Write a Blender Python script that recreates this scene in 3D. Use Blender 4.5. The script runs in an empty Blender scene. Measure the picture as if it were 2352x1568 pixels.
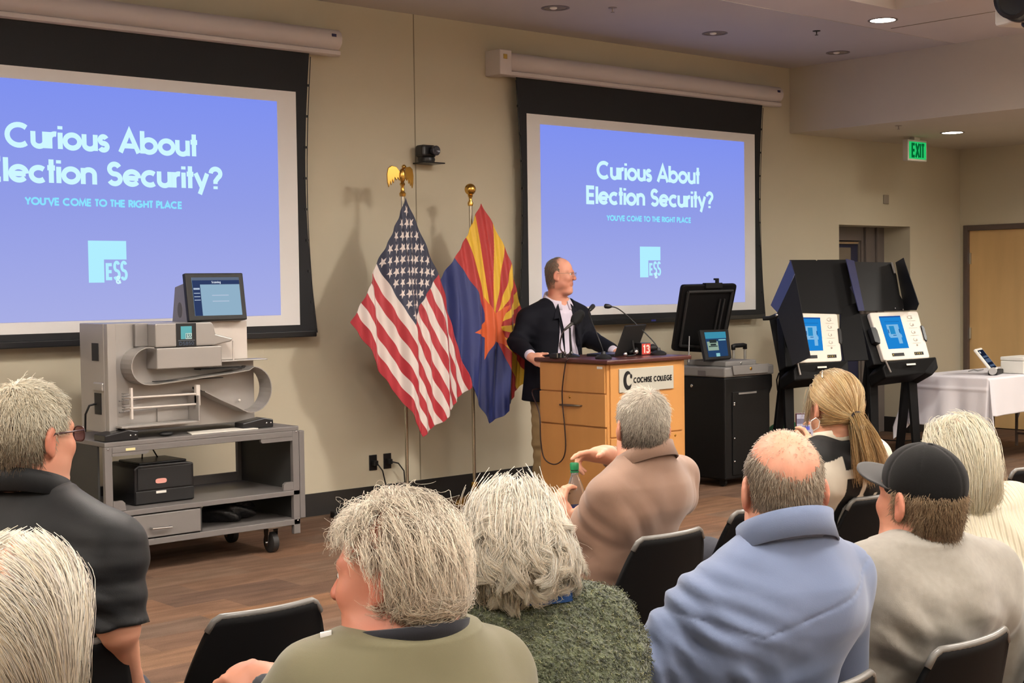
import bpy, bmesh, math, random
import numpy as np
from mathutils import Vector, Matrix
random.seed(7)
rng = np.random.default_rng(7)
SC = bpy.context.scene
COL = SC.collection
PI = math.pi

# ------------------------------------------------------------------ camera
W_IMG, H_IMG, F_PX = 2352, 1568, 3303.4
YAW, PITCH, ROLL = math.radians(41.51608), math.radians(2.28016), math.radians(-0.75321)
CAM = np.array([0.0, 0.0, 1.6])
FWD = np.array([math.sin(YAW) * math.cos(PITCH), math.cos(YAW) * math.cos(PITCH), -math.sin(PITCH)])
_r0 = np.array([math.cos(YAW), -math.sin(YAW), 0.0])
_u0 = np.cross(_r0, FWD)
RIGHT = _r0 * math.cos(ROLL) + _u0 * math.sin(ROLL)
UP = -_r0 * math.sin(ROLL) + _u0 * math.cos(ROLL)
cam_data = bpy.data.cameras.new('camera')
cam_data.sensor_width = 36.0
cam_data.lens = F_PX / W_IMG * 36.0
cam_data.clip_start = 0.05
cam_data.clip_end = 100
cam = bpy.data.objects.new('camera', cam_data)
COL.objects.link(cam)
m = Matrix.Identity(4)
for i in range(3):
    m[i][0], m[i][1], m[i][2], m[i][3] = RIGHT[i], UP[i], -FWD[i], CAM[i]
cam.matrix_world = m
SC.camera = cam

# ------------------------------------------------------------------ world, exposure, lamps
SC.view_settings.view_transform = 'Standard'
SC.view_settings.look = 'None'
SC.view_settings.gamma = 1.0
SC.view_settings.use_curve_mapping = False
SC.view_settings.exposure = 0.0
world = bpy.data.worlds.new('world')
SC.world = world
world.use_nodes = True
world.node_tree.nodes['Background'].inputs[0].default_value = (1.0, 0.95, 0.88, 1)
world.node_tree.nodes['Background'].inputs[1].default_value = 0.02

def area_lamp(x, y, z, sx, sy, watts, col=(1.0, 0.86, 0.68), spread=150):
    l = bpy.data.lights.new('unseen_lamp', 'AREA')
    l.shape = 'RECTANGLE'; l.size = sx; l.size_y = sy; l.energy = watts; l.color = col
    l.spread = math.radians(spread)
    o = bpy.data.objects.new('unseen_lamp', l); COL.objects.link(o); o.location = (x, y, z)
    return o
LAMP_COL = (1.0, 0.945, 0.86)
# ceiling fixtures of the audience half of the room (above and behind the camera, right of the frame)
for lx, ly, p, sz in ((-1.2, 5.2, 65, 1.1), (2.6, 4.9, 80, .5), (7.0, 4.6, 125, .35), (9.8, 3.6, 95, .8),
                  (-1.0, 1.6, 60, 1.1), (2.2, 1.0, 70, .9), (5.4, 1.2, 75, 1.1), (9.6, 0.4, 90, 1.1),
                  (1.0, -2.2, 55, 1.1), (5.0, -2.2, 60, 1.1)):
    area_lamp(lx, ly, 3.55, sz, sz * .5 + .1, p, LAMP_COL, 165)
area_lamp(12.6, 4.6, 2.95, .8, .4, 85, LAMP_COL, 165)  # unseen lamp added under the low ceiling to brighten the door side
# unseen upward fill lamps, added out of frame to brighten ceiling and upper wall
for lx, ly, lz, p in ((2.0, -2.4, 2.75, 300), (7.0, -1.6, 2.75, 280), (-2.0, 3.6, 2.75, 300), (3.4, 4.2, 3.0, 260), (7.8, 2.8, 3.0, 300), (10.0, -1.0, 2.75, 220)):
    area_lamp(lx, ly, lz, 1.2, 0.4, p, (1.0, 0.95, 0.90), 170).rotation_euler = (PI, 0, 0)

# ------------------------------------------------------------------ helpers: pixels to points
def _ray(px, py):
    return FWD + RIGHT * (px - W_IMG / 2) / F_PX - UP * (py - H_IMG / 2) / F_PX
def at(px, py, X=None, Y=None, Z=None, D=None):
    d = _ray(px, py)
    if D is not None: t = D
    elif X is not None: t = X / d[0]
    elif Y is not None: t = Y / d[1]
    else: t = (Z - CAM[2]) / d[2]
    return CAM + d * t
def at_plane(px, py, p0, n):
    d = _ray(px, py); n = np.array(n, float)
    return CAM + d * (np.dot(np.array(p0) - CAM, n) / np.dot(d, n))

# ------------------------------------------------------------------ helpers: materials
def lin(c):
    o = []
    for v in c[:3]:
        v = v / 255.0
        o.append(v / 12.92 if v <= 0.04045 else ((v + 0.055) / 1.055) ** 2.4)
    return (o[0], o[1], o[2], 1.0)
MATS = {}
def mat(name, col, rough=0.6, metal=0.0, noise=None, bump=None, spec=0.5, coat=0.0, vcol=False, sheen=0.0,
        stretch=None, emit=None, alpha=None, trans=0.0, ior=1.45, sss=0.0):
    if name in MATS: return MATS[name]
    mt = bpy.data.materials.new(name); mt.use_nodes = True
    nt = mt.node_tree; N = nt.nodes; L = nt.links
    b = N['Principled BSDF']
    c = lin(col)
    b.inputs['Base Color'].default_value = c
    b.inputs['Roughness'].default_value = rough
    b.inputs['Metallic'].default_value = metal
    b.inputs['Specular IOR Level'].default_value = spec
    b.inputs['IOR'].default_value = ior
    if coat: b.inputs['Coat Weight'].default_value = coat
    if trans: b.inputs['Transmission Weight'].default_value = trans
    if sheen:
        b.inputs['Sheen Weight'].default_value = sheen
        b.inputs['Sheen Roughness'].default_value = 0.5
    if sss:
        b.inputs['Subsurface Weight'].default_value = sss
        b.inputs['Subsurface Radius'].default_value = (1.0, 0.35, 0.2)
        b.inputs['Subsurface Scale'].default_value = 0.008
    if emit:
        b.inputs['Emission Color'].default_value = lin(emit[0]); b.inputs['Emission Strength'].default_value = emit[1]
    src = None
    if vcol:
        a = N.new('ShaderNodeVertexColor'); a.layer_name = 'Col'; src = a.outputs['Color']
    tc = None
    def coords(sc):
        nonlocal tc
        if tc is None: tc = N.new('ShaderNodeTexCoord')
        mp = N.new('ShaderNodeMapping'); L.new(tc.outputs['Object'], mp.inputs['Vector'])
        if stretch: mp.inputs['Scale'].default_value = stretch
        return mp.outputs['Vector']
    if noise:
        sc, amt = noise[0], noise[1]
        t = N.new('ShaderNodeTexNoise'); t.inputs['Scale'].default_value = sc; t.inputs['Detail'].default_value = 5
        L.new(coords(sc), t.inputs['Vector'])
        r = N.new('ShaderNodeMapRange'); r.inputs['From Min'].default_value = 0.25; r.inputs['From Max'].default_value = 0.75
        r.inputs['To Min'].default_value = 1 - amt; r.inputs['To Max'].default_value = 1 + amt
        L.new(t.outputs['Fac'], r.inputs['Value'])
        mx = N.new('ShaderNodeVectorMath'); mx.operation = 'SCALE'
        if src is not None: L.new(src, mx.inputs[0])
        else: mx.inputs[0].default_value = c[:3]
        L.new(r.outputs['Result'], mx.inputs['Scale'])
        src = mx.outputs['Vector']
    if src is not None: L.new(src, b.inputs['Base Color'])
    if bump:
        t = N.new('ShaderNodeTexNoise'); t.inputs['Scale'].default_value = bump[0]; t.inputs['Detail'].default_value = 3
        L.new(coords(bump[0]), t.inputs['Vector'])
        bp = N.new('ShaderNodeBump'); bp.inputs['Strength'].default_value = bump[1]
        bp.inputs['Distance'].default_value = bump[2] if len(bump) > 2 else 0.002
        L.new(t.outputs['Fac'], bp.inputs['Height']); L.new(bp.outputs['Normal'], b.inputs['Normal'])
    MATS[name] = mt
    return mt
def lens_mat(name, col, tint=.1):
    if name in MATS: return MATS[name]
    mt = bpy.data.materials.new(name); mt.use_nodes = True
    nt = mt.node_tree; nt.nodes.clear(); N = nt.nodes
    a = N.new('ShaderNodeBsdfTransparent'); a.inputs[0].default_value = lin(col)
    g = N.new('ShaderNodeBsdfGlossy'); g.inputs['Roughness'].default_value = .05
    mx = N.new('ShaderNodeMixShader'); mx.inputs[0].default_value = tint; o = N.new('ShaderNodeOutputMaterial')
    nt.links.new(a.outputs[0], mx.inputs[1]); nt.links.new(g.outputs[0], mx.inputs[2]); nt.links.new(mx.outputs[0], o.inputs[0])
    MATS[name] = mt; return mt
def emat(name, col, strength):
    if name in MATS: return MATS[name]
    mt = bpy.data.materials.new(name); mt.use_nodes = True
    nt = mt.node_tree; nt.nodes.clear()
    e = nt.nodes.new('ShaderNodeEmission'); o = nt.nodes.new('ShaderNodeOutputMaterial')
    e.inputs[0].default_value = lin(col); e.inputs[1].default_value = strength
    nt.links.new(e.outputs[0], o.inputs[0]); MATS[name] = mt
    return mt

# ------------------------------------------------------------------ helpers: mesh builder
class MB:
    def __init__(s): s.v = []; s.f = []; s.c = None
    def quad(s, a, b, c, d):
        n = len(s.v); s.v += [tuple(a), tuple(b), tuple(c), tuple(d)]; s.f.append((n, n + 1, n + 2, n + 3)); return s
    def box(s, x0, x1, y0, y1, z0, z1, M=None):
        n = len(s.v)
        for z in (z0, z1):
            for x, y in ((x0, y0), (x1, y0), (x1, y1), (x0, y1)):
                p = Vector((x, y, z)); s.v.append(tuple(M @ p if M else p))
        s.f += [(n, n + 3, n + 2, n + 1), (n + 4, n + 5, n + 6, n + 7), (n, n + 1, n + 5, n + 4), (n + 1, n + 2, n + 6, n + 5),
                (n + 2, n + 3, n + 7, n + 6), (n + 3, n, n + 4, n + 7)]
        return s
    def prism(s, poly, ext, reverse=False):
        """poly: 3D points of a planar outline, ext: extrusion vector"""
        n = len(s.v); k = len(poly); e = np.array(ext, float)
        for p in poly: s.v.append(tuple(float(q) for q in p))
        for p in poly: s.v.append(tuple(float(q) for q in (np.array(p, float) + e)))
        s.f.append(tuple(range(n, n + k))); s.f.append(tuple(range(n + 2 * k - 1, n + k - 1, -1)))
        for i in range(k):
            j = (i + 1) % k; s.f.append((n + j, n + i, n + k + i, n + k + j))
        return s
    def tube(s, pts, r, n=10, cap=True, closed=False):
        P = [Vector(p) for p in pts]; k = len(P)
        R = r if isinstance(r, (list, tuple)) else [r] * k
        T = []
        for i in range(k):
            a = P[(i - 1) % k] if (closed or i > 0) else P[i]; b = P[(i + 1) % k] if (closed or i < k - 1) else P[i]
            t = b - a; T.append(t.normalized() if t.length > 1e-9 else Vector((0, 0, 1)))
        ref = Vector((0, 0, 1)) if abs(T[0].z) < 0.9 else Vector((1, 0, 0))
        u = T[0].cross(ref).normalized(); base = len(s.v)
        for i in range(k):
            u = (u - T[i] * u.dot(T[i])); u = u.normalized() if u.length > 1e-9 else T[i].orthogonal().normalized()
            w = T[i].cross(u)
            for j in range(n):
                a = 2 * PI * j / n; s.v.append(tuple(P[i] + (u * math.cos(a) + w * math.sin(a)) * R[i]))
        for i in range(k if closed else k - 1):
            a0 = base + i * n; b0 = base + ((i + 1) % k) * n
            for j in range(n):
                q = (j + 1) % n; s.f.append((a0 + j, a0 + q, b0 + q, b0 + j))
        if cap and not closed:
            s.f.append(tuple(base + j for j in range(n - 1, -1, -1)))
            s.f.append(tuple(base + (k - 1) * n + j for j in range(n)))
        return s
    def lathe(s, prof, c=(0, 0, 0), n=24, M=None, cap=True):
        base = len(s.v); k = len(prof); c = Vector(c)
        for r, z in prof:
            for j in range(n):
                a = 2 * PI * j / n; p = Vector((r * math.cos(a), r * math.sin(a), z))
                s.v.append(tuple((M @ p if M else p) + c))
        for i in range(k - 1):
            for j in range(n):
                q = (j + 1) % n; a0 = base + i * n; b0 = a0 + n
                s.f.append((a0 + j, a0 + q, b0 + q, b0 + j))
        if cap:
            s.f.append(tuple(base + j for j in range(n - 1, -1, -1)))
            s.f.append(tuple(base + (k - 1) * n + j for j in range(n)))
        return s
    def ball(s, c, r, n=16, m=10, M=None):
        r = (r, r, r) if not isinstance(r, (tuple, list)) else r
        base = len(s.v); c = Vector(c)
        for i in range(1, m):
            t = PI * i / m
            for j in range(n):
                a = 2 * PI * j / n
                p = Vector((r[0] * math.sin(t) * math.cos(a), r[1] * math.sin(t) * math.sin(a), -r[2] * math.cos(t)))
                s.v.append(tuple((M @ p if M else p) + c))
        lo = len(s.v); 
        for zz in (-r[2], r[2]):
            p = Vector((0, 0, zz)); s.v.append(tuple((M @ p if M else p) + c))
        for i in range(m - 2):
            for j in range(n):
                q = (j + 1) % n; a0 = base + i * n; b0 = a0 + n; s.f.append((a0 + j, a0 + q, b0 + q, b0 + j))
        for j in range(n):
            q = (j + 1) % n; s.f.append((lo, base + q, base + j)); s.f.append((lo + 1, base + (m - 2) * n + j, base + (m - 2) * n + q))
        return s
    def grid(s, fn, nu, nv, thick=None):
        """surface fn(u,v) for u,v in 0..1"""
        base = len(s.v)
        for j in range(nv + 1):
            for i in range(nu + 1): s.v.append(tuple(fn(i / nu, j / nv)))
        for j in range(nv):
            for i in range(nu):
                a = base + j * (nu + 1) + i; s.f.append((a, a + 1, a + nu + 2, a + nu + 1))
        return s
    def add(s, o, M=None):
        n = len(s.v)
        s.v += [tuple(M @ Vector(p)) for p in o.v] if M else list(o.v)
        s.f += [tuple(i + n for i in f) for f in o.f]
        return s

ROOT = {}
def setp(o, **k):
    for a, b in k.items():
        if b is not None: o[a] = b
def _link(name, me, parent):
    o = bpy.data.objects.new(name, me); COL.objects.link(o)
    if parent is not None: o.parent = parent
    return o
def obj(name, mb, material, parent=None, smooth=None, bev=0.0, W=False, solid=0.0, label=None, seg=2, sub=0):
    v = mb.v
    if W and parent is not None:
        q = parent
        while q.parent is not None: q = q.parent
        inv = ROOT[q.name].inverted(); v = [tuple(inv @ Vector(p)) for p in v]
    me = bpy.data.meshes.new(name); me.from_pydata(v, [], mb.f); me.validate(); me.update()
    if material is not None: me.materials.append(material)
    o = _link(name, me, parent)
    if smooth is not None:
        if smooth is True: me.shade_smooth()
        else: me.shade_smooth(); me.set_sharp_from_angle(angle=math.radians(smooth))
    if solid:
        md = o.modifiers.new('Solidify', 'SOLIDIFY'); md.thickness = solid; md.offset = 0
    if bev:
        md = o.modifiers.new('Bevel', 'BEVEL'); md.width = bev; md.segments = seg; md.limit_method = 'ANGLE'; md.angle_limit = math.radians(40)
    if sub:
        md = o.modifiers.new('Subsurf', 'SUBSURF'); md.levels = sub; md.render_levels = sub
    if label: o['label'] = label
    return o
def thing(name, label, cat, loc=(0, 0, 0), rz=0.0, group=None):
    o = bpy.data.objects.new(name, None); COL.objects.link(o)
    o.empty_display_size = 0.1
    o.location = loc; o.rotation_euler = (0, 0, rz)
    ROOT[o.name] = Matrix.Translation(Vector(loc)) @ Matrix.Rotation(rz, 4, 'Z')
    setp(o, label=label, category=cat, group=group)
    return o
def tag(o, label, cat, group=None, kind=None):
    setp(o, label=label, category=cat, group=group, kind=kind); return o
def struct(name, mb, material, **k):
    o = obj(name, mb, material, **k); o['kind'] = 'structure'; return o
def copy_thing(o, loc, rz, label, parent=None):
    c = o.copy(); COL.objects.link(c)
    if parent is None:
        c.location = loc; c.rotation_euler = (0, 0, rz); c['label'] = label
    else: c.parent = parent
    for ch in list(o.children): copy_thing(ch, None, None, None, c)
    return c

# ------------------------------------------------------------------ helpers: stroke lettering
def _arc(cx, cy, rx, ry, a0, a1):
    n = max(4, int(abs(a1 - a0) / 12))
    return [(cx + rx * math.cos(math.radians(a0 + (a1 - a0) * i / n)), cy + ry * math.sin(math.radians(a0 + (a1 - a0) * i / n))) for i in range(n + 1)]
A_ = _arc
GL = {
 'C': (.92, [A_(.5, .5, .42, .43, 48, 312)]), 'A': (.84, [[(.05, 0), (.42, .94), (.79, 0)], [(.18, .3), (.66, .3)]]),
 'E': (.62, [[(.55, .93), (.1, .93), (.1, .07), (.55, .07)], [(.1, .5), (.52, .5)]]),
 'S': (.62, [A_(.31, .715, .2, .215, 25, 265) + A_(.31, .285, .22, .215, 90, -155)]),
 'Y': (.7, [[(.04, .98), (.35, .48), (.66, .98)], [(.35, .48), (.35, .0)]]), 'O': (1.0, [A_(.5, .5, .42, .43, 0, 360)]),
 'U': (.74, [[(.1, 1)] + A_(.37, .34, .27, .27, 180, 360) + [(.64, 1)]]), 'V': (.74, [[(.04, 1), (.37, .05), (.70, 1)]]),
 'M': (.94, [[(.07, 0), (.17, .9), (.47, .16), (.77, .9), (.87, 0)]]), 'T': (.52, [[(.02, .93), (.5, .93)], [(.26, .93), (.26, 0)]]),
 'H': (.76, [[(.1, 0), (.1, 1)], [(.66, 0), (.66, 1)], [(.1, .5), (.66, .5)]]),
 'R': (.62, [[(.1, 0), (.1, .93), (.3, .93)] + A_(.3, .7, .22, .23, 90, -90) + [(.1, .47)], [(.3, .47), (.56, 0)]]),
 'I': (.22, [[(.11, 0), (.11, 1)]]), 'G': (1.0, [A_(.5, .5, .42, .43, 48, 352), [(.93, .46), (.52, .46)]]),
 'P': (.58, [[(.1, 0), (.1, .93), (.3, .93)] + A_(.3, .7, .21, .23, 90, -90) + [(.1, .47)]]),
 'L': (.48, [[(.1, 1), (.1, .07), (.46, .07)]]), 'X': (.7, [[(.06, 0), (.64, 1)], [(.64, 0), (.06, 1)]]),
 'N': (.78, [[(.1, 0), (.1, .95), (.68, .05), (.68, 1)]]),
 'D': (.76, [[(.1, .07), (.1, .93), (.3, .93)] + A_(.3, .5, .36, .43, 90, -90) + [(.1, .07)]]),
 'B': (.6, [[(.1, .07), (.1, .93), (.3, .93)] + A_(.3, .72, .2, .21, 90, -90) + [(.1, .51)], A_(.3, .29, .23, .22, 90, -90) + [(.1, .07)]]),
 "'": (.2, [[(.1, 1), (.1, .74)]]), '?': (.6, [A_(.3, .72, .21, .21, 180, -55) + [(.29, .36), (.29, .24)], [(.29, .13), (.29, .0)]]),
 '&': (.72, [A_(.3, .75, .15, .18, -60, 215) + [(.62, .03)], A_(.3, .28, .22, .23, 120, 390)]), ' ': (.34, []),
 '8': (.6, [A_(.3, .73, .19, .2, 0, 360), A_(.3, .29, .23, .23, 0, 360)]), '5': (.6, [[(.52, .93), (.17, .93), (.12, .52)] + A_(.29, .32, .22, .25, 125, -150)]),
 '0': (.64, [A_(.32, .5, .24, .43, 0, 360)]), '1': (.4, [[(.06, .8), (.24, .95), (.24, 0)]]),
 '3': (.6, [A_(.29, .72, .2, .21, 155, -80) + A_(.29, .29, .22, .23, 85, -155)]), '2': (.6, [A_(.3, .7, .2, .22, 165, -40) + [(.08, .07), (.54, .07)]]),
 'o': (.7, [A_(.35, .35, .28, .28, 0, 360)]), 'u': (.6, [[(.08, .7)] + A_(.3, .28, .22, .21, 180, 360) + [(.52, .7)], [(.52, .3), (.52, 0)]]),
 'r': (.36, [[(.08, .7), (.08, 0)], A_(.28, .42, .2, .21, 180, 75)]), 'i': (.17, [[(.085, 0), (.085, .7)], [(.085, .84), (.085, .98)]]),
 's': (.44, [A_(.21, .495, .13, .145, 25, 265) + A_(.21, .205, .15, .145, 90, -155)]),
 'b': (.72, [[(.08, 1), (.08, 0)], A_(.36, .35, .28, .28, 0, 360)]), 't': (.33, [[(.165, 1), (.165, 0)], [(.02, .64), (.31, .64)]]),
 'l': (.17, [[(.085, 0), (.085, 1)]]), 'e': (.7, [[(.07, .34), (.6, .34)], A_(.35, .35, .28, .28, 0, 322)]),
 'c': (.62, [A_(.35, .35, .28, .28, 48, 312)]), 'n': (.6, [[(.08, .7), (.08, 0)], A_(.3, .42, .22, .21, 180, 0) + [(.52, 0)]]),
 'y': (.58, [[(.04, .7), (.3, .07)], [(.54, .7), (.21, -.26)]]), 'a': (.7, [A_(.35, .35, .28, .28, 0, 360), [(.63, .7), (.63, 0)]]),
 'g': (.7, [A_(.35, .35, .28, .28, 0, 360), [(.63, .7), (.63, 0)] + A_(.36, -.03, .27, .2, 0, -140)]),
}
def text_mb(txt, x0, x1, base, cap, O, ux, uz, w=0.15, gap=0.07, depth=None):
    """Letters fitted between x0 and x1 of the frame O, ux (right), uz (up); flat strips"""
    adv = sum(GL[c][0] + gap for c in txt) - gap
    sx = (x1 - x0) / adv
    O = np.array(O, float); ux = np.array(ux, float); uz = np.array(uz, float)
    mb = MB(); cur = 0.0; h = w * cap / 2
    for c in txt:
        a, strokes = GL[c]
        for st in strokes:
            pts = [np.array((x0 + (cur + p[0]) * sx, base + p[1] * cap)) for p in st]
            closed = len(pts) > 3 and np.hypot(*(pts[0] - pts[-1])) < 1e-6
            n = len(pts); Ls = []; Rs = []
            for i in range(n):
                if closed: a_, b_ = pts[(i - 1) % (n - 1)], pts[(i + 1) % (n - 1)]
                else: a_, b_ = pts[max(i - 1, 0)], pts[min(i + 1, n - 1)]
                if 0 < i < n - 1 or closed:
                    d1 = (pts[i] - a_); d2 = (b_ - pts[i]); d1 /= np.hypot(*d1) + 1e-12; d2 /= np.hypot(*d2) + 1e-12
                    t = d1 + d2; t /= np.hypot(*t) + 1e-12
                    k = min(1.0 / max(abs(t @ d1), 0.35), 2.2)
                else:
                    t = b_ - a_; t /= np.hypot(*t) + 1e-12; k = 1
                nn = np.array((-t[1], t[0])) * h * k
                Ls.append(pts[i] + nn); Rs.append(pts[i] - nn)
            b0 = len(mb.v)
            for p, q in zip(Ls, Rs):
                mb.v.append(tuple(O + ux * q[0] + uz * q[1])); mb.v.append(tuple(O + ux * p[0] + uz * p[1]))
            for i in range(n - 1):
                mb.f.append((b0 + 2 * i, b0 + 2 * i + 2, b0 + 2 * i + 3, b0 + 2 * i + 1))
        cur += a + gap
    return mb
def strip_mb(rects, O, ux, uz):
    mb = MB(); O = np.array(O, float); ux = np.array(ux, float); uz = np.array(uz, float)
    for x0, x1, z0, z1 in rects:
        mb.quad(*(tuple(O + ux * x + uz * z) for x, z in ((x0, z0), (x1, z0), (x1, z1), (x0, z1))))
    return mb
EX, EY, EZ = (1, 0, 0), (0, 1, 0), (0, 0, 1)

# ================================================================== THE ROOM
YW = 8.419       # front wall
XR = 13.921      # right wall
ZC = 3.589       # ceiling
M_wall = mat('painted wall', (196, 188, 166), 0.85, noise=(1.2, 0.03), bump=(180, 0.15, 0.001))
M_ceil = mat('ceiling paint', (214, 207, 201), 0.9, noise=(2, 0.02))
M_ceil2 = mat('ceiling strip paint', (196, 192, 190), 0.9, noise=(2, 0.02))
M_sof = mat('soffit paint', (196, 188, 174), 0.9, noise=(2, 0.02))
M_base = mat('black rubber baseboard', (34, 32, 31), 0.5)
M_seam = mat('seam line', (140, 132, 112), 0.8)  # darker tone for the thin wall and ceiling seams
M_frame = mat('brown door frame', (92, 78, 70), 0.5)
M_black = mat('matte black', (18, 18, 19), 0.55)
M_blackg = mat('satin black plastic', (22, 22, 24), 0.35)
M_white = mat('white plastic', (226, 224, 216), 0.4)
M_chrome = mat('chrome', (210, 210, 210), 0.2, 1.0)
M_brass = mat('brass', (212, 168, 84), 0.25, 1.0)

# carpet: broad tiles in slightly different browns, streaks along the wall
def carpet_material():
    mt = bpy.data.materials.new('carpet tiles'); mt.use_nodes = True
    nt = mt.node_tree; N = nt.nodes; L = nt.links; b = N['Principled BSDF']
    tc = N.new('ShaderNodeTexCoord')
    br = N.new('ShaderNodeTexBrick'); br.inputs['Scale'].default_value = 1.0
    br.inputs['Brick Width'].default_value = 0.75; br.inputs['Row Height'].default_value = 0.25
    br.inputs['Mortar Size'].default_value = 0.0; br.inputs['Bias'].default_value = 0.0
    br.inputs['Color1'].default_value = (0, 0, 0, 1); br.inputs['Color2'].default_value = (1, 1, 1, 1)
    br.offset = 0.37
    L.new(tc.outputs['Object'], br.inputs['Vector'])
    rp = N.new('ShaderNodeValToRGB')
    e = rp.color_ramp.elements
    cols = [(0, (88, 69, 57)), (.25, (106, 80, 62)), (.45, (95, 78, 66)), (.62, (112, 83, 61)), (.8, (86, 68, 57)), (1, (104, 84, 69))]
    e[0].position = 0; e[0].color = lin(cols[0][1]); e[1].position = 1; e[1].color = lin(cols[-1][1])
    for p, c in cols[1:-1]:
        q = rp.color_ramp.elements.new(p); q.color = lin(c)
    L.new(br.outputs['Color'], rp.inputs['Fac'])
    mp = N.new('ShaderNodeMapping'); mp.inputs['Scale'].default_value = (3, 14, 1); L.new(tc.outputs['Object'], mp.inputs['Vector'])
    n1 = N.new('ShaderNodeTexNoise'); n1.inputs['Scale'].default_value = 1.0; n1.inputs['Detail'].default_value = 4; L.new(mp.outputs['Vector'], n1.inputs['Vector'])
    r1 = N.new('ShaderNodeMapRange'); r1.inputs['From Min'].default_value = .3; r1.inputs['From Max'].default_value = .7
    r1.inputs['To Min'].default_value = .78; r1.inputs['To Max'].default_value = 1.22; L.new(n1.outputs['Fac'], r1.inputs['Value'])
    n2 = N.new('ShaderNodeTexNoise'); n2.inputs['Scale'].default_value = 160; n2.inputs['Detail'].default_value = 2; L.new(tc.outputs['Object'], n2.inputs['Vector'])
    r2 = N.new('ShaderNodeMapRange'); r2.inputs['To Min'].default_value = .75; r2.inputs['To Max'].default_value = 1.25; L.new(n2.outputs['Fac'], r2.inputs['Value'])
    mu = N.new('ShaderNodeMath'); mu.operation = 'MULTIPLY'; L.new(r1.outputs[0], mu.inputs[0]); L.new(r2.outputs[0], mu.inputs[1])
    sc = N.new('ShaderNodeVectorMath'); sc.operation = 'SCALE'; L.new(rp.outputs['Color'], sc.inputs[0]); L.new(mu.outputs[0], sc.inputs['Scale'])
    L.new(sc.outputs['Vector'], b.inputs['Base Color']); b.inputs['Roughness'].default_value = .95; b.inputs['Specular IOR Level'].default_value = .1
    bp = N.new('ShaderNodeBump'); bp.inputs['Strength'].default_value = .5; bp.inputs['Distance'].default_value = .004
    L.new(n2.outputs['Fac'], bp.inputs['Height']); L.new(bp.outputs['Normal'], b.inputs['Normal'])
    return mt
XL, YB = -3.6, -4.6
struct('floor', MB().box(XL - .3, XR + .3, YB - .3, YW + .8, -0.1, 0), carpet_material())
AX0, AX1, AZ, AD = 11.739, 12.966, 2.14, 0.33      # the alcove of the blue door
wf = MB().box(XL - .3, AX0, YW, YW + .45, 0, 3.9).box(AX1, XR + .3, YW, YW + .45, 0, 3.9).box(AX0, AX1, YW, YW + .45, AZ, 3.9)
wf.box(AX0, AX1, YW + AD + .06, YW + .45, 0, AZ)
struct('wall_front', wf, M_wall)
struct('wall_right', MB().box(XR, XR + .3, YB, 7.30, 0, 3.9).box(XR, XR + .3, 8.372, YW, 0, 3.9).box(XR, XR + .3, 7.30, 8.372, 2.165, 3.9).box(XR + .1, XR + .3, 7.30, 8.372, 0, 2.165), M_wall)
struct('wall_left', MB().box(XL - .3, XL, YB, YW, 0, 3.9), M_wall)
struct('wall_back', MB().box(XL - .3, XR + .3, YB - .3, YB, 0, 3.9), M_wall)
cx0, cx1, cy0, cy1 = 5.2, 9.2, 3.2, 6.09           # raised coffer in the main ceiling
YS = 6.68
ce = MB().box(XL, cx0, YB, YS, ZC, ZC + .3).box(cx1, 10.97, YB, YS, ZC, ZC + .3).box(cx0, cx1, YB, cy0, ZC, ZC + .3).box(cx0, cx1, cy1, YS, ZC, ZC + .3)
struct('ceiling', ce, M_ceil)
struct('trim_1', MB().box(XL, 10.97, YS, YW, ZC - .004, ZC + .3), M_ceil2)
struct('trim_2', MB().box(10.97, XR, YB, YW, 2.98, ZC + .3), M_sof)
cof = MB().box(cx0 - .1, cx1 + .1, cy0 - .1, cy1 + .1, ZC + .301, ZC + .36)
struct('trim_3', cof, mat('coffer dark', (150, 138, 132), .9))  # coffer top in a darker tone than the main ceiling
struct('trim_4', MB().box(cx0, cx1 + .04, cy1, cy1 + .04, ZC - .012, ZC).box(cx1, cx1 + .04, cy0, cy1, ZC - .012, ZC), M_ceil)
struct('trim_5', MB().box(9.9, 9.912, 3.5, 6.6, ZC - .003, ZC).box(9.9, 10.97, 5.0, 5.012, ZC - .003, ZC), M_seam)
struct('trim_6', MB().box(6.523, 6.532, YW - .002, YW, .16, ZC), M_seam)
struct('baseboard_front', MB().box(XL, AX0, YW - .012, YW, 0, .158).box(AX1, XR, YW - .012, YW, 0, .158).box(AX1 - .012, AX1, YW, YW + AD, 0, .158), M_base)
struct('baseboard_right', MB().box(XR - .012, XR, YB, 7.24, 0, .158), M_base)

# blue steel door in the alcove
d = thing('door_1', 'dark blue steel door in a grey frame set back in the wall alcove', 'door', (AX0 + .42, YW + AD, 0)); d['kind'] = 'structure'
M_blue = mat('blue door paint', (34, 38, 66), 0.5)
M_gfr = mat('grey door frame', (104, 96, 90), 0.5)
yA = YW + AD
obj('door_frame', MB().box(AX0, AX0 + .02, yA - .02, yA + .06, 0, AZ).box(12.56, AX1 - .001, yA - .02, yA + .06, 0, AZ).box(AX0 + .02, 12.56, yA - .02, yA + .06, 2.0, AZ)
    .box(12.60, 12.66, yA - .05, yA - .02, 0, AZ).box(12.80, 12.84, yA - .05, yA - .02, 0, AZ), M_gfr, d, W=True, bev=.004)
leaf = obj('door_leaf', MB().box(AX0 + .02, 12.56, yA + .02, yA + .055, .01, 2.0), M_blue, d, W=True)
obj('window_pane', MB().box(AX0 + .1, 12.42, yA + .014, yA + .02, 1.78, 1.93), mat('greyed glass', (120, 112, 100), .25), leaf, W=True)
obj('door_closer', MB().box(AX0 + .05, 12.5, yA - .03, yA + .02, 1.965, 1.99), M_chrome, leaf, W=True, bev=.004)
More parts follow.
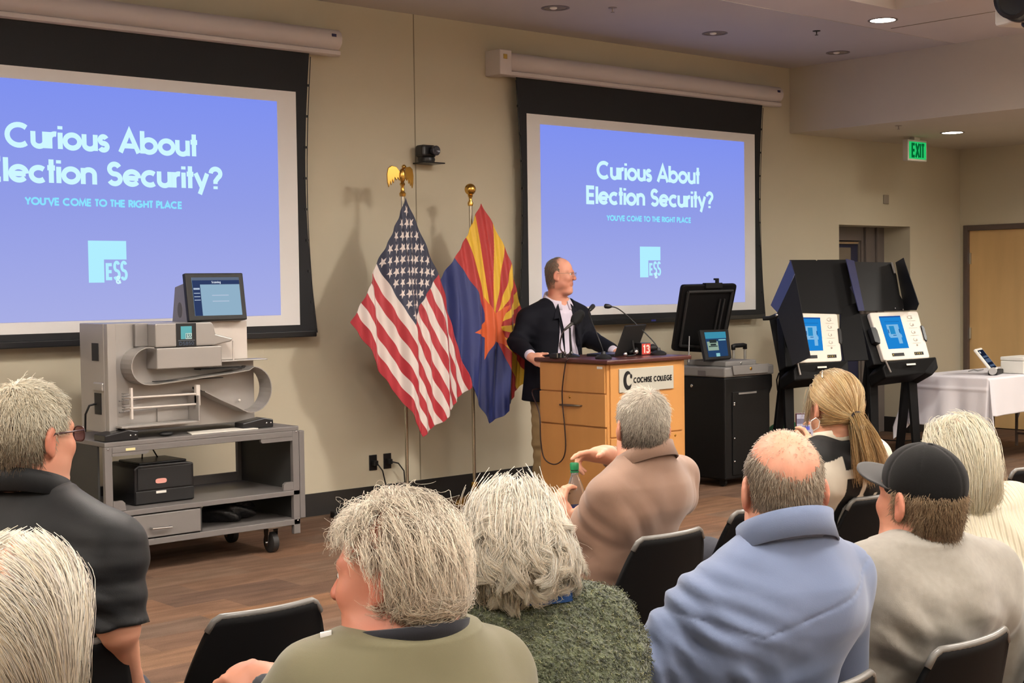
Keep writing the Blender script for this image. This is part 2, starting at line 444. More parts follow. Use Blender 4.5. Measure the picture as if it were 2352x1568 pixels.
obj('strike_edge', MB().box(12.545, 12.56, yA + .005, yA + .02, .01, 2.0), mat('steel edge', (150, 142, 132), .4, .6), leaf, W=True)

# maple door in the right wall
d = thing('door_2', 'wide maple wood door with brown steel frame in the right wall', 'door', (XR, 7.85, 0)); d['kind'] = 'structure'
obj('door_frame', MB().box(XR - .02, XR + .09, 8.318, 8.372, 0, 2.165).box(XR - .02, XR + .09, 7.30, 7.35, 0, 2.165).box(XR - .02, XR + .09, 7.35, 8.318, 2.108, 2.165), M_frame, d, W=True, bev=.004)
M_maple = mat('maple veneer', (214, 178, 124), 0.45, noise=(1.6, .12), stretch=(3, 3, .5))
leaf = obj('door_leaf', MB().box(XR + .02, XR + .07, 7.352, 8.316, .01, 2.106), M_maple, d, W=True)
for z in (1.75, .95): obj('hinge', MB().box(XR + .0, XR + .02, 8.29, 8.325, z, z + .12), M_chrome, leaf, W=True)
obj('door_handle', MB().box(XR - .05, XR - .03, 7.40, 7.52, 1.0, 1.02).box(XR - .05, XR + .02, 7.40, 7.42, 1.0, 1.02), M_chrome, leaf, W=True)

# ceiling cans
M_can = mat('polished can reflector', (190, 184, 176), .25, .9)
M_ring = mat('can trim ring', (120, 112, 108), .5)
def can(x, y, z, label, lit, rad=.085):
    t = thing('ceiling_light', label, 'ceiling light', (x, y, z), 0, 'round recessed ceiling lights')
    ring = MB().lathe([(rad, -.004), (rad + .018, -.004), (rad + .018, .0), (rad, 0), (rad, -.004)], n=32, cap=False)
    obj('trim_ring', ring, M_ring, t, smooth=40)
    if lit:
        obj('lens', MB().lathe([(0.001, -.002), (rad, -.002), (rad, 0), (.001, 0)], n=32), emat('lit can lens', (255, 246, 226), 30.0), t)
    else:
        obj('reflector', MB().lathe([(0.001, -.0035), (rad * .55, -.0035), (rad, -.002), (rad, 0), (.001, 0)], n=32), M_can, t, smooth=40)
        obj('bulb', MB().ball((-.02, 0, -.004), (.028, .028, .012)), mat('frosted bulb', (240, 236, 226), .3), t, smooth=True)
can(7.188, 7.60, ZC - .004, 'unlit round ceiling light between the two projection screens', False)
can(8.93, 7.59, ZC - .004, 'unlit round ceiling light above the middle of the right projection screen', False)
can(10.55, 7.57, ZC - .004, 'unlit round ceiling light nearest the soffit corner', False)
can(9.54, 6.43, ZC, 'bright lit round light in the main ceiling', True, .095)
can(12.22, 7.47, 2.98, 'bright lit round light in the low ceiling beside the exit sign', True, .095)
M_spr = mat('sprinkler metal', (150, 140, 130), .4, .5)
for x, y, z, lb, mm in ((9.50, 7.02, ZC - .004, 'small dark sprinkler head on the ceiling strip beside the right screen', M_black),
                    (7.51, 7.34, ZC - .004, 'small pale sprinkler head on the ceiling left of the right screen', M_spr),
                    (11.25, 7.42, 2.98, 'small sprinkler head under the low ceiling left of the exit sign', M_spr)):
    t = thing('sprinkler_head', lb, 'sprinkler', (x, y, z), 0, 'sprinkler heads on the ceiling')
    obj('escutcheon', MB().lathe([(.001, -.006), (.03, -.004), (.032, 0), (.001, 0)], n=20), mm, t, smooth=40)
    obj('deflector', MB().lathe([(.001, -.035), (.014, -.035), (.014, -.032), (.004, -.03), (.005, -.004), (.001, -.004)], n=14), mm, t, smooth=40)

# exit sign
t = thing('exit_sign', 'white exit sign with glowing green letters hung from the low ceiling', 'exit sign', (12.3, 7.93, 2.98))
obj('housing', MB().box(-.165, .165, -.03, .03, -.235, -.03).box(-.05, .05, -.03, .03, -.03, 0), mat('sign white', (200, 196, 186), .5), t, bev=.006)
fc = obj('green_face', MB().box(-.145, .145, -.034, -.03, -.215, -.05), emat('exit green', (40, 205, 110), .9), t)
obj('lettering', text_mb('EXIT', -.11, .11, -.2, .135, (0, -.036, 0), EX, EZ, .2), emat('exit letters', (8, 120, 60), .6), fc)

# wall plate
t = thing('wall_plate', 'small square grey plate on the wall above the alcove', 'wall plate', (12.53, YW, 2.407))
obj('plate', MB().box(-.045, .045, -.012, 0, -.045, .045), mat('grey plate', (146, 138, 126), .5), t, bev=.004)

# ================================================================== PROJECTION SCREENS
M_house = mat('screen housing', (206, 198, 196), .5)
M_fab = mat('black screen border', (22, 23, 26), .75, bump=(400, .1))
M_mw = mat('white screen surface', (232, 231, 230), .8)
def slide_material():
    mt = bpy.data.materials.new('slide picture'); mt.use_nodes = True
    nt = mt.node_tree; N = nt.nodes; L = nt.links; N.clear()
    tc = N.new('ShaderNodeTexCoord'); sp = N.new('ShaderNodeSeparateXYZ'); L.new(tc.outputs['Generated'], sp.inputs[0])
    rp = N.new('ShaderNodeValToRGB'); L.new(sp.outputs['Z'], rp.inputs['Fac'])
    e = rp.color_ramp.elements
    e[0].position = 0; e[0].color = lin((168, 174, 230)); e[1].position = 1; e[1].color = lin((127, 145, 240))
    q = e.new(.5); q.color = lin((146, 157, 231))
    em = N.new('ShaderNodeEmission'); em.inputs['Strength'].default_value = 1.0; L.new(rp.outputs['Color'], em.inputs['Color'])
    o = N.new('ShaderNodeOutputMaterial'); L.new(em.outputs[0], o.inputs[0])
    return mt
M_slide = slide_material()
M_title = emat('slide title', (206, 247, 255), 1.0)
M_subt = emat('slide subtitle', (138, 226, 255), 1.0)
M_logo = emat('slide logo', (176, 238, 255), 1.0)
M_logod = emat('slide logo dark', (152, 168, 236), 1.0)
def screen(dx, label):
    """built at x of the right screen, shifted by dx"""
    y = 8.31
    t = thing('projection_screen', label, 'projection screen', (8.92 + dx, y, 1.27), 0, 'projection screens on the front wall')
    def X(a): return a + dx
    # rounded housing profile in y,z extruded along x
    prof = [(YW, 3.205), (y - .02, 3.19), (y - .035, 3.20), (y - .035, 3.225), (y - .01, 3.235), (y - .035, 3.25), (y - .055, 3.275), (y - .06, 3.31), (y - .05, 3.345), (y - .02, 3.37), (y + .03, 3.378), (YW, 3.378)]
    hs = obj('housing', MB().prism([(X(7.222), a, b) for a, b in prof], (10.665 - 7.222, 0, 0)), M_house, t, W=True, smooth=50)
    obj('end_cap', MB().prism([(X(7.215), a, b) for a, b in ((YW, 3.19), (y - .065, 3.19), (y - .065, 3.38), (YW, 3.38))], (.12, 0, 0)), M_house, hs, W=True, bev=.006)
    obj('brand_plate', MB().box(X(10.58), X(10.615), y - .062, y - .055, 3.315, 3.335), mat('dark plate', (40, 38, 80), .4), hs, W=True)
    obj('yellow_sticker', MB().box(X(7.25), X(7.285), y - .069, y - .064, 3.31, 3.345), mat('yellow sticker', (178, 150, 70), .6), hs, W=True)
    # tab-tensioned black border: sides curve inward between top and bottom
    def side(v): return .055 * math.sin(PI * min(1, max(0, v))) ** 1.0
    pts = []
    n = 16
    for i in range(n + 1):
        v = i / n; pts.append((X(10.43 - side(v) + .07 * (1 - v) ** 2 * .4), y, 1.285 + (3.20 - 1.285) * v))
    for i in range(n + 1):
        v = 1 - i / n; pts.append((X(7.435 + side(v) - .0), y, 1.285 + (3.20 - 1.285) * v))
    obj('black_border', MB().prism(pts, (0, .004, 0)), M_fab, t, W=True)
    vs = obj('viewing_surface', MB().box(X(7.537), X(10.313), y - .003, y - .001, 1.342, 2.922), M_mw, t, W=True)
    sl = obj('slide', MB().box(X(7.675), X(10.160), y - .006, y - .004, 1.412, 2.846), M_slide, t, W=True)
    O = (dx, y - .008, 0)
    tx = text_mb('Curious About', 8.291, 9.556, 2.448, .14, O, EX, EZ, .225, .03).add(text_mb('Election Security?', 8.167, 9.732, 2.243, .14, O, EX, EZ, .225, .03))
    obj('slide_title', tx, M_title, sl, W=True)
    words = "YOU'VE COME TO THE RIGHT PLACE"
    k_ = (9.436 - 8.402) / (sum(GL[c][0] + .04 for c in words) - .04); cur = 8.402
    for wd in words.split(' '):
        wl = (sum(GL[c][0] + .04 for c in wd) - .04) * k_
        obj('subtitle_word', text_mb(wd, cur, cur + wl, 2.110, .043, O, EX, EZ, .27, .04), M_subt, sl, W=True)
        cur += wl + (GL[' '][0] + .08) * k_
    obj('slide_logo', strip_mb([(8.79, 9.042, 1.785, 1.9), (8.79, 8.892, 1.643, 1.785)], O, EX, EZ), M_logo, sl, W=True)
    lt = text_mb('E', 8.905, 8.948, 1.66, .1, O, EX, EZ, .2, .02).add(text_mb('SS', 8.953, 9.045, 1.655, .122, (dx, y - .0085, 0), EX, EZ, .15, .04))
    obj('slide_logo_letters', lt, M_logo, sl, W=True)
    obj('slide_logo_ampersand', text_mb('&', 8.968, 9.004, 1.636, .048, (dx, y - .0095, 0), EX, EZ, .22, .02), M_title, sl, W=True)
    bar = obj('bottom_bar', MB().box(X(7.43), X(10.44), y - .018, y + .018, 1.258, 1.30), M_blackg, t, W=True, bev=.006)
    obj('bar_sticker', MB().box(X(8.91), X(8.965), y - .0205, y - .017, 1.272, 1.286), mat('blue sticker', (48, 52, 140), .5), bar, W=True)
    for xe, sg in ((10.44, 1), (7.43, -1)):
        obj('tension_cord', MB().tube([(X(xe + .01 * sg), y, 1.30 + i * .01) if i < 3 else (X(xe - sg * (.0 + side((i - 3) / 16) * .85)), y, 1.32 + 1.85 * (i - 3) / 16) for i in range(20)], .003, 6), M_black, t, W=True)
    tabs = MB()
    for i in range(1, 9):
        v = i / 9; xx = 10.43 - side(v)
        tabs.box(X(xx - .008), X(xx + .01), y - .006, y + .008, 1.285 + 1.9 * v - .008, 1.285 + 1.9 * v + .008)
        tabs.box(X(7.435 + side(v) - .01), X(7.435 + side(v) + .008), y - .006, y + .008, 1.285 + 1.9 * v - .008, 1.285 + 1.9 * v + .008)
    obj('tension_tabs', tabs, M_black, t, W=True)
    return t
screen(0, 'right projection screen behind the speaker showing a blue slide')
screen(-4.889, 'left projection screen behind the paper scanner, showing a blue slide')

# ================================================================== WALL FITTINGS
t = thing('wall_camera', 'black pan tilt camera mounted on the wall between the screens', 'camera', (6.56, 8.33, 2.50))
obj('mount_plate', MB().box(-.06, .13, -.06, .089, -.01, 0), M_blackg, t, bev=.004)
obj('base', MB().lathe([(.06, 0), (.065, .02), (.06, .035), (.05, .04)], n=24), M_blackg, t, smooth=40)
yk = obj('camera_head', MB().box(-.07, .06, -.05, .05, .035, .125), M_blackg, t, bev=.02, seg=3)
obj('lens', MB().lathe([(.03, 0), (.036, .02), (.036, .045), (.028, .05), (.001, .044)], (.02, -.05, .08), 24, Matrix.Rotation(PI / 2, 4, 'X')), mat('camera lens', (60, 60, 66), .15, .3), yk, smooth=40)
for x, lb in ((6.094, 'left one of two black wall outlets low on the wall by the US flag'), (6.222, 'right one of two black wall outlets low on the wall by the US flag')):
    t = thing('wall_outlet', lb, 'outlet', (x, YW, .327), 0, 'black wall outlets')
    obj('cover_plate', MB().box(-.034, .034, -.008, 0, -.056, .056), M_blackg, t, bev=.003)
    obj('plug', MB().box(-.016, .02, -.045, -.008, -.02, .016), M_black, t, bev=.004)
tag(obj('extension_cord', MB().tube([(6.10, YW - .045, .325), (6.13, YW - .07, .27), (6.17, YW - .06, .14), (6.21, YW - .06, .02), (6.3, YW - .12, .008)], .005, 8), M_black, smooth=True),
    'black power cord running straight down from the left wall outlet', 'cord')
tag(obj('extension_cord', MB().tube([(6.23, YW - .045, .325), (6.28, YW - .06, .31), (6.33, YW - .06, .25), (6.345, YW - .05, .15), (6.34, YW - .06, .03), (6.38, YW - .14, .008)], .005, 8), M_black, smooth=True),
    'black power cord curving out and down from the right wall outlet', 'cord')
tag(obj('power_strip', MB().box(5.62, 5.95, 8.22, 8.28, 0, .045), M_black, bev=.008), 'black power strip on the floor against the baseboard by the cart', 'power strip')

# ceiling projector at top right
p0 = at(2350, 18, D=9.2)
t = thing('projector', 'white ceiling projector with a large black lens at top right corner', 'projector', tuple(p0))
A = Matrix.Rotation(-math.radians(20), 4, 'Z')
bd = obj('body', MB().box(-.02, .48, -.25, .25, -.08, .13, A), M_white, t, bev=.02)
q = A @ Vector((.0, 0, 0))
lensM = Matrix.Rotation(math.radians(-100), 4, 'Y')
lens = obj('lens_barrel', MB().lathe([(.11, -.03), (.14, 0), (.15, .06), (.15, .13), (.135, .15), (.13, .21), (.105, .22), (.1, .2), (.001, .19)], (.02, -.03, .07), 32, lensM), M_blackg, t, smooth=35)
obj('focus_ring', MB().lathe([(.152, .07), (.158, .075), (.158, .11), (.152, .115)], (.02, -.03, .07), 40, lensM), mat('grey ring', (120, 112, 106), .4), lens, smooth=35)
obj('adjustable_foot', MB().ball((.03, -.02, -.10), (.045, .045, .03)), M_blackg, t, smooth=True)
obj('ceiling_pole', MB().tube([(.25, -.08, .12), (.25, -.08, ZC - p0[2])], .025, 12), M_white, t)

# ================================================================== FLAGS
def flag(name_label, pole_x, pole_y, top_z, quad, kind, bulge, seed):
    t = thing('flag_stand', name_label, 'flag', (pole_x, pole_y, 0), 0, 'flags on floor stands')
    M_pole = mat('silver flag pole', (196, 188, 170), .25, .9)
    obj('pole', MB().tube([(0, 0, .05), (0, 0, top_z)], .0125, 14), M_pole, t, smooth=40)
    obj('base', MB().lathe([(.001, 0), (.15, 0), (.155, .012), (.14, .03), (.09, .05), (.04, .075), (.026, .10), (.03, .115), (.022, .16), (.001, .165)], n=36), M_brass, t, smooth=40)
    if kind == 'us':
        fb = MB().lathe([(.001, 0), (.02, 0), (.024, .02), (.014, .035), (.012, .07), (.02, .085), (.012, .1), (.001, .1)], (0, 0, top_z), 18)
        f = obj('eagle_finial', fb, M_brass, t, smooth=40)
        b = MB().ball((0, 0, top_z + .145), (.026, .022, .05)).ball((.004, -.014, top_z + .205), (.015, .018, .016))
        b.tube([(.004, -.03, top_z + .205), (.006, -.045, top_z + .196)], [.006, .001], 8)
        obj('eagle_body', b, M_brass, f, smooth=True)
        for sx in (-1, 1):
            w = MB()
            # raised wing: shoulder up and out, feathers hanging down
            outl = [(.01, .13), (.02, .175), (.045, .205), (.08, .212), (.105, .195), (.115, .15), (.112, .095), (.102, .06), (.092, .1), (.084, .075), (.076, .115), (.066, .09), (.058, .13), (.045, .11), (.035, .13), (.022, .11)]
            pl = [(sx * a, -.004 + .02 * a / .1, top_z + b_) for a, b_ in (outl if sx > 0 else outl[::-1])]
            w.prism(pl, (0, .012, 0)); obj('wing', w, M_brass, f, bev=.003)
    else:
        fb = MB().lathe([(.001, 0), (.018, 0), (.022, .02), (.012, .04), (.012, .06), (.02, .075), (.012, .085), (.001, .085)], (0, 0, top_z), 18)
        f = obj('ball_finial', fb, M_brass, t, smooth=40)
        obj('ball', MB().ball((0, 0, top_z + .12), .042, 24, 14), M_brass, f, smooth=True)
    # cloth
    TL, TR, BR, BL = [np.array(p, float) - np.array((pole_x, pole_y, 0)) for p in quad]
    nu, nv = 560, 360
    u, v = np.meshgrid(np.linspace(0, 1, nu + 1), np.linspace(0, 1, nv + 1))
    P = ((1 - u) * (1 - v))[..., None] * TL + (u * (1 - v))[..., None] * TR + (u * v)[..., None] * BR + ((1 - u) * v)[..., None] * BL
    P = P + (4 * u * (1 - u) * (1 - v))[..., None] * np.array(bulge[0]) + (4 * v * (1 - v) * (1 - u))[..., None] * np.array(bulge[1]) + (4 * v * (1 - v) * u)[..., None] * np.array(bulge[2])
    # hanging folds, radiating from the tied corner, soft and pushed toward the room
    s_ = u - v
    fold = .030 * np.sin(3.3 * PI * s_ + .5 + seed) * np.clip((u + v) * 1.3, 0, 1) + .014 * np.sin(7.1 * PI * s_ + 1.7 * (u + v) + seed * 2) * np.clip(u + v, 0, 1) + .006 * np.sin(15 * PI * s_ - 2.2 * (u + v))
    P[..., 1] += fold - .05 - .10 * (1 - np.abs(s_)) * np.clip((u + v), 0, 1)
    verts = P.reshape(-1, 3)
    uc, vc = np.meshgrid((np.arange(nu) + .5) / nu, (np.arange(nv) + .5) / nv)
    C = np.zeros((nv, nu, 3))
    def L_(c): return np.array(lin(c)[:3])
    if kind == 'us':
        red, wht, blu = L_((156, 26, 38)), L_((214, 202, 196)), L_((28, 32, 56))
        st = np.floor(vc * 13).astype(int) % 2 == 0
        C[:] = np.where(st[..., None], red, wht)
        can_ = (uc < .40) & (vc < 7 / 13)
        C[can_] = blu
        starm = np.zeros_like(uc, bool)
        hx = 1.9                                       # length over height
        for r in range(9):
            for c in range(6 if r % 2 == 0 else 5):
                sx = (.40 / 12) * (1 + 2 * c + (r % 2)); sy = (7 / 13 / 10) * (r + 1)
                dx, dy = (uc - sx) * hx, -(vc - sy)
                rad = np.hypot(dx, dy); a = np.arctan2(dx, dy)
                k = (a + PI / 5) % (2 * PI / 5) - PI / 5
                R_, r_ = .039, .039 * .42
                q = np.abs(k); bx, by = R_, 0.0
                ex, ey = r_ * math.cos(PI / 5), r_ * math.sin(PI / 5)
                px_, py_ = rad * np.cos(q), rad * np.sin(q)
                starm |= ((ex - bx) * (py_ - by) - (ey - by) * (px_ - bx) > 0) & (rad < R_)
        C[starm & can_] = wht
    else:
        red, yel, blu, cop = L_((160, 30, 26)), L_((214, 170, 38)), L_((22, 36, 96)), L_((200, 84, 32))
        dx, dy = (uc - .5) * 1.5, -(vc - .5)
        C[:] = blu
        a = np.arctan2(dy, dx); k = np.clip(np.floor(a / (PI / 13)), 0, 12).astype(int)
        up = dy > 0
        C[up] = np.where((k % 2 == 0)[..., None], red, yel)[up]
        rad = np.hypot(dx, dy); aa = np.arctan2(dx, dy)
        q = np.abs((aa + PI / 5) % (2 * PI / 5) - PI / 5)
        R_, r_ = .27, .27 * .42
        ex, ey = r_ * math.cos(PI / 5), r_ * math.sin(PI / 5)
        px_, py_ = rad * np.cos(q), rad * np.sin(q)
        C[((ex - R_) * py_ - ey * (px_ - R_) > 0) & (rad < R_)] = cop
    idx = np.arange((nu + 1) * (nv + 1)).reshape(nv + 1, nu + 1)
    F = np.stack([idx[:-1, :-1], idx[1:, :-1], idx[1:, 1:], idx[:-1, 1:]], -1).reshape(-1, 4)
    me = mesh_np('cloth', verts, F)
    ca = me.color_attributes.new('Col', 'FLOAT_COLOR', 'CORNER')
    cc = np.concatenate([np.repeat(C.reshape(-1, 3), 4, 0), np.ones((nu * nv * 4, 1))], 1)
    ca.data.foreach_set('color', cc.astype(np.float32).ravel())
    me.materials.append(mat('flag nylon', (200, 200, 200), .55, vcol=True, sheen=.2))
    me.shade_smooth()
    o = _link('cloth', me, t); md = o.modifiers.new('Solidify', 'SOLIDIFY'); md.thickness = .003
    return t
def mesh_np(name, V, F):
    me = bpy.data.meshes.new(name)
    V = np.ascontiguousarray(V, np.float32); F = np.ascontiguousarray(F, np.int32)
    me.vertices.add(len(V)); me.vertices.foreach_set('co', V.ravel())
    k = F.shape[1]
    me.loops.add(F.size); me.loops.foreach_set('vertex_index', F.ravel())
    me.polygons.add(len(F)); me.polygons.foreach_set('loop_start', np.arange(0, F.size, k, dtype=np.int32))
    me.update(calc_edges=True); me.validate()
    return me
YF = 8.02
pole = at(938, 1095, Y=YF)
flag('national flag with stars and red and white stripes on an eagle topped pole', 6.10, YF, 2.22,
     [at(922, 455, Y=YF), at(1067, 885, Y=YF - .12), at(945, 1000, Y=YF - .1), at(795, 740, Y=YF - .02)], 'us', ((.03, 0, .0), (-.0, 0, .0), (.02, 0, -.01)), 0.0)
pole = at(1088, 1090, Y=YF)
flag('state flag with red and yellow rays and a copper star on a ball topped pole', 6.715, YF, 2.17,
     [at(1095, 468, Y=YF), at(1200, 848, Y=YF - .12), at(1100, 970, Y=YF - .1), at(962, 720, Y=YF + .06)], 'az', ((.10, 0, .02), (.0, 0, .0), (.03, 0, -.03)), 1.3)

# ================================================================== SCANNER CART AND SCANNER
M_cart = mat('cart grey steel', (104, 100, 98), .45, noise=(3, .04))
M_cartd = mat('cart dark panel', (46, 46, 45), .6)
M_sc = mat('scanner silver', (160, 156, 152), .38, .35, noise=(4, .04))
M_scl = mat('scanner light panel', (208, 200, 192), .45)
M_scd = mat('scanner mid grey', (128, 124, 122), .4, .3)
t = thing('equipment_cart', 'grey steel rolling cart carrying the paper scanner, printer on its shelf', 'cart', (4.15, 7.7, 0))
cx, cX, cy, cY = 3.52, 4.775, 7.35, 8.02
obj('worktop', MB().box(cx - .0, cX + .0, cy, cY, .735, .762), M_cart, t, W=True, bev=.004)
def hexa(pts, y0, y1): return MB().prism([(a, y0, b) for a, b in pts], (0, y1 - y0, 0))
fr = MB().box(cx, cx + .045, cy, cy + .03, .16, .735).box(cX - .045, cX, cy, cy + .03, .11, .735).box(cx + .045, cX - .045, cy, cy + .03, .70, .735)
for xx in (cx, cX - .045): obj('rear_post', MB().box(xx, xx + .045, cY - .03, cY, .16, .735), M_cart, t, W=True, bev=.003)
obj('frame', fr, M_cart, t, W=True, bev=.003)
for nm, pts in (('gusset', [(3.565, .70), (3.565, .682), (3.77, .682), (3.785, .69), (3.785, .70)]), ('gusset', [(4.73, .70), (4.51, .70), (4.51, .685), (4.52, .676), (4.73, .676)]),
                ('gusset', [(3.565, .378), (3.64, .378), (3.635, .42), (3.62, .434), (3.565, .434)]), ('gusset', [(4.73, .378), (4.73, .427), (4.68, .427), (4.663, .415), (4.66, .378)])):
    obj(nm, hexa(pts[::-1], cy, cy + .02), M_cart, t, W=True)
obj('middle_shelf', MB().box(cx, cX, cy, cY, .345, .375), M_cart, t, W=True, bev=.003)
obj('bottom_shelf', MB().box(cx, cX, cy, cY, .165, .20), M_cart, t, W=True, bev=.003)
obj('side_panel', MB().box(cx, cx + .012, cy + .09, cY - .03, .20, .735), M_cartd, t, W=True)
obj('side_panel', MB().box(cX - .02, cX - .008, cy + .03, cY - .03, .20, .735), M_cartd, t, W=True)
obj('divider', MB().box(4.10, 4.112, cy + .01, cY - .03, .20, .345), M_cartd, t, W=True)
obj('back_lip', MB().box(cx + .045, cX - .045, cY - .02, cY, .375, .43), M_cart, t, W=True)
dr = obj('drawer', MB().box(3.60, 4.098, cy - .004, cy + .4, .208, .338), mat('drawer grey', (112, 108, 105), .45), t, W=True, bev=.004)
obj('drawer_handle', MB().tube([(3.78, cy - .004, .262), (3.78, cy - .03, .262), (3.90, cy - .03, .258), (3.90, cy - .004, .258)], .006, 8), M_chrome, dr, W=True, smooth=40)
obj('side_leaf', MB().box(cX + .008, cX + .045, cy + .01, cy + .05, .20, .73), M_cart, t, W=True, bev=.003)
obj('label_sticker', MB().box(3.645, 3.702, cy - .0015, cy + .001, .708, .722), mat('yellow label', (226, 214, 160), .5), t, W=True)
bl = MB()
for x, z in ((3.54, .725), (4.755, .73), (4.755, .19), (3.54, .21)): bl.ball((x, cy - .001, z), .006, 10, 6)
obj('bolts', bl, M_chrome, t, W=True, smooth=True)
M_rub = mat('caster rubber', (34, 33, 33), .6)
for x, y in ((3.75, 7.48), (4.63, 7.45), (3.75, 7.92), (4.63, 7.92)):
    c = obj('caster', MB().box(x - .045, x + .045, y - .04, y + .04, .148, .165).prism([(x - .036, y - .03, .15), (x - .036, y + .03, .15), (x - .036, y + .012, .04), (x - .036, y - .012, .04)], (.005, 0, 0))
            .prism([(x + .031, y - .03, .15), (x + .031, y + .03, .15), (x + .031, y + .012, .04), (x + .031, y - .012, .04)], (.005, 0, 0)).tube([(x - .045, y, .062), (x + .045, y, .062)], .008, 10), M_chrome, t, W=True)
    obj('wheel', MB().tube([(x - .022, y, .062), (x - .018, y, .062), (x + .018, y, .062), (x + .022, y, .062)], [.055, .061, .061, .055], 24), M_rub, c, W=True, smooth=40)

s = thing('paper_scanner', 'large silver paper ballot scanner with curved paper paths and touchscreen, on the cart', 'scanner', (4.08, 7.65, .762))
YS0 = 7.50
bk = MB().prism([(3.60, YS0, .80), (4.562, YS0, .80), (4.562, YS0, 1.174), (4.514, YS0, 1.174), (4.514, YS0, 1.405), (3.60, YS0, 1.41)], (0, .30, 0))
obj('chassis', bk, M_sc, s, W=True, bev=.004)
obj('left_tower', MB().box(3.602, 3.655, YS0 - .045, YS0, .80, 1.41), M_sc, s, W=True, bev=.004)
obj('side_socket', MB().box(3.596, 3.602, 7.56, 7.64, 1.20, 1.30).box(3.596, 3.602, 7.54, 7.62, .90, 1.02), M_black, s, W=True)
obj('side_bracket', MB().box(3.586, 3.602, 7.50, 7.62, 1.03, 1.08), M_sc, s, W=True, bev=.01)
obj('side_cable', MB().tube([(3.60, 7.60, .96), (3.56, 7.61, .95), (3.55, 7.64, .90), (3.555, 7.66, .80)], .006, 8), M_black, s, W=True, smooth=True)
obj('upper_panel', MB().box(3.778, 3.857, YS0 - .03, YS0, 1.275, 1.403), M_scd, s, W=True, bev=.004)
hd = hexa([(3.857, 1.27), (4.23, 1.27), (4.345, 1.288), (4.355, 1.305), (4.24, 1.335), (4.225, 1.395), (4.21, 1.405), (3.857, 1.405)], YS0 - .12, YS0)
hood = obj('hood', hd, M_sc, s, W=True, bev=.008)
pn = obj('logo_panel', MB().box(3.985, 4.112, YS0 - .124, YS0 - .10, 1.268, 1.402), M_black, s, W=True, bev=.003)
Yl = YS0 - .1255
obj('logo_square', strip_mb([(4.012, 4.082, 1.345, 1.385), (4.012, 4.042, 1.312, 1.345)], (0, Yl, 0), EX, EZ), mat('logo teal', (70, 150, 165), .5), pn, W=True)
obj('logo_light', strip_mb([(4.042, 4.082, 1.312, 1.345)], (0, Yl, 0), EX, EZ), mat('logo light', (190, 215, 215), .5), pn, W=True)
obj('logo_letters', text_mb('ESS', 4.045, 4.080, 1.317, .024, (0, Yl - .0006, 0), EX, EZ, .2, .02), mat('logo letters', (60, 110, 120), .5), pn, W=True)
obj('logo_line', strip_mb([(3.995, 4.10, 1.303, 1.3055)], (0, Yl, 0), EX, EZ), mat('logo line', (110, 120, 130), .5), pn, W=True)
obj('model_lettering', text_mb('DS850', 4.0, 4.095, 1.277, .02, (0, Yl, 0), EX, EZ, .16, .05), mat('model letters', (60, 76, 100), .5), pn, W=True)
obj('front_box', MB().box(3.858, 4.272, YS0 - .13, YS0, 1.147, 1.266), M_sc, s, W=True, bev=.006)
# curved paper path: left half-round, diagonal strip, right half-round
path = []
for i in range(15):
    a = math.radians(75 + (270 - 75) * i / 14); path.append((3.812 + .112 * math.cos(a), 1.168 + .105 * math.sin(a)))
path += [(3.86, 1.064), (4.10, 1.083), (4.35, 1.104), (4.45, 1.114)]
for i in range(1, 19):
    a = math.radians(95 - (95 + 118) * i / 18); path.append((4.468 + .132 * math.cos(a), 1.0 + .135 * math.sin(a)))
path += [(4.36, .905), (4.25, .955), (4.154, 1.006)]
pg = MB(); pp = [np.array(p) for p in path]; n = len(pp)
lo, hi = [], []
for i in range(n):
    tt = pp[min(i + 1, n - 1)] - pp[max(i - 1, 0)]; tt /= np.hypot(*tt); nn = np.array((-tt[1], tt[0])) * .0025
    lo.append(pp[i] - nn); hi.append(pp[i] + nn)
for i in range(n - 1):
    a, b, c, e = lo[i], lo[i + 1], hi[i + 1], hi[i]
    for y in (YS0 - .135, YS0): pg.quad(*[(q[0], y, q[1]) for q in (a, b, c, e)])
    for p, q in ((a, b), (e, c)): pg.quad((p[0], YS0 - .135, p[1]), (q[0], YS0 - .135, q[1]), (q[0], YS0, q[1]), (p[0], YS0, p[1]))
obj('paper_path', pg, M_sc, s, W=True, smooth=35)
obj('path_belt', MB().box(3.86, 4.30, YS0 - .09, YS0 - .06, 1.0, 1.004, Matrix.Translation((0, 0, .075)) ).box(4.15, 4.44, YS0 - .10, YS0 - .02, 1.128, 1.134), M_black, s, W=True)
obj('belt_strip', MB().prism([(4.13, YS0 - .06, 1.018), (4.36, YS0 - .06, .905), (4.36, YS0 - .06, .912), (4.13, YS0 - .06, 1.03)], (0, .03, 0)), M_black, s, W=True)
for z, w_ in ((.996, .005), (.937, .005)):
    obj('guide_rod', MB().tube([(3.672, YS0 - .10, z), (4.12, YS0 - .10, z - .003)], .006, 10), M_scl, s, W=True, smooth=40)
for z in (.975, .912):
    obj('guide_rod', MB().tube([(3.672, YS0 - .03, z), (4.12, YS0 - .03, z + .02)], .004, 8), M_scd, s, W=True, smooth=40)
obj('upright', MB().box(3.704, 3.716, YS0 - .11, YS0 - .09, .876, 1.05), M_scl, s, W=True)
obj('upright', MB().box(4.112, 4.138, YS0 - .11, YS0 - .08, .925, 1.045), M_scl, s, W=True, bev=.004)
ring = MB()
for z in (.985, 1.0, 1.015, .925, .94, .955): ring.tube([(3.66, YS0 - .11, z), (3.695, YS0 - .11, z), (3.695, YS0 - .02, z)], .003, 6)
obj('spring_fingers', ring, M_scd, s, W=True)
obj('tray', MB().box(3.64, 4.12, YS0 - .12, YS0, .828, .84).box(4.112, 4.12, YS0 - .13, YS0, .84, .985).box(3.915, 4.112, YS0 - .01, YS0 - .004, .84, .93), M_sc, s, W=True, bev=.002)
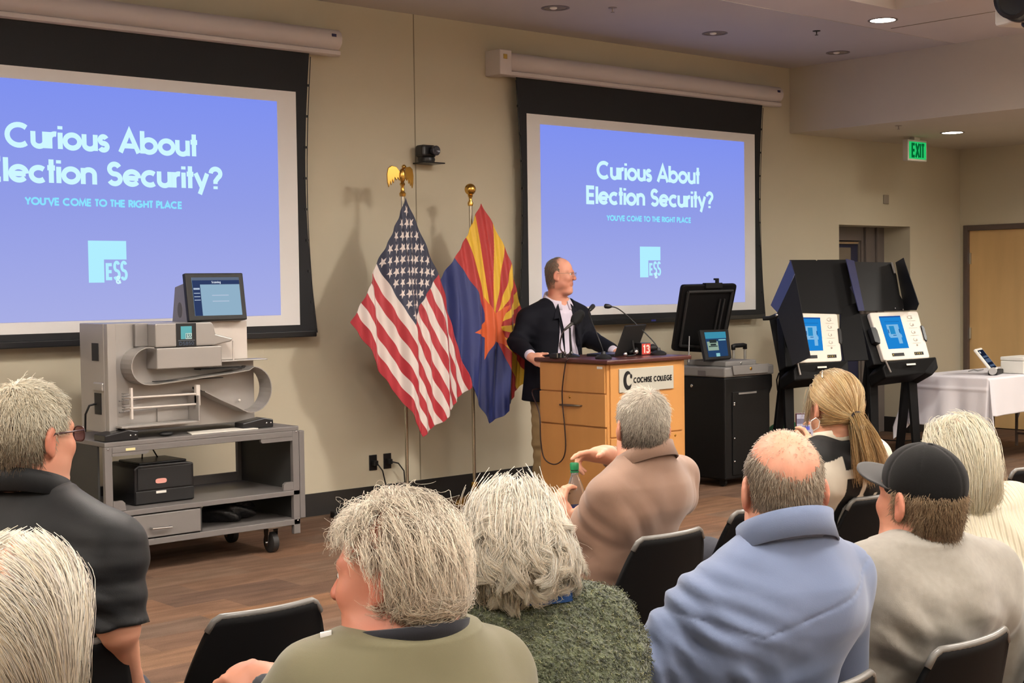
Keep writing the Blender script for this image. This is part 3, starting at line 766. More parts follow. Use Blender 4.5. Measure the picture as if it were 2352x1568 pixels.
obj('light_panel', MB().box(4.23, 4.516, YS0 - .008, YS0, 1.176, 1.404), M_scl, s, W=True, bev=.004)
obj('side_tray', MB().box(4.27, 4.60, YS0 - .10, YS0 + .02, 1.168, 1.176), M_sc, s, W=True, bev=.003)
obj('side_rod', MB().tube([(4.377, YS0 - .08, 1.172), (4.377, YS0 - .08, 1.29)], .006, 10), M_scl, s, W=True, smooth=40)
obj('knob', MB().ball((4.447, YS0 - .02, .93), .008), M_scl, s, W=True, smooth=True)
for pts in ([(3.42, 7.50, .763), (3.73, 7.36, .763)], [(4.42, 7.50, .763), (4.63, 7.40, .763)]):
    (x0, y1, z0), (x1, y0, _) = pts
    f = obj('foot_bracket', MB().prism([(x0 if x0 > 3.52 else 3.53, y1, .763), (x1, y1, .763), (x1, y1, .81), (x1 - .06, y1, .822), ((x0 if x0 > 3.52 else 3.53), y1, .80)][::-1], (0, y0 - y1, 0)), M_blackg, s, W=True, bev=.006)
    b = MB()
    for dx in (.02, .05): b.ball((x1 - dx, y0 - .001, .79), .006, 10, 6)
    obj('bracket_screws', b, M_chrome, f, W=True, smooth=True)
# tilted touchscreen
A = Matrix.Translation((4.11, YS0 - .06, 1.412)) @ Matrix.Rotation(math.radians(-9), 4, 'X')
hs = obj('monitor_housing', MB().prism([(.0, .02, 0), (.0, .22, 0), (.0, .14, .22), (.0, .02, .225)], (.37, 0, 0)), M_scd, s)
hs.data.transform(ROOT[s.name].inverted() @ A)
bz = MB().box(-.012, .372, -.012, .022, -.002, .278, A)
bz = obj('monitor_bezel', bz, M_black, s, W=True, bev=.006)
sc_ = obj('monitor_screen', MB().box(.028, .34, -.0135, -.011, .027, .252, A), emat('scan screen', (164, 200, 226), .75), bz, W=True)
MA = np.array(A)[:3, :3]
def onA(off): return (np.array(A) @ np.array((0, off, 0, 1)))[:3], MA @ np.array((1, 0, 0)), MA @ np.array((0, 0, 1))
O, ux, uz = onA(-.0142)
obj('menu_bar', strip_mb([(.028, .34, .21, .235), (.028, .078, .027, .21)], O, ux, uz), emat('scan menu', (60, 78, 126), .6), sc_, W=True)
O, ux, uz = onA(-.0146)
obj('status_bar', strip_mb([(.028, .34, .235, .252)], O, ux, uz), emat('scan status', (120, 134, 158), .6), sc_, W=True)
O, ux, uz = onA(-.015)
obj('menu_text', text_mb('Scanning', .155, .215, .217, .013, O, ux, uz, .18), emat('scan text', (226, 236, 250), .9), sc_, W=True)
obj('menu_buttons', strip_mb([(.033, .073, .18, .19), (.033, .073, .157, .161), (.033, .073, .137, .141), (.033, .073, .117, .121), (.15, .26, .143, .148), (.15, .26, .108, .113)], O, ux, uz), emat('scan buttons', (200, 216, 240), .8), sc_, W=True)
obj('speaker_grille', MB().lathe([(.001, 0), (.025, 0), (.025, .002), (.001, .002)], (4.108, YS0 + .06, 1.475), 20, Matrix.Rotation(PI / 2, 4, 'Y') @ Matrix.Scale(1.8, 4, (1, 0, 0))), mat('grille', (90, 86, 84), .6), s, W=True)

tag(obj('paper_sheets', MB().prism([(4.06, 7.362, .763), (4.50, 7.362, .763), (4.47, 7.49, .763), (4.10, 7.49, .763)][::-1], (0, 0, .006)), mat('white paper', (228, 224, 214), .7)),
    'small stack of white paper lying on the front edge of the cart top', 'paper')
tag(obj('computer_mouse', MB().ball((3.93, 7.42, .776), (.045, .03, .014)), M_black, smooth=True), 'small black computer mouse on the cart top under the scanner', 'mouse')
# printer on the middle shelf
t = thing('printer', 'black desktop printer on the middle shelf of the cart', 'printer', (3.94, 7.62, .375))
obj('body', MB().prism([(3.752, 7.47, .377), (4.128, 7.47, .377), (4.128, 7.47, .59), (4.08, 7.47, .60), (3.78, 7.47, .602), (3.752, 7.47, .585)], (0, .32, 0)), M_blackg, t, W=True, bev=.008)
obj('top_cover', MB().box(3.80, 4.10, 7.50, 7.76, .598, .612), M_blackg, t, W=True, bev=.006)
obj('paper_drawer', MB().box(3.756, 4.124, 7.463, 7.475, .382, .455), M_black, t, W=True, bev=.004)
obj('front_panel', MB().box(3.77, 4.11, 7.464, 7.475, .46, .585), M_black, t, W=True, bev=.004)
obj('logo_badge', MB().prism([(3.88 + .035 * (1 + math.copysign(abs(math.cos(a)) ** .5, math.cos(a))), 7.4625, .505 + .014 * math.copysign(abs(math.sin(a)) ** .7, math.sin(a))) for a in [2 * PI * i / 20 for i in range(20)]], (0, .002, 0)), mat('red badge', (212, 150, 140), .5), t, W=True)
obj('sticker', MB().box(3.882, 3.945, 7.4615, 7.464, .435, .449), M_white, t, W=True)
tag(obj('power_cable', MB().tube([(3.92, 7.70, .61), (3.925, 7.70, .66), (3.95, 7.72, .70), (3.96, 7.74, .728)], .004, 6).tube([(4.02, 7.70, .61), (3.99, 7.70, .66), (3.965, 7.72, .70), (3.96, 7.74, .728)], .004, 6), M_black, smooth=True),
    'thin black cable rising from the printer to the cart top', 'cable')
# dark bag on the bottom shelf
def lump(c, r, seed, amp=.12, nu=36, nv=22, flat=-.6):
    mb = MB(); rs = np.random.default_rng(seed); ph = rs.uniform(0, 6.28, (6, 3)); fr = rs.uniform(2, 5, (6, 3))
    for j in range(nv + 1):
        th = PI * j / nv
        for i in range(nu):
            a = 2 * PI * i / nu
            d = np.array((math.sin(th) * math.cos(a), math.sin(th) * math.sin(a), -math.cos(th)))
            k = 1 + amp * sum(math.sin(fr[q] @ d * 1.6 + ph[q, 0]) for q in range(6)) / 2.2
            z = max(d[2] * k, flat)
            mb.v.append((c[0] + r[0] * d[0] * k, c[1] + r[1] * d[1] * k, c[2] + r[2] * z))
    for j in range(nv):
        for i in range(nu):
            a, b = j * nu + i, j * nu + (i + 1) % nu; mb.f.append((a, b, b + nu, a + nu))
    return mb
tag(obj('folded_cover', lump((4.42, 7.62, .257), (.17, .13, .07), 3, .2, flat=-.8), mat('black nylon', (26, 26, 28), .4, bump=(14, .8, .02)), smooth=True), 'crumpled black nylon cover on the bottom shelf of the cart', 'bag')

# ================================================================== LECTERN
M_lw = mat('maple laminate', (184, 131, 74), .42, noise=(2.2, .07), stretch=(4, 4, .6))
M_lt = mat('dark cherry top', (70, 36, 30), .3, noise=(3, .15))
M_gap = mat('dark joint', (92, 62, 34), .7)
LX0, LX1, LY0, LY1 = 6.662, 7.425, 6.60, 7.24
t = thing('lectern', 'maple wood lectern with dark top and a college sign, in front of the speaker', 'lectern', (7.04, 6.92, 0))
obj('cabinet', MB().box(LX0 + .006, LX1 - .0, LY0 + .004, LY1, .03, 1.068), M_lw, t, W=True, bev=.004)
obj('plinth', MB().box(LX0 + .03, LX1 - .03, LY0 + .03, LY1 - .03, 0, .03), M_black, t, W=True)
obj('top', MB().box(LX0 - .03, LX1 + .035, LY0 - .035, LY1 + .03, 1.070, 1.098), M_lt, t, W=True, bev=.008)
obj('side_panel', MB().box(LX0 - .006, LX0 + .006, LY0 + .015, LY1 - .005, .878, 1.066), M_lw, t, W=True, bev=.003)
dr = obj('drawer', MB().box(LX0 - .012, LX0 + .006, LY0 + .005, LY1 - .005, .658, .870), M_lw, t, W=True, bev=.003)
obj('drawer_handle', MB().tube([(LX0 - .012, 7.02, .785), (LX0 - .035, 7.01, .787), (LX0 - .04, 6.92, .788), (LX0 - .035, 6.83, .789), (LX0 - .012, 6.82, .789)], [.004, .006, .009, .006, .004], 8), mat('pewter', (120, 110, 96), .35, .8), dr, W=True, smooth=True)
obj('lock', MB().ball((LX0 - .013, 6.937, .841), (.003, .009, .009), 12, 8), M_brass, dr, W=True, smooth=True)
obj('side_door', MB().box(LX0 - .008, LX0 + .006, LY0 + .01, LY1 - .005, .05, .648), M_lw, t, W=True, bev=.003)
fp = obj('front_panel', MB().box(LX0 + .03, LX1 - .035, LY0 - .006, LY0 + .004, .588, 1.062), M_lw, t, W=True, bev=.003)
fd = obj('front_door', MB().box(LX0 + .03, LX1 - .035, LY0 - .006, LY0 + .004, .05, .578), M_lw, t, W=True, bev=.003)
obj('lock', MB().ball((7.313, LY0 - .008, .556), (.009, .003, .009), 12, 8), M_brass, fd, W=True, smooth=True)
obj('sticker', MB().box(LX0 - .0075, LX0 - .005, 6.632, 6.682, 1.038, 1.054), M_white, t, W=True)
sg = obj('sign', MB().box(6.766, 7.292, LY0 - .016, LY0 - .006, .878, 1.034), mat('brushed sign', (186, 184, 172), .4, .2), t, W=True, bev=.002)
M_ink = mat('sign ink', (18, 18, 20), .5)
O = (0, LY0 - .0175, 0)
obj('lettering', text_mb('COCHISE COLLEGE', 6.898, 7.274, .937, .034, O, EX, EZ, .27, .1), M_ink, sg, W=True)
lg = MB()
cxg, czg = 6.842, .957
for (rx, rz, wd, a0, a1, ox) in ((.042, .050, .036, 48, 332, .006), (.040, .048, .026, 12, 52, .006), (.070, .062, .007, 110, 235, .016)):
    n = 20; b0 = len(lg.v)
    for i in range(n + 1):
        a = math.radians(a0 + (a1 - a0) * i / n); f = math.sin(PI * i / n) ** .6 * .5
        for sg_ in (-1, 1): lg.v.append((cxg + ox + (rx + sg_ * wd * f) * math.cos(a) * .78, LY0 - .0175, czg + (rz + sg_ * wd * f) * math.sin(a)))
    for i in range(n): lg.f.append((b0 + 2 * i, b0 + 2 * i + 1, b0 + 2 * i + 3, b0 + 2 * i + 2))
obj('logo', lg, M_ink, sg, W=True)
ZT = 1.098
def up_from(px, py, Y): return tuple(at(px, py, Y=Y))
# laptop, lid toward the room
t = thing('laptop', 'open black laptop on the lectern, its lid back toward the audience', 'laptop', (7.17, 6.95, ZT))
A = Matrix.Translation((7.155, 6.90, ZT)) @ Matrix.Rotation(math.radians(18), 4, 'Z')
obj('keyboard_base', MB().box(-.165, .165, .0, .22, 0, .018, A), M_blackg, t, W=True, bev=.004)
obj('lid', MB().box(-.165, .165, -.006, .006, .0, .215, A @ Matrix.Translation((0, .002, .012)) @ Matrix.Rotation(math.radians(22), 4, 'X')), M_black, t, W=True, bev=.004)
M_mic = mat('microphone black', (20, 20, 21), .5)
def gooseneck(label, base, Yb, pts, Yp, head, Yh):
    b = at(*base, Z=ZT) if Yb is None else at(*base, Y=Yb)
    b[2] = ZT
    t = thing('gooseneck_microphone', label, 'microphone', tuple(b), 0, 'gooseneck microphones on the lectern')
    obj('base', MB().lathe([(.001, 0), (.055, 0), (.057, .012), (.04, .024), (.018, .032), (.012, .05), (.001, .05)], tuple(b), 24), M_mic, t, W=True, smooth=40)
    P = [Vector((b[0], b[1], ZT + .045))] + [Vector(at(px, py, Y=y)) for (px, py), y in zip(pts, Yp)]
    fine = []
    for i in range(len(P) - 1):
        p0, p1, p2, p3 = P[max(i - 1, 0)], P[i], P[i + 1], P[min(i + 2, len(P) - 1)]
        for k in range(6):
            q = k / 6; fine.append(.5 * ((2 * p1) + (p2 - p0) * q + (2 * p0 - 5 * p1 + 4 * p2 - p3) * q * q + (3 * p1 - p0 - 3 * p2 + p3) * q ** 3))
    fine.append(P[-1])
    obj('neck', MB().tube(fine, .0042, 8), M_mic, t, W=True, smooth=True)
    h = Vector(at(*head, Y=Yh)); dv = (h - P[-1]).normalized()
    obj('head', MB().tube([P[-1] - dv * .005, P[-1] + dv * .008, h - dv * .01, h + dv * .012, h + dv * .02], [.006, .013, .0165, .0165, .009], 14), M_mic, t, W=True, smooth=True)
gooseneck('gooseneck microphone at the middle of the lectern, its neck nearly upright', (1386, 812), 6.72, [(1376, 780), (1362, 745), (1353.5, 722), (1354, 712)], [6.74, 6.82, 6.88, 6.93], (1361, 704), 6.98)
gooseneck('long gooseneck microphone bending left over the lectern from its right side', (1512, 806), 6.78, [(1497, 780), (1455, 738), (1430, 716), (1415, 706.5), (1404, 704)], [6.82, 6.92, 6.98, 7.01, 7.03], (1394, 703), 7.05)
# foam microphone on a short table stand
b = at(1312, 820, Z=ZT)
t = thing('stand_microphone', 'foam covered microphone on a short black table stand by the speakers hand', 'microphone', tuple(b))
ym = b[1]
obj('stand_base', MB().lathe([(.001, 0), (.06, 0), (.062, .008), (.05, .016), (.016, .026), (.01, .04), (.001, .04)], tuple(b), 24), mat('black chrome', (60, 58, 58), .25, .7), t, W=True, smooth=40)
obj('stand_pole', MB().tube([tuple(b + np.array((0, 0, .03))), up_from(1310, 780, ym), up_from(1309, 752, ym)], [.009, .008, .007], 10), M_mic, t, W=True, smooth=40)
m0, m1, m2 = Vector(up_from(1297, 757, ym)), Vector(up_from(1317, 740, ym)), Vector(up_from(1338, 716, ym + .05))
obj('microphone_body', MB().tube([m0, m0.lerp(m1, .5), m1], [.008, .011, .014], 12), mat('grey mic body', (70, 66, 64), .4, .3), t, W=True, smooth=True)
dv = (m2 - m1)
obj('foam_windscreen', MB().tube([m1 - dv * .1, m1 + dv * .05, m1 + dv * .3, m1 + dv * .6, m1 + dv * .85, m1 + dv * 1.0], [.012, .026, .038, .036, .03, .012], 16), mat('foam', (16, 16, 17), .95, bump=(250, .6)), t, W=True, smooth=True)
# its cable runs off the lectern and loops down the side
cpts = [m0, Vector(up_from(1290, 770, ym)), Vector(up_from(1287, 800, ym + .03)), Vector((LX0 - .036, 6.93, 1.104)), Vector((LX0 - .046, 6.94, 1.06))]
xs = LX0 - .05
cpts += [Vector(at(1291, 905, X=xs)), Vector(at(1297, 980, X=xs)), Vector(at(1299, 1030, X=xs)), Vector(at(1291, 1056, X=xs)), Vector(at(1272, 1066, X=xs - .03)), Vector(at(1250, 1052, X=xs - .05)), Vector(at(1242, 1010, X=xs - .06)), Vector(at(1239, 950, X=xs - .06)), Vector((LX0 - .05, 7.27, .86)), Vector((LX0 + .02, 7.275, .88)), Vector((LX0 + .12, 7.262, .90))]
fine = []
for i in range(len(cpts) - 1):
    p0, p1, p2, p3 = cpts[max(i - 1, 0)], cpts[i], cpts[i + 1], cpts[min(i + 2, len(cpts) - 1)]
    for k in range(5):
        q = k / 5; fine.append(.5 * ((2 * p1) + (p2 - p0) * q + (2 * p0 - 5 * p1 + 4 * p2 - p3) * q * q + (3 * p1 - p0 - 3 * p2 + p3) * q ** 3))
obj('cable', MB().tube(fine, .0045, 8), mat('dark red brown cable', (40, 20, 18), .5), t, W=True, smooth=True)
b = at(1280, 822, Z=ZT)
t = thing('audio_recorder', 'small black audio recorder with silver trim on the lectern corner', 'recorder', tuple(b), math.radians(10))
obj('body', MB().box(-.05, .03, -.03, .03, 0, .032), M_blackg, t, bev=.004)
obj('silver_frame', MB().tube([(-.045, -.034, .004), (-.045, -.034, .034), (-.005, -.034, .034), (-.005, -.034, .004)], .003, 8).box(.035, .075, -.03, .02, 0, .012), M_chrome, t, bev=.002)
obj('microphone_capsule', MB().tube([(.04, 0, .022), (.085, 0, .03)], [.012, .014], 12), M_chrome, t, smooth=40)
b = at(1474, 815, Z=ZT)
t = thing('reporter_microphone', 'reporter microphone lying on the lectern with a red number 13 cube', 'microphone', tuple(b), math.radians(-4))
cb = obj('red_cube', MB().box(-.045, .045, -.045, .045, 0, .085), mat('cube black', (24, 22, 22), .4), t, bev=.004)
obj('red_face', MB().box(-.04, .04, -.0465, -.0445, .006, .08), mat('red face', (176, 58, 50), .4), cb)
obj('number', text_mb('13', -.03, .032, .016, .054, (0, -.0475, 0), EX, EZ, .2, .06), mat('number pink white', (236, 200, 190), .4), cb)
obj('handle', MB().tube([(-.04, 0, .04), (-.07, .01, .03), (-.10, .02, .018)], [.016, .014, .011], 12), M_mic, t, smooth=True)
obj('windscreen', MB().tube([(.04, 0, .042), (.07, 0, .044), (.11, 0, .046), (.13, 0, .046)], [.018, .026, .028, .014], 14), M_mic, t, smooth=True)
b = at(1450, 818, Z=ZT)
t = thing('clip_microphone', 'tiny silver clip microphone with a short black antenna beside the red cube', 'microphone', tuple(b))
obj('antenna', MB().tube([(.03, 0, .02), (.012, 0, .11)], [.007, .008], 10), M_black, t, smooth=40)
obj('capsule', MB().ball((.035, -.01, .03), .018, 14, 8).ball((-.07, -.01, .018), .016, 14, 8), M_chrome, t, smooth=True)
obj('wire', MB().tube([(-.07, -.01, .006), (-.03, -.02, .006), (.02, -.02, .01), (.035, -.01, .02)], .004, 8), M_black, t, smooth=True)
b = np.array((7.36, 6.95, ZT))
t = thing('wireless_receiver', 'small black wireless box on the right end of the lectern top', 'receiver', tuple(b))
obj('body', MB().box(-.07, .05, -.04, .04, 0, .05), M_black, t, bev=.006)
obj('front_plate', MB().box(.0, .04, -.042, -.039, .008, .046), mat('grey plate 2', (70, 70, 72), .4), t, bev=.002)

# ================================================================== BALLOT BOX SCANNER
M_bb = mat('ballot box plastic', (10, 10, 11), .5, bump=(300, .15), spec=.3)
M_gr = mat('grey moulded plastic', (112, 110, 108), .5)
t = thing('ballot_box', 'black wheeled ballot box with grey top, touchscreen and raised lid beside the lectern', 'ballot box', (8.87, 7.42, 0))
x0, x1, y0, y1 = 8.575, 9.165, 7.215, 7.70
obj('bin', MB().prism([(x0, y0, .06), (x1 - .035, y0, .06), (x1 - .035, y0, .70), (x1, y0, .76), (x1, y0, .856), (x0, y0, .856)], (0, y1 - y0, 0)), M_bb, t, W=True, bev=.012)
dn = obj('front_door', MB().box(8.66, 9.10, y0 - .008, y0, .09, .74), M_bb, t, W=True, bev=.006)
obj('slot_bar', MB().box(8.73, 8.945, y0 - .014, y0 - .008, .718, .732), mat('steel grey', (140, 138, 136), .4, .5), dn, W=True)
lk = MB()
for z in (.655, .64, .38, .2): lk.ball((8.672, y0 - .012, z), .009, 10, 6)
obj('locks', lk, M_chrome, dn, W=True, smooth=True)
obj('side_lock', MB().ball((x0 - .004, 7.55, .78), (.004, .014, .014), 10, 6), M_chrome, t, W=True, smooth=True)
obj('rim', MB().box(x0 - .008, x1 + .008, y0 - .008, y1 + .005, .856, .934), M_gr, t, W=True, bev=.012)
fl = obj('front_flap', MB().prism([(8.645, y0 - .014, .945), (8.66, y0 - .014, .874), (9.075, y0 - .014, .872), (9.09, y0 - .014, .945)][::-1], (0, -.012, 0)), M_gr, t, W=True, bev=.004)
obj('flap_lock', MB().ball((8.86, y0 - .028, .915), (.014, .004, .014), 12, 8), M_brass, fl, W=True, smooth=True)
obj('side_latch', MB().box(x0 - .010, x0 - .007, 7.40, 7.48, .865, .905), mat('latch grey', (80, 78, 78), .5), t, W=True)
obj('scanner_deck', MB().box(8.66, 9.035, y0 + .06, y1 - .02, .934, .976), M_gr, t, W=True, bev=.008)
obj('deck_lock', MB().ball((8.845, y0 + .058, .955), (.012, .004, .012), 12, 8), M_chrome, t, W=True, smooth=True)
ld = [at(1569, 655, Y=7.50), at(1694, 652, Y=7.50), at(1673, 752, Y=7.66), at(1544, 803, Y=7.70)]
ld[3] = at(1545, 803, Y=7.72)
c = [np.array(p) for p in ld]
def rounded_quad(cs, r):
    out = []
    n = len(cs)
    for i in range(n):
        p, a, b = cs[i], cs[i - 1], cs[(i + 1) % n]
        u = (a - p) / np.linalg.norm(a - p); v = (b - p) / np.linalg.norm(b - p)
        s_, e_ = p + u * r, p + v * r
        for k in range(5):
            q = k / 4; out.append((1 - q) ** 2 * s_ + 2 * q * (1 - q) * p + q * q * e_)
    return out
tl, tr = c[0], c[1]; dn_ = np.array((-.0, .19, -.60))
bl_, br_ = np.array(at(1546, 806, Y=7.70)), np.array(at(1662, 812, Y=7.70))
lid = obj('lid', MB().prism(rounded_quad([tl, tr, br_, bl_], .035), (0, .03, .01)), M_bb, t, W=True, bev=.008)
nrm = np.cross(tr - tl, bl_ - tl); nrm /= np.linalg.norm(nrm)
if nrm[1] > 0: nrm = -nrm
ce_ = (tl + tr + br_ + bl_) / 4
inn = [ce_ + (q - ce_) * .82 for q in (tl, tr, br_, bl_)]
rb = MB()
for i in range(4):
    a, b_ = inn[i] + nrm * .012, inn[(i + 1) % 4] + nrm * .012
    rb.tube([a, b_], .012, 8)
obj('lid_rim', rb, mat('lid rib', (34, 34, 35), .5), lid, W=True, smooth=40)
rb = MB()
for f_ in (.70, .78):
    a, b_ = tl + (tr - tl) * f_, bl_ + (br_ - bl_) * f_
    rb.tube([a + (b_ - a) * .2 + nrm * .015, a + (b_ - a) * .8 + nrm * .015], .008, 8)
obj('lid_ribs', rb, MATS['lid rib'], lid, W=True, smooth=40)
tm = tl + (tr - tl) * .55
obj('lid_latch', MB().box(tm[0] - .10, tm[0] + .10, tm[1] - .01, tm[1] + .03, tm[2] - .03, tm[2] + .014).box(tm[0] + .04, tm[0] + .07, tm[1], tm[1] + .02, tm[2] + .01, tm[2] + .04).box(tm[0] + .02, tm[0] + .07, tm[1], tm[1] + .02, tm[2] + .035, tm[2] + .05), M_bb, lid, W=True, bev=.004)
obj('lid_stay', MB().tube([at(1583, 772, Y=7.55), at(1581.5, 832, Y=7.50)], .005, 8), mat('stay rod', (110, 110, 110), .3, .6), t, W=True)
sc0 = [at(1607, 757, Y=7.52), at(1673, 755, Y=7.52), at(1681, 811, Y=7.36), at(1620.5, 826, Y=7.36)]
sc0[2] = at(1681, 821, Y=7.36); 
n_ = np.cross(np.array(sc0[1]) - sc0[0], np.array(sc0[3]) - sc0[0]); n_ /= np.linalg.norm(n_)
if n_[1] > 0: n_ = -n_
bz = obj('touchscreen', MB().prism([tuple(p) for p in sc0], tuple(-n_ * .03)), M_black, t, W=True, bev=.006)
def onq(q, u, v, off):
    a = np.array(q[0]) * (1 - u) * (1 - v) + np.array(q[1]) * u * (1 - v) + np.array(q[2]) * u * v + np.array(q[3]) * (1 - u) * v
    return a + n_ * off
def qrect(mb, q, u0, u1, v0, v1, off): mb.quad(*(tuple(onq(q, u, v, off)) for u, v in ((u0, v1), (u1, v1), (u1, v0), (u0, v0)))); return mb
ds = obj('display', qrect(MB(), sc0, .13, .87, .1, .93, .002), emat('ballot blue', (46, 78, 122), .7), bz, W=True)
obj('display_header', qrect(MB(), sc0, .13, .87, .1, .32, .003), emat('ballot header', (70, 160, 190), .75), ds, W=True)
im = qrect(MB(), sc0, .16, .55, .42, .72, .003)
obj('display_picture', im, emat('ballot pic', (170, 196, 176), .7), ds, W=True)
im = qrect(qrect(qrect(MB(), sc0, .25, .50, .36, .47, .004), sc0, .27, .47, .50, .56, .004), sc0, .2, .52, .57, .60, .004)
obj('display_arrow', im, emat('ballot arrow', (60, 70, 70), .5), ds, W=True)
obj('display_button', qrect(qrect(MB(), sc0, .42, .56, .82, .93, .004), sc0, .58, .84, .36, .40, .004), emat('ballot button', (150, 214, 220), .8), ds, W=True)
h0, h1, h2, h3 = at(1685, 820, Y=7.52), at(1684, 794, Y=7.52), at(1711, 792, Y=7.52), at(1711, 822, Y=7.52)
obj('carry_handle', MB().tube([h0 + np.array((0, 0, -.02)), h0 * .4 + h1 * .6, h1, h2, h2 * .6 + h3 * .4, h3 + np.array((0, 0, -.02))], .011, 10), mat('grey handle', (150, 146, 138), .4, .3), t, W=True, smooth=40)
obj('handle_grip', MB().tube([h0 * .35 + h1 * .65, h1, h1 * .85 + h2 * .15, h1 * .15 + h2 * .85, h2, h3 * .3 + h2 * .7], .018, 12), M_black, t, W=True, smooth=True)
for x, y in ((x0 + .07, y0 + .08), (x1 - .1, y0 + .08), (x0 + .07, y1 - .08), (x1 - .1, y1 - .08)):
    obj('caster', MB().tube([(x - .012, y, .03), (x + .012, y, .03)], .03, 20).box(x - .02, x + .02, y - .02, y + .02, .045, .062), M_black, t, W=True)

# ================================================================== VOTING BOOTHS
M_vw = mat('voting unit white', (228, 220, 208), .4)
M_bo = mat('booth black', (9, 9, 10), .6, bump=(300, .1), spec=.25)
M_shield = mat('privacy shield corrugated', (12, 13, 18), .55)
M_print = mat('pale print', (176, 168, 158), .6)
M_yel = mat('keypad marks', (186, 160, 40), .5)
def booth(label, pxs, ymid, left):
    """pxs: four panel corners in the picture (TL,TR,BR,BL)"""
    (ax, ay), (bx, by), (cx_, cy_), (dx_, dy_) = pxs
    mid = at((ax + bx + cx_ + dx_) / 4, (ay + by + cy_ + dy_) / 4, Y=ymid)
    rot = math.radians(-14)
    ux = np.array((math.cos(rot), math.sin(rot), 0)); uy = np.array((-math.sin(rot), math.cos(rot), 0))
    tilt = math.radians(25)
    uv = np.array((0, 0, 1)) * math.cos(tilt) + uy * math.sin(tilt)      # up the panel, leaning back
    nn = np.cross(ux, uv); nn = nn if nn[1] < 0 else -nn
    def pp(px, py, off=0.0): return at_plane(px, py, mid + nn * off, nn)
    t = thing('voting_booth', label, 'voting machine', (mid[0], mid[1] + .1, 0), 0, 'voting machines on booth stands')
    c4 = [pp(*q) for q in pxs]
    def U(u, v, off=0.0):
        a = c4[0] * (1 - u) * (1 - v) + c4[1] * u * (1 - v) + c4[2] * u * v + c4[3] * (1 - u) * v
        return a + nn * off
    def R(mb, u0, u1, v0, v1, off=.002):
        return mb.quad(*(tuple(U(u, v, off)) for u, v in ((u0, v1), (u1, v1), (u1, v0), (u0, v0))))
    pan = obj('front_panel', MB().prism(rounded_quad(c4, .025), tuple(-nn * .045)), M_vw, t, W=True, bev=.008)
    scn = obj('display', R(MB(), .16, .60, .09, .77), emat('vote blue', (34, 142, 226), .85), pan, W=True)
    obj('display_header', R(MB(), .16, .60, .09, .12, .0025), emat('vote header', (40, 96, 176), .8), scn, W=True)
    dg = R(R(R(MB(), .255, .50, .27, .52, .003), .27, .52, .48, .545, .003), .425, .50, .545, .67, .003)
    obj('display_diagram', dg, emat('vote diagram', (140, 200, 244), .85), scn, W=True)
    obj('diagram_screen', R(MB(), .30, .405, .30, .47, .0035), emat('vote diagram dark', (44, 150, 214), .85), scn, W=True)
    obj('diagram_marks', R(R(R(R(MB(), .257, .275, .37, .45, .004), .485, .505, .37, .45, .004), .34, .41, .49, .505, .004), .24, .54, .205, .212, .004), emat('vote marks', (30, 100, 170), .8), scn, W=True)
    inst = MB()
    for i, (u, v) in enumerate(((.80, .13), (.80, .28), (.79, .44), (.79, .60))):
        cc = [U(u + .05 * math.cos(a) * (.9 if i else 1.1), v + .035 * math.sin(a), .003) for a in np.linspace(.6, 5.6 if i == 0 else 4.2, 12)]
        inst.tube(cc, .0014, 5); R(inst, u - .09, u + .09, v + .075, v + .08, .003)
        R(inst, u + .01, u + .035, v - .01, v + .03, .003)
    obj('instructions', inst, M_print, pan, W=True)
    obj('button', MB().ball(U(.79, .72, .002), .008, 10, 6), M_print, pan, W=True, smooth=True)
    kp = obj('keypad', R(R(MB(), .20, .46, .86, .925), .68, .88, .86, .925), M_black, pan, W=True)
    obj('keypad_marks', R(R(R(R(R(MB(), .695, .705, .88, .905, .003), .735, .745, .88, .905, .003), .775, .79, .875, .91, .003), .82, .83, .88, .905, .003), .215, .235, .88, .905, .003), M_yel, kp, W=True)
    # moulded side grips
    for u0, u1 in ((-.09, .03), (.965, 1.03)):
        obj('side_grip', MB().prism([U(u0, .32, .012), U(u1 - .02, .32, .012), U(u1, .38, .012), U(u1, .58, .012), U(u1 - .02, .66, .012), U(u0, .62, .012)], tuple(-nn * .05)), M_blackg, t, W=True, bev=.004)
    # black tray behind and below
    obj('back_tray', MB().prism([U(-.14, -.02, -.046), U(1.0, -.03, -.046), U(1.01, 1.03, -.046), U(-.16, 1.03, -.046)], tuple(-nn * .09)), M_bo, t, W=True, bev=.01)
    low = obj('lower_drawer', MB().prism([U(.03, 1.03, .01), U(1.12, .99, .01), U(1.13, 1.22, -.0), U(1.0, 1.34, -.03), U(.86, 1.28, -.03), U(-.02, 1.32, -.03), U(-.06, 1.12, -.01)], tuple(-nn * .20)), M_bo, t, W=True, bev=.012)
    obj('drawer_label', R(MB(), .42, .62, 1.1, 1.135, .014), M_vw, low, W=True)
    obj('trim_bar', MB().tube([U(.0, 1.0, .012), U(.06, 1.24, .0)], .008, 8), mat('booth trim', (130, 124, 118), .4, .4), low, W=True)
    # legs
    base = mid + uy * .10
    for sx in (-1, 1):
        p = base + ux * .21 * sx
        p1 = p + np.array((0, 0, -.34)); p1[2] = .98
        p2 = base + ux * .235 * sx - uy * .07; p2[2] = 0.0; p3 = base + ux * .235 * sx + uy * .17; p3[2] = 0.0
        w = ux * .05
        for q in (p2, p3):
            obj('leg', MB().prism([tuple(p1 - w), tuple(p1 + w), tuple(q + w * .7), tuple(q - w * .7)], tuple(uy * .035)), M_bo, t, W=True, bev=.006)
    pm = base + np.array((0, 0, 0.)); pm[2] = .86
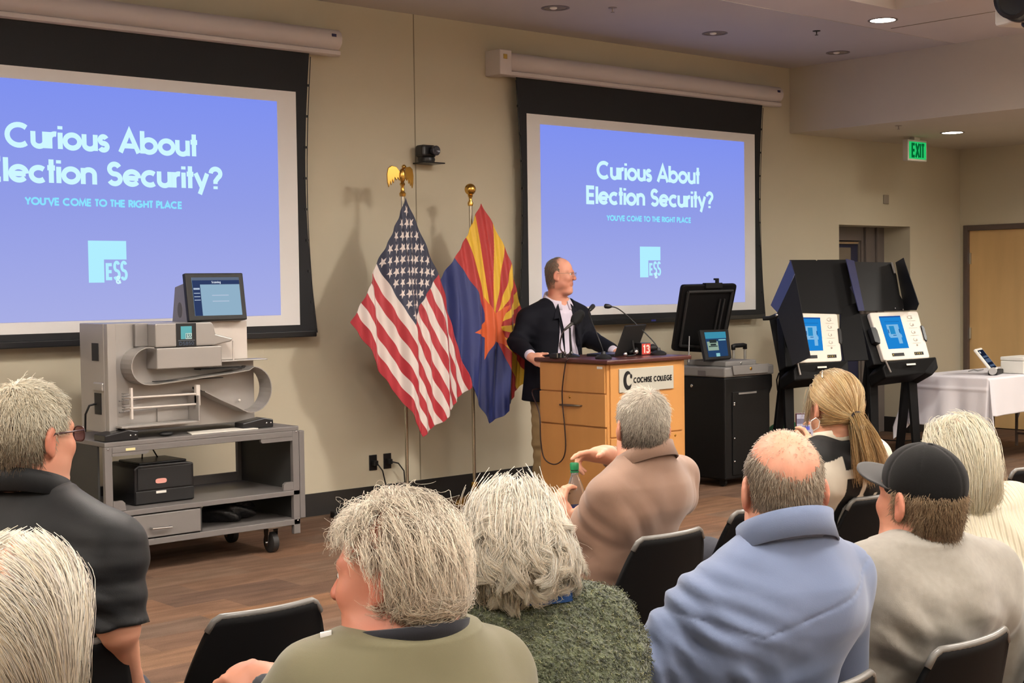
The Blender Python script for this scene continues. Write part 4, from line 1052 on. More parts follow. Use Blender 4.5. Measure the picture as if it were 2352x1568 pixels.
    obj('cross_brace', MB().prism([tuple(pm - ux * .24 + np.array((0, 0, .03))), tuple(pm + ux * .24 + np.array((0, 0, .03))), tuple(pm + ux * .24 - np.array((0, 0, .03))), tuple(pm - ux * .24 - np.array((0, 0, .03)))], tuple(uy * .03)), M_bo, t, W=True)
    return t, pp, mid, nn, ux, uy, uv
def slab(poly, th, n):
    return MB().prism([tuple(p) for p in poly], tuple(np.array(n) * th))
def auto_slab(name, pts, material, parent, th=.007):
    P = [np.array(p) for p in pts]; c = sum(P) / len(P)
    n = np.zeros(3)
    for i in range(len(P)): n += np.cross(P[i] - c, P[(i + 1) % len(P)] - c)
    n /= np.linalg.norm(n)
    P = [p - n * np.dot(p - c, n) for p in P]
    return obj(name, slab(P, th, n), material, parent, W=True, bev=.002)
s_, o_ = 5.227, (1730, 570)
def Z(a, b): return (o_[0] + a / s_, o_[1] + b / s_)
# right booth
tR, pp, mid, nn, ux, uy, uv = booth('right voting machine with white touchscreen panel, by the white table', [Z(1395, 770), Z(1975, 752), Z(2125, 1315), Z(1575, 1350)], 6.86, False)
bk = [pp(*Z(*q), -.05) for q in ((1195, 160), (1655, 168), (1720, 320), (1760, 560), (1870, 745), (1340, 755))]
auto_slab('shield_back', bk, mat('shield dark', (17, 17, 17), .5), tR)
dR = float(np.dot(bk[1] - CAM, FWD))
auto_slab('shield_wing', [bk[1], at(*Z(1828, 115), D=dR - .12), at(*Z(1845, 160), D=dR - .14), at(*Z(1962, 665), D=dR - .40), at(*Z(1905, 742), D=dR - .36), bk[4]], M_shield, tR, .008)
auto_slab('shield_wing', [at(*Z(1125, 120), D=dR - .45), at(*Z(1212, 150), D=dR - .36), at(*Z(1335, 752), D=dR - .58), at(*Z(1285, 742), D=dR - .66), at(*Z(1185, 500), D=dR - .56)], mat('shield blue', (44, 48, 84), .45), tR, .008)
hb = MB()
for a, b in ((1705, 720), (1800, 735), (1325, 745)): hb.ball(pp(*Z(a, b), -.03), .008, 8, 6)
obj('shield_hinges', hb, M_chrome, tR, W=True, smooth=True)
obj('shield_edge', MB().tube([pp(*Z(1662, 172), -.03), pp(*Z(1700, 300), -.03)], .009, 8), mat('shield grey edge', (120, 116, 110), .5), tR, W=True)
# left booth, one wing folded across the front
tL, pp, mid, nn, ux, uy, uv = booth('left voting machine with a folded black privacy wing across its screen', [Z(470, 775), Z(1010, 785), Z(1070, 1355), Z(520, 1375)], 7.0, True)
bk = [pp(*Z(*q), -.05) for q in ((440, 138), (750, 137), (762, 150), (775, 137), (1112, 135), (1170, 250), (1212, 330), (1190, 440), (1160, 470), (1260, 640), (1060, 790), (520, 770))]
auto_slab('shield_back', bk, M_bo, tL)
dT = float(np.dot(bk[0] - CAM, FWD))
T, K, Lp, Mp = bk[0], at(*Z(498, 310), D=dT - .22), at(*Z(212, 685), D=dT - .02), at(*Z(300, 790), D=dT - .28)
auto_slab('shield_wing', [T, K, Mp, Lp], mat('shield blue lit', (44, 48, 84), .45), tL, .008)  # lit look of this wing piece is put into its blue
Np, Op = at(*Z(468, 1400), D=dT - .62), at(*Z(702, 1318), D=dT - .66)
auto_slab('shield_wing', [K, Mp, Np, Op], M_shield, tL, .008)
auto_slab('shield_wing', [at(*Z(1040, 740), D=dT + .06), at(*Z(1262, 640), D=dT + .1), at(*Z(1290, 800), D=dT + .02), at(*Z(1385, 1340), D=dT - .22), at(*Z(1085, 1365), D=dT - .25), at(*Z(1060, 1000), D=dT - .15)], M_bo, tL, .01)
cr = MB()
for q in ((.28, .30), (.5, .52), (.72, .76)):
    a = T + (Lp - T) * q[0]; b = K + (Mp - K) * q[1] * .0 + (a - K) * 0 + (T + (Lp - T) * q[1] - a) * .0
    e = a + (K - T) * .55 + (Lp - T) * .10
    cr.tube([a + np.array((0, -.012, 0)), e + np.array((0, -.012, 0))], .004, 6)
obj('shield_slots', cr, M_black, tL, W=True)
obj('support_arm', MB().tube([at(*Z(120, 842), Y=7.35), at(*Z(200, 838), Y=7.30), at(*Z(280, 805), Y=7.22), at(*Z(520, 800), Y=7.22)], .018, 10), M_black, tL, W=True, smooth=40)
obj('arm_cap', MB().ball(at(*Z(282, 803), Y=7.19), .014, 10, 6), M_chrome, tL, W=True, smooth=True)
auto_slab('side_leg_panel', [at(*Z(195, 860), D=dT - .1), at(*Z(290, 820), D=dT - .12), at(*Z(420, 1360), D=dT - .3), at(*Z(310, 1480), D=dT - .3)], M_bo, tL, .02)
obj('cable', MB().tube([at(1800, 851, Y=7.3), at(1789, 857, Y=7.3), at(1784, 872, Y=7.31), at(1786, 895, Y=7.31), at(1795, 915, Y=7.3)], .006, 8), M_black, tL, W=True, smooth=True)
tag(obj('fabric_bag', lump(tuple(at(1806, 1010, Y=7.75) * np.array((1, 1, 0)) + np.array((0, 0, .17))), (.26, .15, .21), 5, .10, flat=-.8), mat('green bag', (14, 92, 52), .6, bump=(12, .6, .02)), smooth=True), 'green fabric bag on the floor behind the left voting machine', 'bag')
f0 = [at(px_, py_, Z=.006) for px_, py_ in ((1985, 1002), (2010, 1008), (2045, 1011), (2080, 1012), (2112, 1009), (2150, 1004))]
tag(obj('extension_cord', MB().tube(f0, .006, 8), M_black, smooth=True), 'black cable lying across the carpet beneath the white table', 'cord')

# ================================================================== TABLE WITH WHITE CLOTH
TX0, TX1, TY0, TY1, TZ = 11.0, 12.85, 6.38, 7.13, .752
t = thing('folding_table', 'long folding table under a white tablecloth by the maple door', 'table', ((TX0 + TX1) / 2, (TY0 + TY1) / 2, 0))
obj('tabletop', MB().box(TX0, TX1, TY0, TY1, TZ - .03, TZ), mat('table laminate', (150, 120, 86), .5), t, W=True, bev=.006)
for x in (TX0 + .2, TX1 - .2):
    for y in (TY0 + .08, TY1 - .08):
        obj('leg', MB().tube([(x, y, 0), (x, y, TZ - .03)], .014, 12), M_frame, t, W=True, smooth=40)
    obj('brace', MB().tube([(x, TY0 + .08, .12), (x, TY1 - .08, .12)], .011, 10), M_frame, t, W=True, smooth=40)
# the cloth: flat top, sides hanging in soft folds, corners falling in points
def cloth():
    nu, nv, ov, oy = 260, 160, .43, .32
    wx, wy = (TX1 - TX0), (TY1 - TY0)
    mb = MB(); e = .006
    def f(u, v):
        # flat cloth coordinates with overhang
        s = -ov + u * (wx + 2 * ov); r = -oy + v * (wy + 2 * oy)
        ds = max(0, -s, s - wx); dr_ = max(0, -r, r - wy)
        sx = -1 if s < 0 else 1; sy = -1 if r < 0 else 1
        bx = min(max(s, 0), wx); by = min(max(r, 0), wy)
        if ds == 0 and dr_ == 0: return (TX0 + s, TY0 + r, TZ + e)
        if ds > 0 and dr_ > 0:      # corner: hangs as a cone point
            L = max(ds, dr_) + .42 * min(ds, dr_); a = math.atan2(dr_, ds)
            k = min(ds, dr_) * .42
            px = bx + sx * (e + k * (.35 + .65 * math.cos(a))); py = by + sy * (e + k * (.35 + .65 * math.sin(a)))
            return (TX0 + px, TY0 + py, TZ + e - L)
        d = ds if ds > 0 else dr_
        q = d / (ov if ds > 0 else oy)
        if ds > 0:
            w = (.016 * math.sin(by * 17 + .5) + .010 * math.sin(by * 31 + 2)) * q ** .7
            # a horizontal crease from the folded cloth
            w += .008 * math.exp(-((d - .10) / .012) ** 2)
            return (TX0 + bx + sx * (e + .012 + .02 * q + w), TY0 + by, TZ + e - d)
        w = (.018 * math.sin(bx * 9 + 1.) + .010 * math.sin(bx * 17 + 2)) * q ** .7
        return (TX0 + bx, TY0 + by + sy * (e + .012 + .02 * q + w), TZ + e - d)
    return mb.grid(f, nu, nv)
tag(obj('tablecloth', cloth(), mat('white tablecloth', (222, 218, 222), .8), smooth=True, solid=.003), 'white tablecloth hanging in points over the folding table', 'tablecloth')
b = at(2288, 858, Z=TZ + .01)
t = thing('tablet_stand', 'white framed tablet leaning on a black base on the white tablecloth', 'tablet', tuple(b), math.radians(20))
TMm = Matrix.Translation((-.07, 0, .03)) @ Matrix.Rotation(math.radians(-38), 4, 'X')
hz = obj('tablet', MB().box(-.14, .14, -.012, .012, 0, .24, TMm), M_white, t, bev=.008)
obj('screen', MB().box(-.118, .118, -.0135, -.011, .022, .218, TMm), emat('tablet dark', (34, 42, 66), .6), hz)
MA = np.array(TMm); O = (MA @ np.array((0, -.0142, 0, 1)))[:3]; ux = MA[:3, 0]; uz = MA[:3, 2]
obj('screen_bars', strip_mb([(-.105, .105, .085, .125), (-.105, .105, .135, .155), (-.10, .10, .04, .06)], O, ux, uz), emat('tablet bars', (104, 122, 152), .6), hz)
obj('screen_badge', strip_mb([(-.10, -.05, .185, .205)], O, ux, uz), emat('tablet badge', (230, 232, 236), .9), hz)
obj('stand_base', MB().box(-.20, .10, -.045, .035, .0, .04), M_black, t, bev=.008)
obj('paper_roll', MB().tube([(-.235, -.01, .035), (-.19, -.01, .035)], .032, 18), mat('grey roll', (170, 168, 166), .5), t, smooth=40)
b = at(2352, 855, Z=TZ + .01)
t = thing('white_box', 'white device box with a lid at the right end of the white table', 'box', tuple(b), math.radians(0))
obj('body', MB().box(-.19, .15, -.10, .12, 0, .11), M_white, t, bev=.008)
obj('lid', MB().box(-.193, .153, -.103, .123, .112, .145), M_white, t, bev=.01)
pts = [at(px_, py_, Z=TZ + .014) for px_, py_ in ((2225, 852), (2236, 849), (2246, 851), (2258, 848))]
tag(obj('charging_cable', MB().tube(pts, .006, 8), mat('grey cable', (150, 148, 146), .5), smooth=True), 'thin pale cable on the white tablecloth behind the tablet', 'cable')

# ================================================================== FIGURES: implicit-surface modelling
f32 = np.float32
def vec(*a): return np.array(a, float)
def unit(v): v = np.asarray(v, float); return v / (np.linalg.norm(v) + 1e-12)
def cone(a, b, ra, rb, cap_b=False, cap_a=False, infl=0.0):
    a = np.asarray(a, float); b = np.asarray(b, float); ra += infl; rb += infl
    R = max(ra, rb); lo = np.minimum(a, b) - R; hi = np.maximum(a, b) + R
    ba = b - a; L2 = float(ba @ ba) + 1e-12; L = math.sqrt(L2)
    def f(X, Y, Z):
        px, py, pz = X - a[0], Y - a[1], Z - a[2]
        s = (px * ba[0] + py * ba[1] + pz * ba[2]) / L2
        t = np.clip(s, 0, 1)
        d = np.sqrt((px - t * ba[0]) ** 2 + (py - t * ba[1]) ** 2 + (pz - t * ba[2]) ** 2) - (ra + (rb - ra) * t)
        if cap_b: d = np.maximum(d, (s - 1) * L)
        if cap_a: d = np.maximum(d, -s * L)
        return d
    return (lo, hi, f)
def ell(c, r, R=None, infl=0.0):
    c = np.asarray(c, float); r = np.asarray(r, float) + infl
    Rm = np.eye(3) if R is None else np.asarray(R)
    ext = np.sqrt((Rm ** 2) @ (r ** 2))
    def f(X, Y, Z):
        px, py, pz = X - c[0], Y - c[1], Z - c[2]
        x = px * Rm[0, 0] + py * Rm[1, 0] + pz * Rm[2, 0]
        y = px * Rm[0, 1] + py * Rm[1, 1] + pz * Rm[2, 1]
        z = px * Rm[0, 2] + py * Rm[1, 2] + pz * Rm[2, 2]
        k0 = np.sqrt((x / r[0]) ** 2 + (y / r[1]) ** 2 + (z / r[2]) ** 2)
        k1 = np.sqrt((x / r[0] ** 2) ** 2 + (y / r[1] ** 2) ** 2 + (z / r[2] ** 2) ** 2) + 1e-9
        return k0 * (k0 - 1) / k1
    return (c - ext, c + ext, f)
T_ST = [0, .2, .45, .7, .84, .93, 1.0]
A_M = [.178, .168, .168, .182, .168, .115, .068]
B_M = [.135, .120, .118, .125, .108, .080, .058]
A_F = [.175, .150, .145, .160, .150, .100, .060]
B_F = [.130, .108, .108, .118, .100, .072, .052]
def loft(H, N, A, B, infl=0.0, p=2.3, z0=None, z1=None, hump=.02, belly=0.0):
    H = np.asarray(H, float); N = np.asarray(N, float)
    A = np.asarray(A) + infl; B = np.asarray(B) + infl
    z0 = H[2] - .02 if z0 is None else z0; z1 = N[2] if z1 is None else z1
    mx = max(A) + abs(N[0] - H[0]) + .02; my = max(B) + abs(N[1] - H[1]) + hump + belly + .02
    c = (H + N) / 2
    def f(X, Y, Z):
        t = (Z - H[2]) / (N[2] - H[2]); tc = np.clip(t, -.1, 1.05)
        cx = H[0] + (N[0] - H[0]) * tc
        cy = H[1] + (N[1] - H[1]) * tc - hump * np.sin(PI * np.clip(t, 0, 1)) + belly * np.exp(-((t - .25) / .2) ** 2) * .5
        a = np.interp(t, T_ST, A); b = np.interp(t, T_ST, B) + belly * np.exp(-((t - .25) / .2) ** 2) * .5
        d = ((np.abs((X - cx) / a) ** p + np.abs((Y - cy) / b) ** p) ** (1 / p) - 1) * np.minimum(a, b) * .92
        return np.maximum(np.maximum(d, z0 - Z), Z - z1)
    return (vec(c[0] - mx, c[1] - my, z0), vec(c[0] + mx, c[1] + my, z1), f)
def surface_nets(D, lo, h):
    S = D < 0
    a = S[:-1, :-1, :-1]; n = a.astype(np.int8)
    for i in (0, 1):
        for j in (0, 1):
            for k in (0, 1):
                if i + j + k: n = n + S[i:S.shape[0] - 1 + i, j:S.shape[1] - 1 + j, k:S.shape[2] - 1 + k]
    act = (n > 0) & (n < 8)
    I, J, K = np.nonzero(act)
    vid = np.full(act.shape, -1, np.int32); vid[I, J, K] = np.arange(len(I))
    cv = np.empty((len(I), 2, 2, 2), f32)
    for i in (0, 1):
        for j in (0, 1):
            for k in (0, 1): cv[:, i, j, k] = D[I + i, J + j, K + k]
    acc = np.zeros((len(I), 3)); cnt = np.zeros(len(I))
    for ax in range(3):
        for p in (0, 1):
            for q in (0, 1):
                s0 = [0, 0, 0]; s1 = [0, 0, 0]; o = [x for x in range(3) if x != ax]
                s0[o[0]] = s1[o[0]] = p; s0[o[1]] = s1[o[1]] = q; s1[ax] = 1
                v0 = cv[:, s0[0], s0[1], s0[2]]; v1 = cv[:, s1[0], s1[1], s1[2]]
                mk = (v0 < 0) != (v1 < 0)
                t = np.where(mk, v0 / np.where(mk, v0 - v1, 1), 0)
                pt = np.zeros((len(I), 3)); pt[:, o[0]] = p; pt[:, o[1]] = q; pt[:, ax] = t
                acc[mk] += pt[mk]; cnt[mk] += 1
    V = (np.stack([I, J, K], 1) + acc / cnt[:, None]) * h + lo
    F = []
    for ax in range(3):
        o = [x for x in range(3) if x != ax]
        sl0 = [slice(None)] * 3; sl1 = [slice(None)] * 3
        sl0[ax] = slice(0, -1); sl1[ax] = slice(1, None)
        for x in o: sl0[x] = slice(1, -1); sl1[x] = slice(1, -1)
        s0 = S[tuple(sl0)]; s1 = S[tuple(sl1)]
        e = np.stack(np.nonzero(s0 != s1), 1); fl = s0[tuple(e.T)]
        e[:, o[0]] += 1; e[:, o[1]] += 1
        q = []
        for dp, dq in ((-1, -1), (0, -1), (0, 0), (-1, 0)):
            c = e.copy(); c[:, o[0]] += dp; c[:, o[1]] += dq; q.append(vid[c[:, 0], c[:, 1], c[:, 2]])
        q = np.stack(q, 1)
        flip = fl if ax != 1 else ~fl
        q[~flip] = q[~flip][:, ::-1]
        F.append(q)
    F = np.concatenate(F); F = F[(F >= 0).all(1)]
    return V, F
def field_mesh(prims, h, disp=None, band=.03):
    """prims: (prim, k, op) with op 'u' union or 's' subtract; returns V, F"""
    us = [p for p, k, op in prims if op == 'u']
    lo = np.min([p[0] for p in us], 0) - .02 - 2 * h; hi = np.max([p[1] for p in us], 0) + .02 + 2 * h
    nn = np.ceil((hi - lo) / h).astype(int) + 1
    ax = [lo[i] + h * np.arange(nn[i]) for i in range(3)]
    D = np.full(nn, .3, f32)
    for (pl, ph, fn), k, op in prims:
        mg = k + 3 * h + .012
        i0 = np.clip(np.floor((pl - mg - lo) / h).astype(int), 0, nn); i1 = np.clip(np.ceil((ph + mg - lo) / h).astype(int) + 1, 0, nn)
        if (i1 <= i0).any(): continue
        sl = tuple(slice(a, b) for a, b in zip(i0, i1))
        d = fn(ax[0][sl[0]][:, None, None], ax[1][sl[1]][None, :, None], ax[2][sl[2]][None, None, :]).astype(f32)
        o = D[sl]
        if op == 'u':
            q = np.clip(k - np.abs(o - d), 0, None) / max(k, 1e-6); D[sl] = np.minimum(o, d) - q * q * k / 4
        else:
            d = -d; q = np.clip(k - np.abs(o - d), 0, None) / max(k, 1e-6); D[sl] = np.maximum(o, d) + q * q * k / 4
    if disp is not None:
        mk = np.abs(D) < band
        I, J, K = np.nonzero(mk)
        D[mk] -= disp(np.stack([ax[0][I], ax[1][J], ax[2][K]], 1)).astype(f32)
    return surface_nets(D, lo, h)
def paint(me, C):
    ca = me.color_attributes.new('Col', 'FLOAT_COLOR', 'POINT')
    cc = np.concatenate([C, np.ones((len(C), 1))], 1).astype(f32)
    ca.data.foreach_set('color', cc.ravel())
def Lc(c): return np.array(lin(c)[:3])
_NR = np.random.default_rng(11)
_NW = _NR.normal(size=(9, 3)); _NW /= np.linalg.norm(_NW, axis=1)[:, None]; _NP = _NR.uniform(0, 6.28, (9, 3))
def wob(P, fr, s=0):
    """smooth pseudo noise about -1..1"""
    o = 0
    for i in range(6):
        j = (i + s) % 9
        o = o + np.sin(P @ _NW[j] * fr * (1 + .35 * i) + _NP[j, s % 3] + 1.7 * np.sin(P @ _NW[(j + 3) % 9] * fr * .6 + _NP[j, (s + 1) % 3]))
    return o / 3.2
def folds(specs, base=.0015, fr=16, seed=0):
    """specs: (centre, direction across the creases, wavelength, radius, amplitude)"""
    def fn(P):
        o = base * wob(P, fr, seed)
        for i, (c, d, wl, rad, am) in enumerate(specs):
            q = P - np.asarray(c, float); d_ = unit(d)
            w = np.exp(-(q ** 2).sum(1) / rad ** 2)
            ph = q @ d_ / wl * 2 * PI + 2.3 * wob(P, 8, seed + i)
            r = np.sin(ph); o = o + am * w * (np.sign(r) * np.abs(r) ** 1.4)
        return o
    return fn

# ------------------------------------------------------------------ people
M_skin = mat('skin', (214, 160, 130), .5, vcol=True, noise=(9, .07), bump=(120, .15, .001), spec=.35, sss=.12)
M_hair = mat('hair', (220, 210, 190), .42, vcol=True, spec=.45, sheen=.25)
def _hair_tr():
    nt = M_hair.node_tree; N = nt.nodes; L = nt.links
    b = N['Principled BSDF']; t = N.new('ShaderNodeBsdfTranslucent'); v = N.new('ShaderNodeVertexColor'); v.layer_name = 'Col'
    L.new(v.outputs['Color'], t.inputs['Color']); mx = N.new('ShaderNodeMixShader'); mx.inputs[0].default_value = .22
    L.new(b.outputs[0], mx.inputs[1]); L.new(t.outputs[0], mx.inputs[2]); L.new(mx.outputs[0], N['Material Output'].inputs['Surface'])
_hair_tr()
M_eye = mat('eye white', (226, 220, 214), .2)
M_iris = mat('iris', (60, 50, 44), .2)
class Person:
    def __init__(s, label, hip, theta, group='seated audience'):
        s.th = math.radians(theta)
        s.root = thing('person', label, 'person', (hip[0], hip[1], 0), -s.th, group)
        s.inv = np.array(ROOT[s.root.name].inverted())
        s.Mw = np.array(ROOT[s.root.name])
        s.body = []; s.hc = None
    def L(s, p): p = np.asarray(p, float); return s.inv[:3, :3] @ p + s.inv[:3, 3]
    def px(s, x, y, D): return s.L(at(x, y, D=D))
    def head(s, c, theta, pitch=0, roll=0, k=1.0):
        a = -(math.radians(theta) - s.th)
        R = Matrix.Rotation(a, 3, 'Z') @ Matrix.Rotation(-math.radians(pitch), 3, 'X') @ Matrix.Rotation(math.radians(roll), 3, 'Y')
        s.hR = np.array(R); s.hc = np.asarray(c, float); s.hk = k
    def H(s, x, y, z): return s.hc + s.hR @ (np.array((x, y, z), float) * s.hk)
    def toH(s, P): return ((P - s.hc) @ s.hR) / s.hk
    def he(s, c, r, R=None, infl=0): return ell(s.H(*c), np.asarray(r) * s.hk, s.hR if R is None else s.hR @ R, infl)
    def hcone(s, a, b, ra, rb): return cone(s.H(*a), s.H(*b), ra * s.hk, rb * s.hk)
    def skull(s, infl=0): return s.he((0, -.012, .042), (.075, .097, .086), infl=infl)
    def head_prims(s, face=True, jaw=1.0, double=0.0):
        o = [(s.skull(), .02, 'u'), (s.he((0, .028, -.03), (.060 * jaw, .062, .078)), .04, 'u'), (s.he((0, .062, -.092), (.030 * jaw, .026, .022)), .03, 'u'),
             (s.he((0, -.045, -.03), (.058, .052, .06)), .04, 'u')]
        for sx in (-1, 1):
            o += [(s.he((sx * .043 * jaw, .030, -.062), (.022, .034, .026)), .03, 'u'), (s.hcone((sx * .012, .086, .028), (sx * .042, .070, .030), .012, .012), .015, 'u'),
                  (s.he((sx * .040, .062, -.018), (.024, .022, .022)), .025, 'u')]
        o += [(s.hcone((0, .088, .018), (0, .108, -.016), .0075, .0115), .012, 'u'), (s.he((0, .104, -.022), (.017, .012, .009)), .008, 'u')]
        for sx in (-1, 1):
            o += [(s.he((sx * .031, .094, .012), (.014, .012, .010)), .010, 's')]
        o += [(s.hcone((-.02, .083, -.052), (.02, .083, -.052), .0075, .0075), .010, 'u'), (s.hcone((-.017, .083, -.064), (.017, .083, -.064), .008, .008), .010, 'u'),
              (s.hcone((-.024, .094, -.058), (.024, .094, -.058), .0022, .0022), .004, 's')]
        for sx in (-1, 1):
            Re = np.array(Matrix.Rotation(sx * .42, 3, 'Z') @ Matrix.Rotation(-.18, 3, 'X'))
            o += [(s.he((sx * .082, -.010, .0), (.0085, .021, .034), Re), .010, 'u'), (s.he((sx * .078, -.004, -.028), (.007, .010, .011), Re), .010, 'u'),
                  (s.he((sx * .0905, -.004, .003), (.006, .011, .020), Re), .006, 's')]
        return o
    def headf(s):
        pr = s.head_prims(); pr = pr[:4] + ([(cone(s.N + vec(0, 0, -.05), s.H(0, -.022, -.075), .066, .058), .03, 'u')] if hasattr(s, 'N') else [])
        return smooth_fn(pr)
    def neck(s, N, r0=.066, r1=.058):
        return [(cone(N + vec(0, 0, -.05), s.H(0, -.022, -.075), r0, r1), .03, 'u')]
    def trunk(s, Hp, N, SL, SR, A, B, infl=0.0, z0=None, z1=None, hump=.02, belly=0.0, sh=.062, k=.05, p=2.3):
        o = [(loft(Hp, N, A, B, infl, z0=z0, z1=z1, hump=hump, belly=belly, p=p), k, 'u')]
        for S, sx in ((SL, -1), (SR, 1)):
            o += [(cone(N + vec(sx * .035, -.01, -.035), S, sh * .85, sh, infl=infl), k, 'u'),
                  (cone(N + vec(sx * .05, -.045, -.13), S + vec(-sx * .03, -.03, -.07), sh, sh * .95, infl=infl), k, 'u')]
        return o
    def arm(s, S, E, Wr, r=(.056, .046, .043, .029)):
        return [(cone(S, E, r[0], r[1]), .03, 'u'), (cone(E, Wr, r[2], r[3]), .025, 'u')]
    def hand(s, Wr, d, n, side, curl=(35, 40, 25), k=1.0, thumb=(40, 20), spread=.0):
        """Wr wrist, d finger direction, n palm normal (fingers bend toward it), side: unit-ish vector to the thumb side"""
        d = unit(d); n = unit(n - d * (n @ d)); t = unit(side - d * (side @ d) - n * (side @ n))
        R = np.stack([t, d, n], 1)
        o = [(ell(Wr + d * .048 * k, vec(.040, .055, .0165) * k, R), .012, 'u'), (cone(Wr - d * .02, Wr + d * .03 * k, .027 * k, .026 * k), .02, 'u'),
             (ell(Wr + d * .035 * k + t * .024 * k + n * .008 * k, vec(.018, .032, .017) * k, R), .014, 'u')]
        Ls = (.074, .082, .076, .060)
        for i in range(4):
            off = (.0285 - .019 * i)
            p = Wr + d * (.088 - .004 * abs(i - 1.2)) * k + t * off * k
            c = curl[i] if isinstance(curl[0], (tuple, list)) else curl
            a = 0.0; L = Ls[i] * k
            dd0 = unit(d + t * (off * 4 * spread))
            rr = [.0092, .0084, .0078, .0066]
            for j, fr in enumerate((.44, .31, .25)):
                a += math.radians(c[j] + 4 * i)
                dd = dd0 * math.cos(a) + n * math.sin(a)
                q = p + dd * L * fr
                o.append((cone(p, q, rr[j] * k, rr[j + 1] * k), .005, 'u')); p = q
        p = Wr + d * .022 * k + t * .028 * k + n * .006 * k; a = math.radians(thumb[0])
        td = unit(d * math.cos(a) + t * math.sin(a) + n * .35)
        q = p + td * .040 * k; o.append((cone(p, q, .0125 * k, .0105 * k), .010, 'u'))
        a2 = math.radians(thumb[0] - thumb[1]); td2 = unit(d * math.cos(a2) + t * math.sin(a2) + n * .45)
        q2 = q + td2 * .036 * k; o.append((cone(q, q2, .0105 * k, .0080 * k), .005, 'u'))
        return o
    def build_body(s, prims, h, tone=(206, 156, 130), ruddy=(180, 104, 84), red=.35, stubble=None, extra=None, ear=.6):
        V, F = field_mesh(prims, h)
        q = s.toH(V); base = Lc(tone); rd = Lc(ruddy)
        C = np.repeat(base[None], len(V), 0)
        def mix(C, w, col): return C * (1 - w[:, None]) + col * w[:, None]
        inh = (np.abs(q) < .16).all(1)
        g = lambda c, r: np.exp(-(((q - np.array(c)) / np.array(r)) ** 2).sum(1))
        C = mix(C, np.clip(red * inh * (.5 + .5 * wob(q, 40, 2)), 0, 1), rd)
        for sx in (-1, 1):
            C = mix(C, np.clip(ear * g((sx * .088, -.01, 0), (.016, .026, .036)), 0, 1), rd)
            C = mix(C, .55 * g((sx * .045, .07, -.02), (.025, .03, .022)), rd)
        C = mix(C, .55 * g((0, .108, -.015), (.016, .02, .016)), rd)
        C = mix(C, np.clip(.8 * g((0, .092, -.058), (.024, .012, .010)), 0, 1), Lc((166, 84, 78)))
        C = mix(C, np.clip(.35 * g((0, -.03, -.13), (.09, .09, .05)), 0, 1), rd)
        if stubble is not None:
            w = np.clip(1.3 * (g((0, .06, -.085), (.07, .06, .045))), 0, 1) * .5; C = mix(C, w * inh, Lc(stubble))
        if extra is not None: C = extra(V, q, C)
        me = mesh_np('body', V, F); me.materials.append(M_skin); paint(me, C); me.shade_smooth()
        return _link('body', me, s.root)
    def eyes(s):
        for sx in (-1, 1):
            e = obj('eye', MB().ball(s.H(sx * .030, .0775, .012), .0110 * s.hk, 14, 10), M_eye, s.root, smooth=True)
            obj('iris', MB().ball(s.H(sx * .030, .0860, .012), .0046 * s.hk, 10, 6), M_iris, e, smooth=True)
    def cloth(s, name, prims, h, material, disp=None, parent=None, colfn=None, label=None):
        V, F = field_mesh(prims, h, disp)
        me = mesh_np(name, V, F); me.materials.append(material)
        if colfn is not None: paint(me, colfn(V))
        me.shade_smooth()
        o = _link(name, me, parent or s.root)
        if label: o['label'] = label
        return o
    def legs(s, trouser, shoe, Hp, kn=.12, kz=.50, ky=.43, feet=None):
        """seated legs: trousers as one mesh, two shoes"""
        pr = [(ell((Hp[0], Hp[1] + .02, Hp[2] + .03), (.18, .15, .115)), .05, 'u')]
        for sx in (-1, 1):
            k = vec(sx * kn, Hp[1] + ky, kz); a = vec(sx * (kn + .01), Hp[1] + ky - .02, .09)
            pr += [(cone(vec(sx * .09, Hp[1], Hp[2] + .02), k, .086, .066), .05, 'u'), (cone(k, a, .064, .052, cap_b=True), .03, 'u')]
        s.cloth('trousers', pr, .014, trouser, folds([], .003, 22))
        for sx in (-1, 1):
            a = vec(sx * (kn + .01), Hp[1] + ky - .02, 0)
            sp = [(ell(a + vec(0, .06, .045), (.042, .12, .042)), .02, 'u'), (cone(a + vec(0, -.02, .05), a + vec(0, -.02, .10), .042, .04), .03, 'u'),
                  ((lambda z: (vec(-9, -9, -9), vec(9, 9, z), lambda X, Y, Z: Z - z + 0 * X + 0 * Y))(.004), .0, 's')]
            s.cloth('shoe', sp, .010, shoe)
    def collar(s, N, r, z0, z1, out, material, open_front=.5, tilt=.25, name='collar', th=.004, lean=(0, 0), fold=True):
        """folded shirt collar: stands up round the neck, falls outward"""
        mb = MB(); n = 40; prof = [(0, 0.0), (.004, .6), (.006, 1.0)] + ([(.012, 1.02), (out * .55, .72), (out, .12)] if fold else [])
        a0 = open_front; m_ = len(prof)
        for i in range(n + 1):
            a = PI / 2 + a0 + (2 * PI - 2 * a0) * i / n
            cx, cy = math.cos(a), math.sin(a)
            for dr, f in prof:
                rr = r + dr; z = z0 + (z1 - z0) * f + tilt * (-(cy) * .0) - tilt * .05 * (cy + 1) * 1.0
                mb.v.append((N[0] + cx * rr * 1.02 + lean[0] * f, N[1] + cy * rr * .95 + lean[1] * f, N[2] + z))
        for i in range(n):
            for j in range(m_ - 1):
                q = i * m_ + j; mb.f.append((q, q + 1, q + m_ + 1, q + m_))
        return obj(name, mb, material, s.root, smooth=True, solid=th)

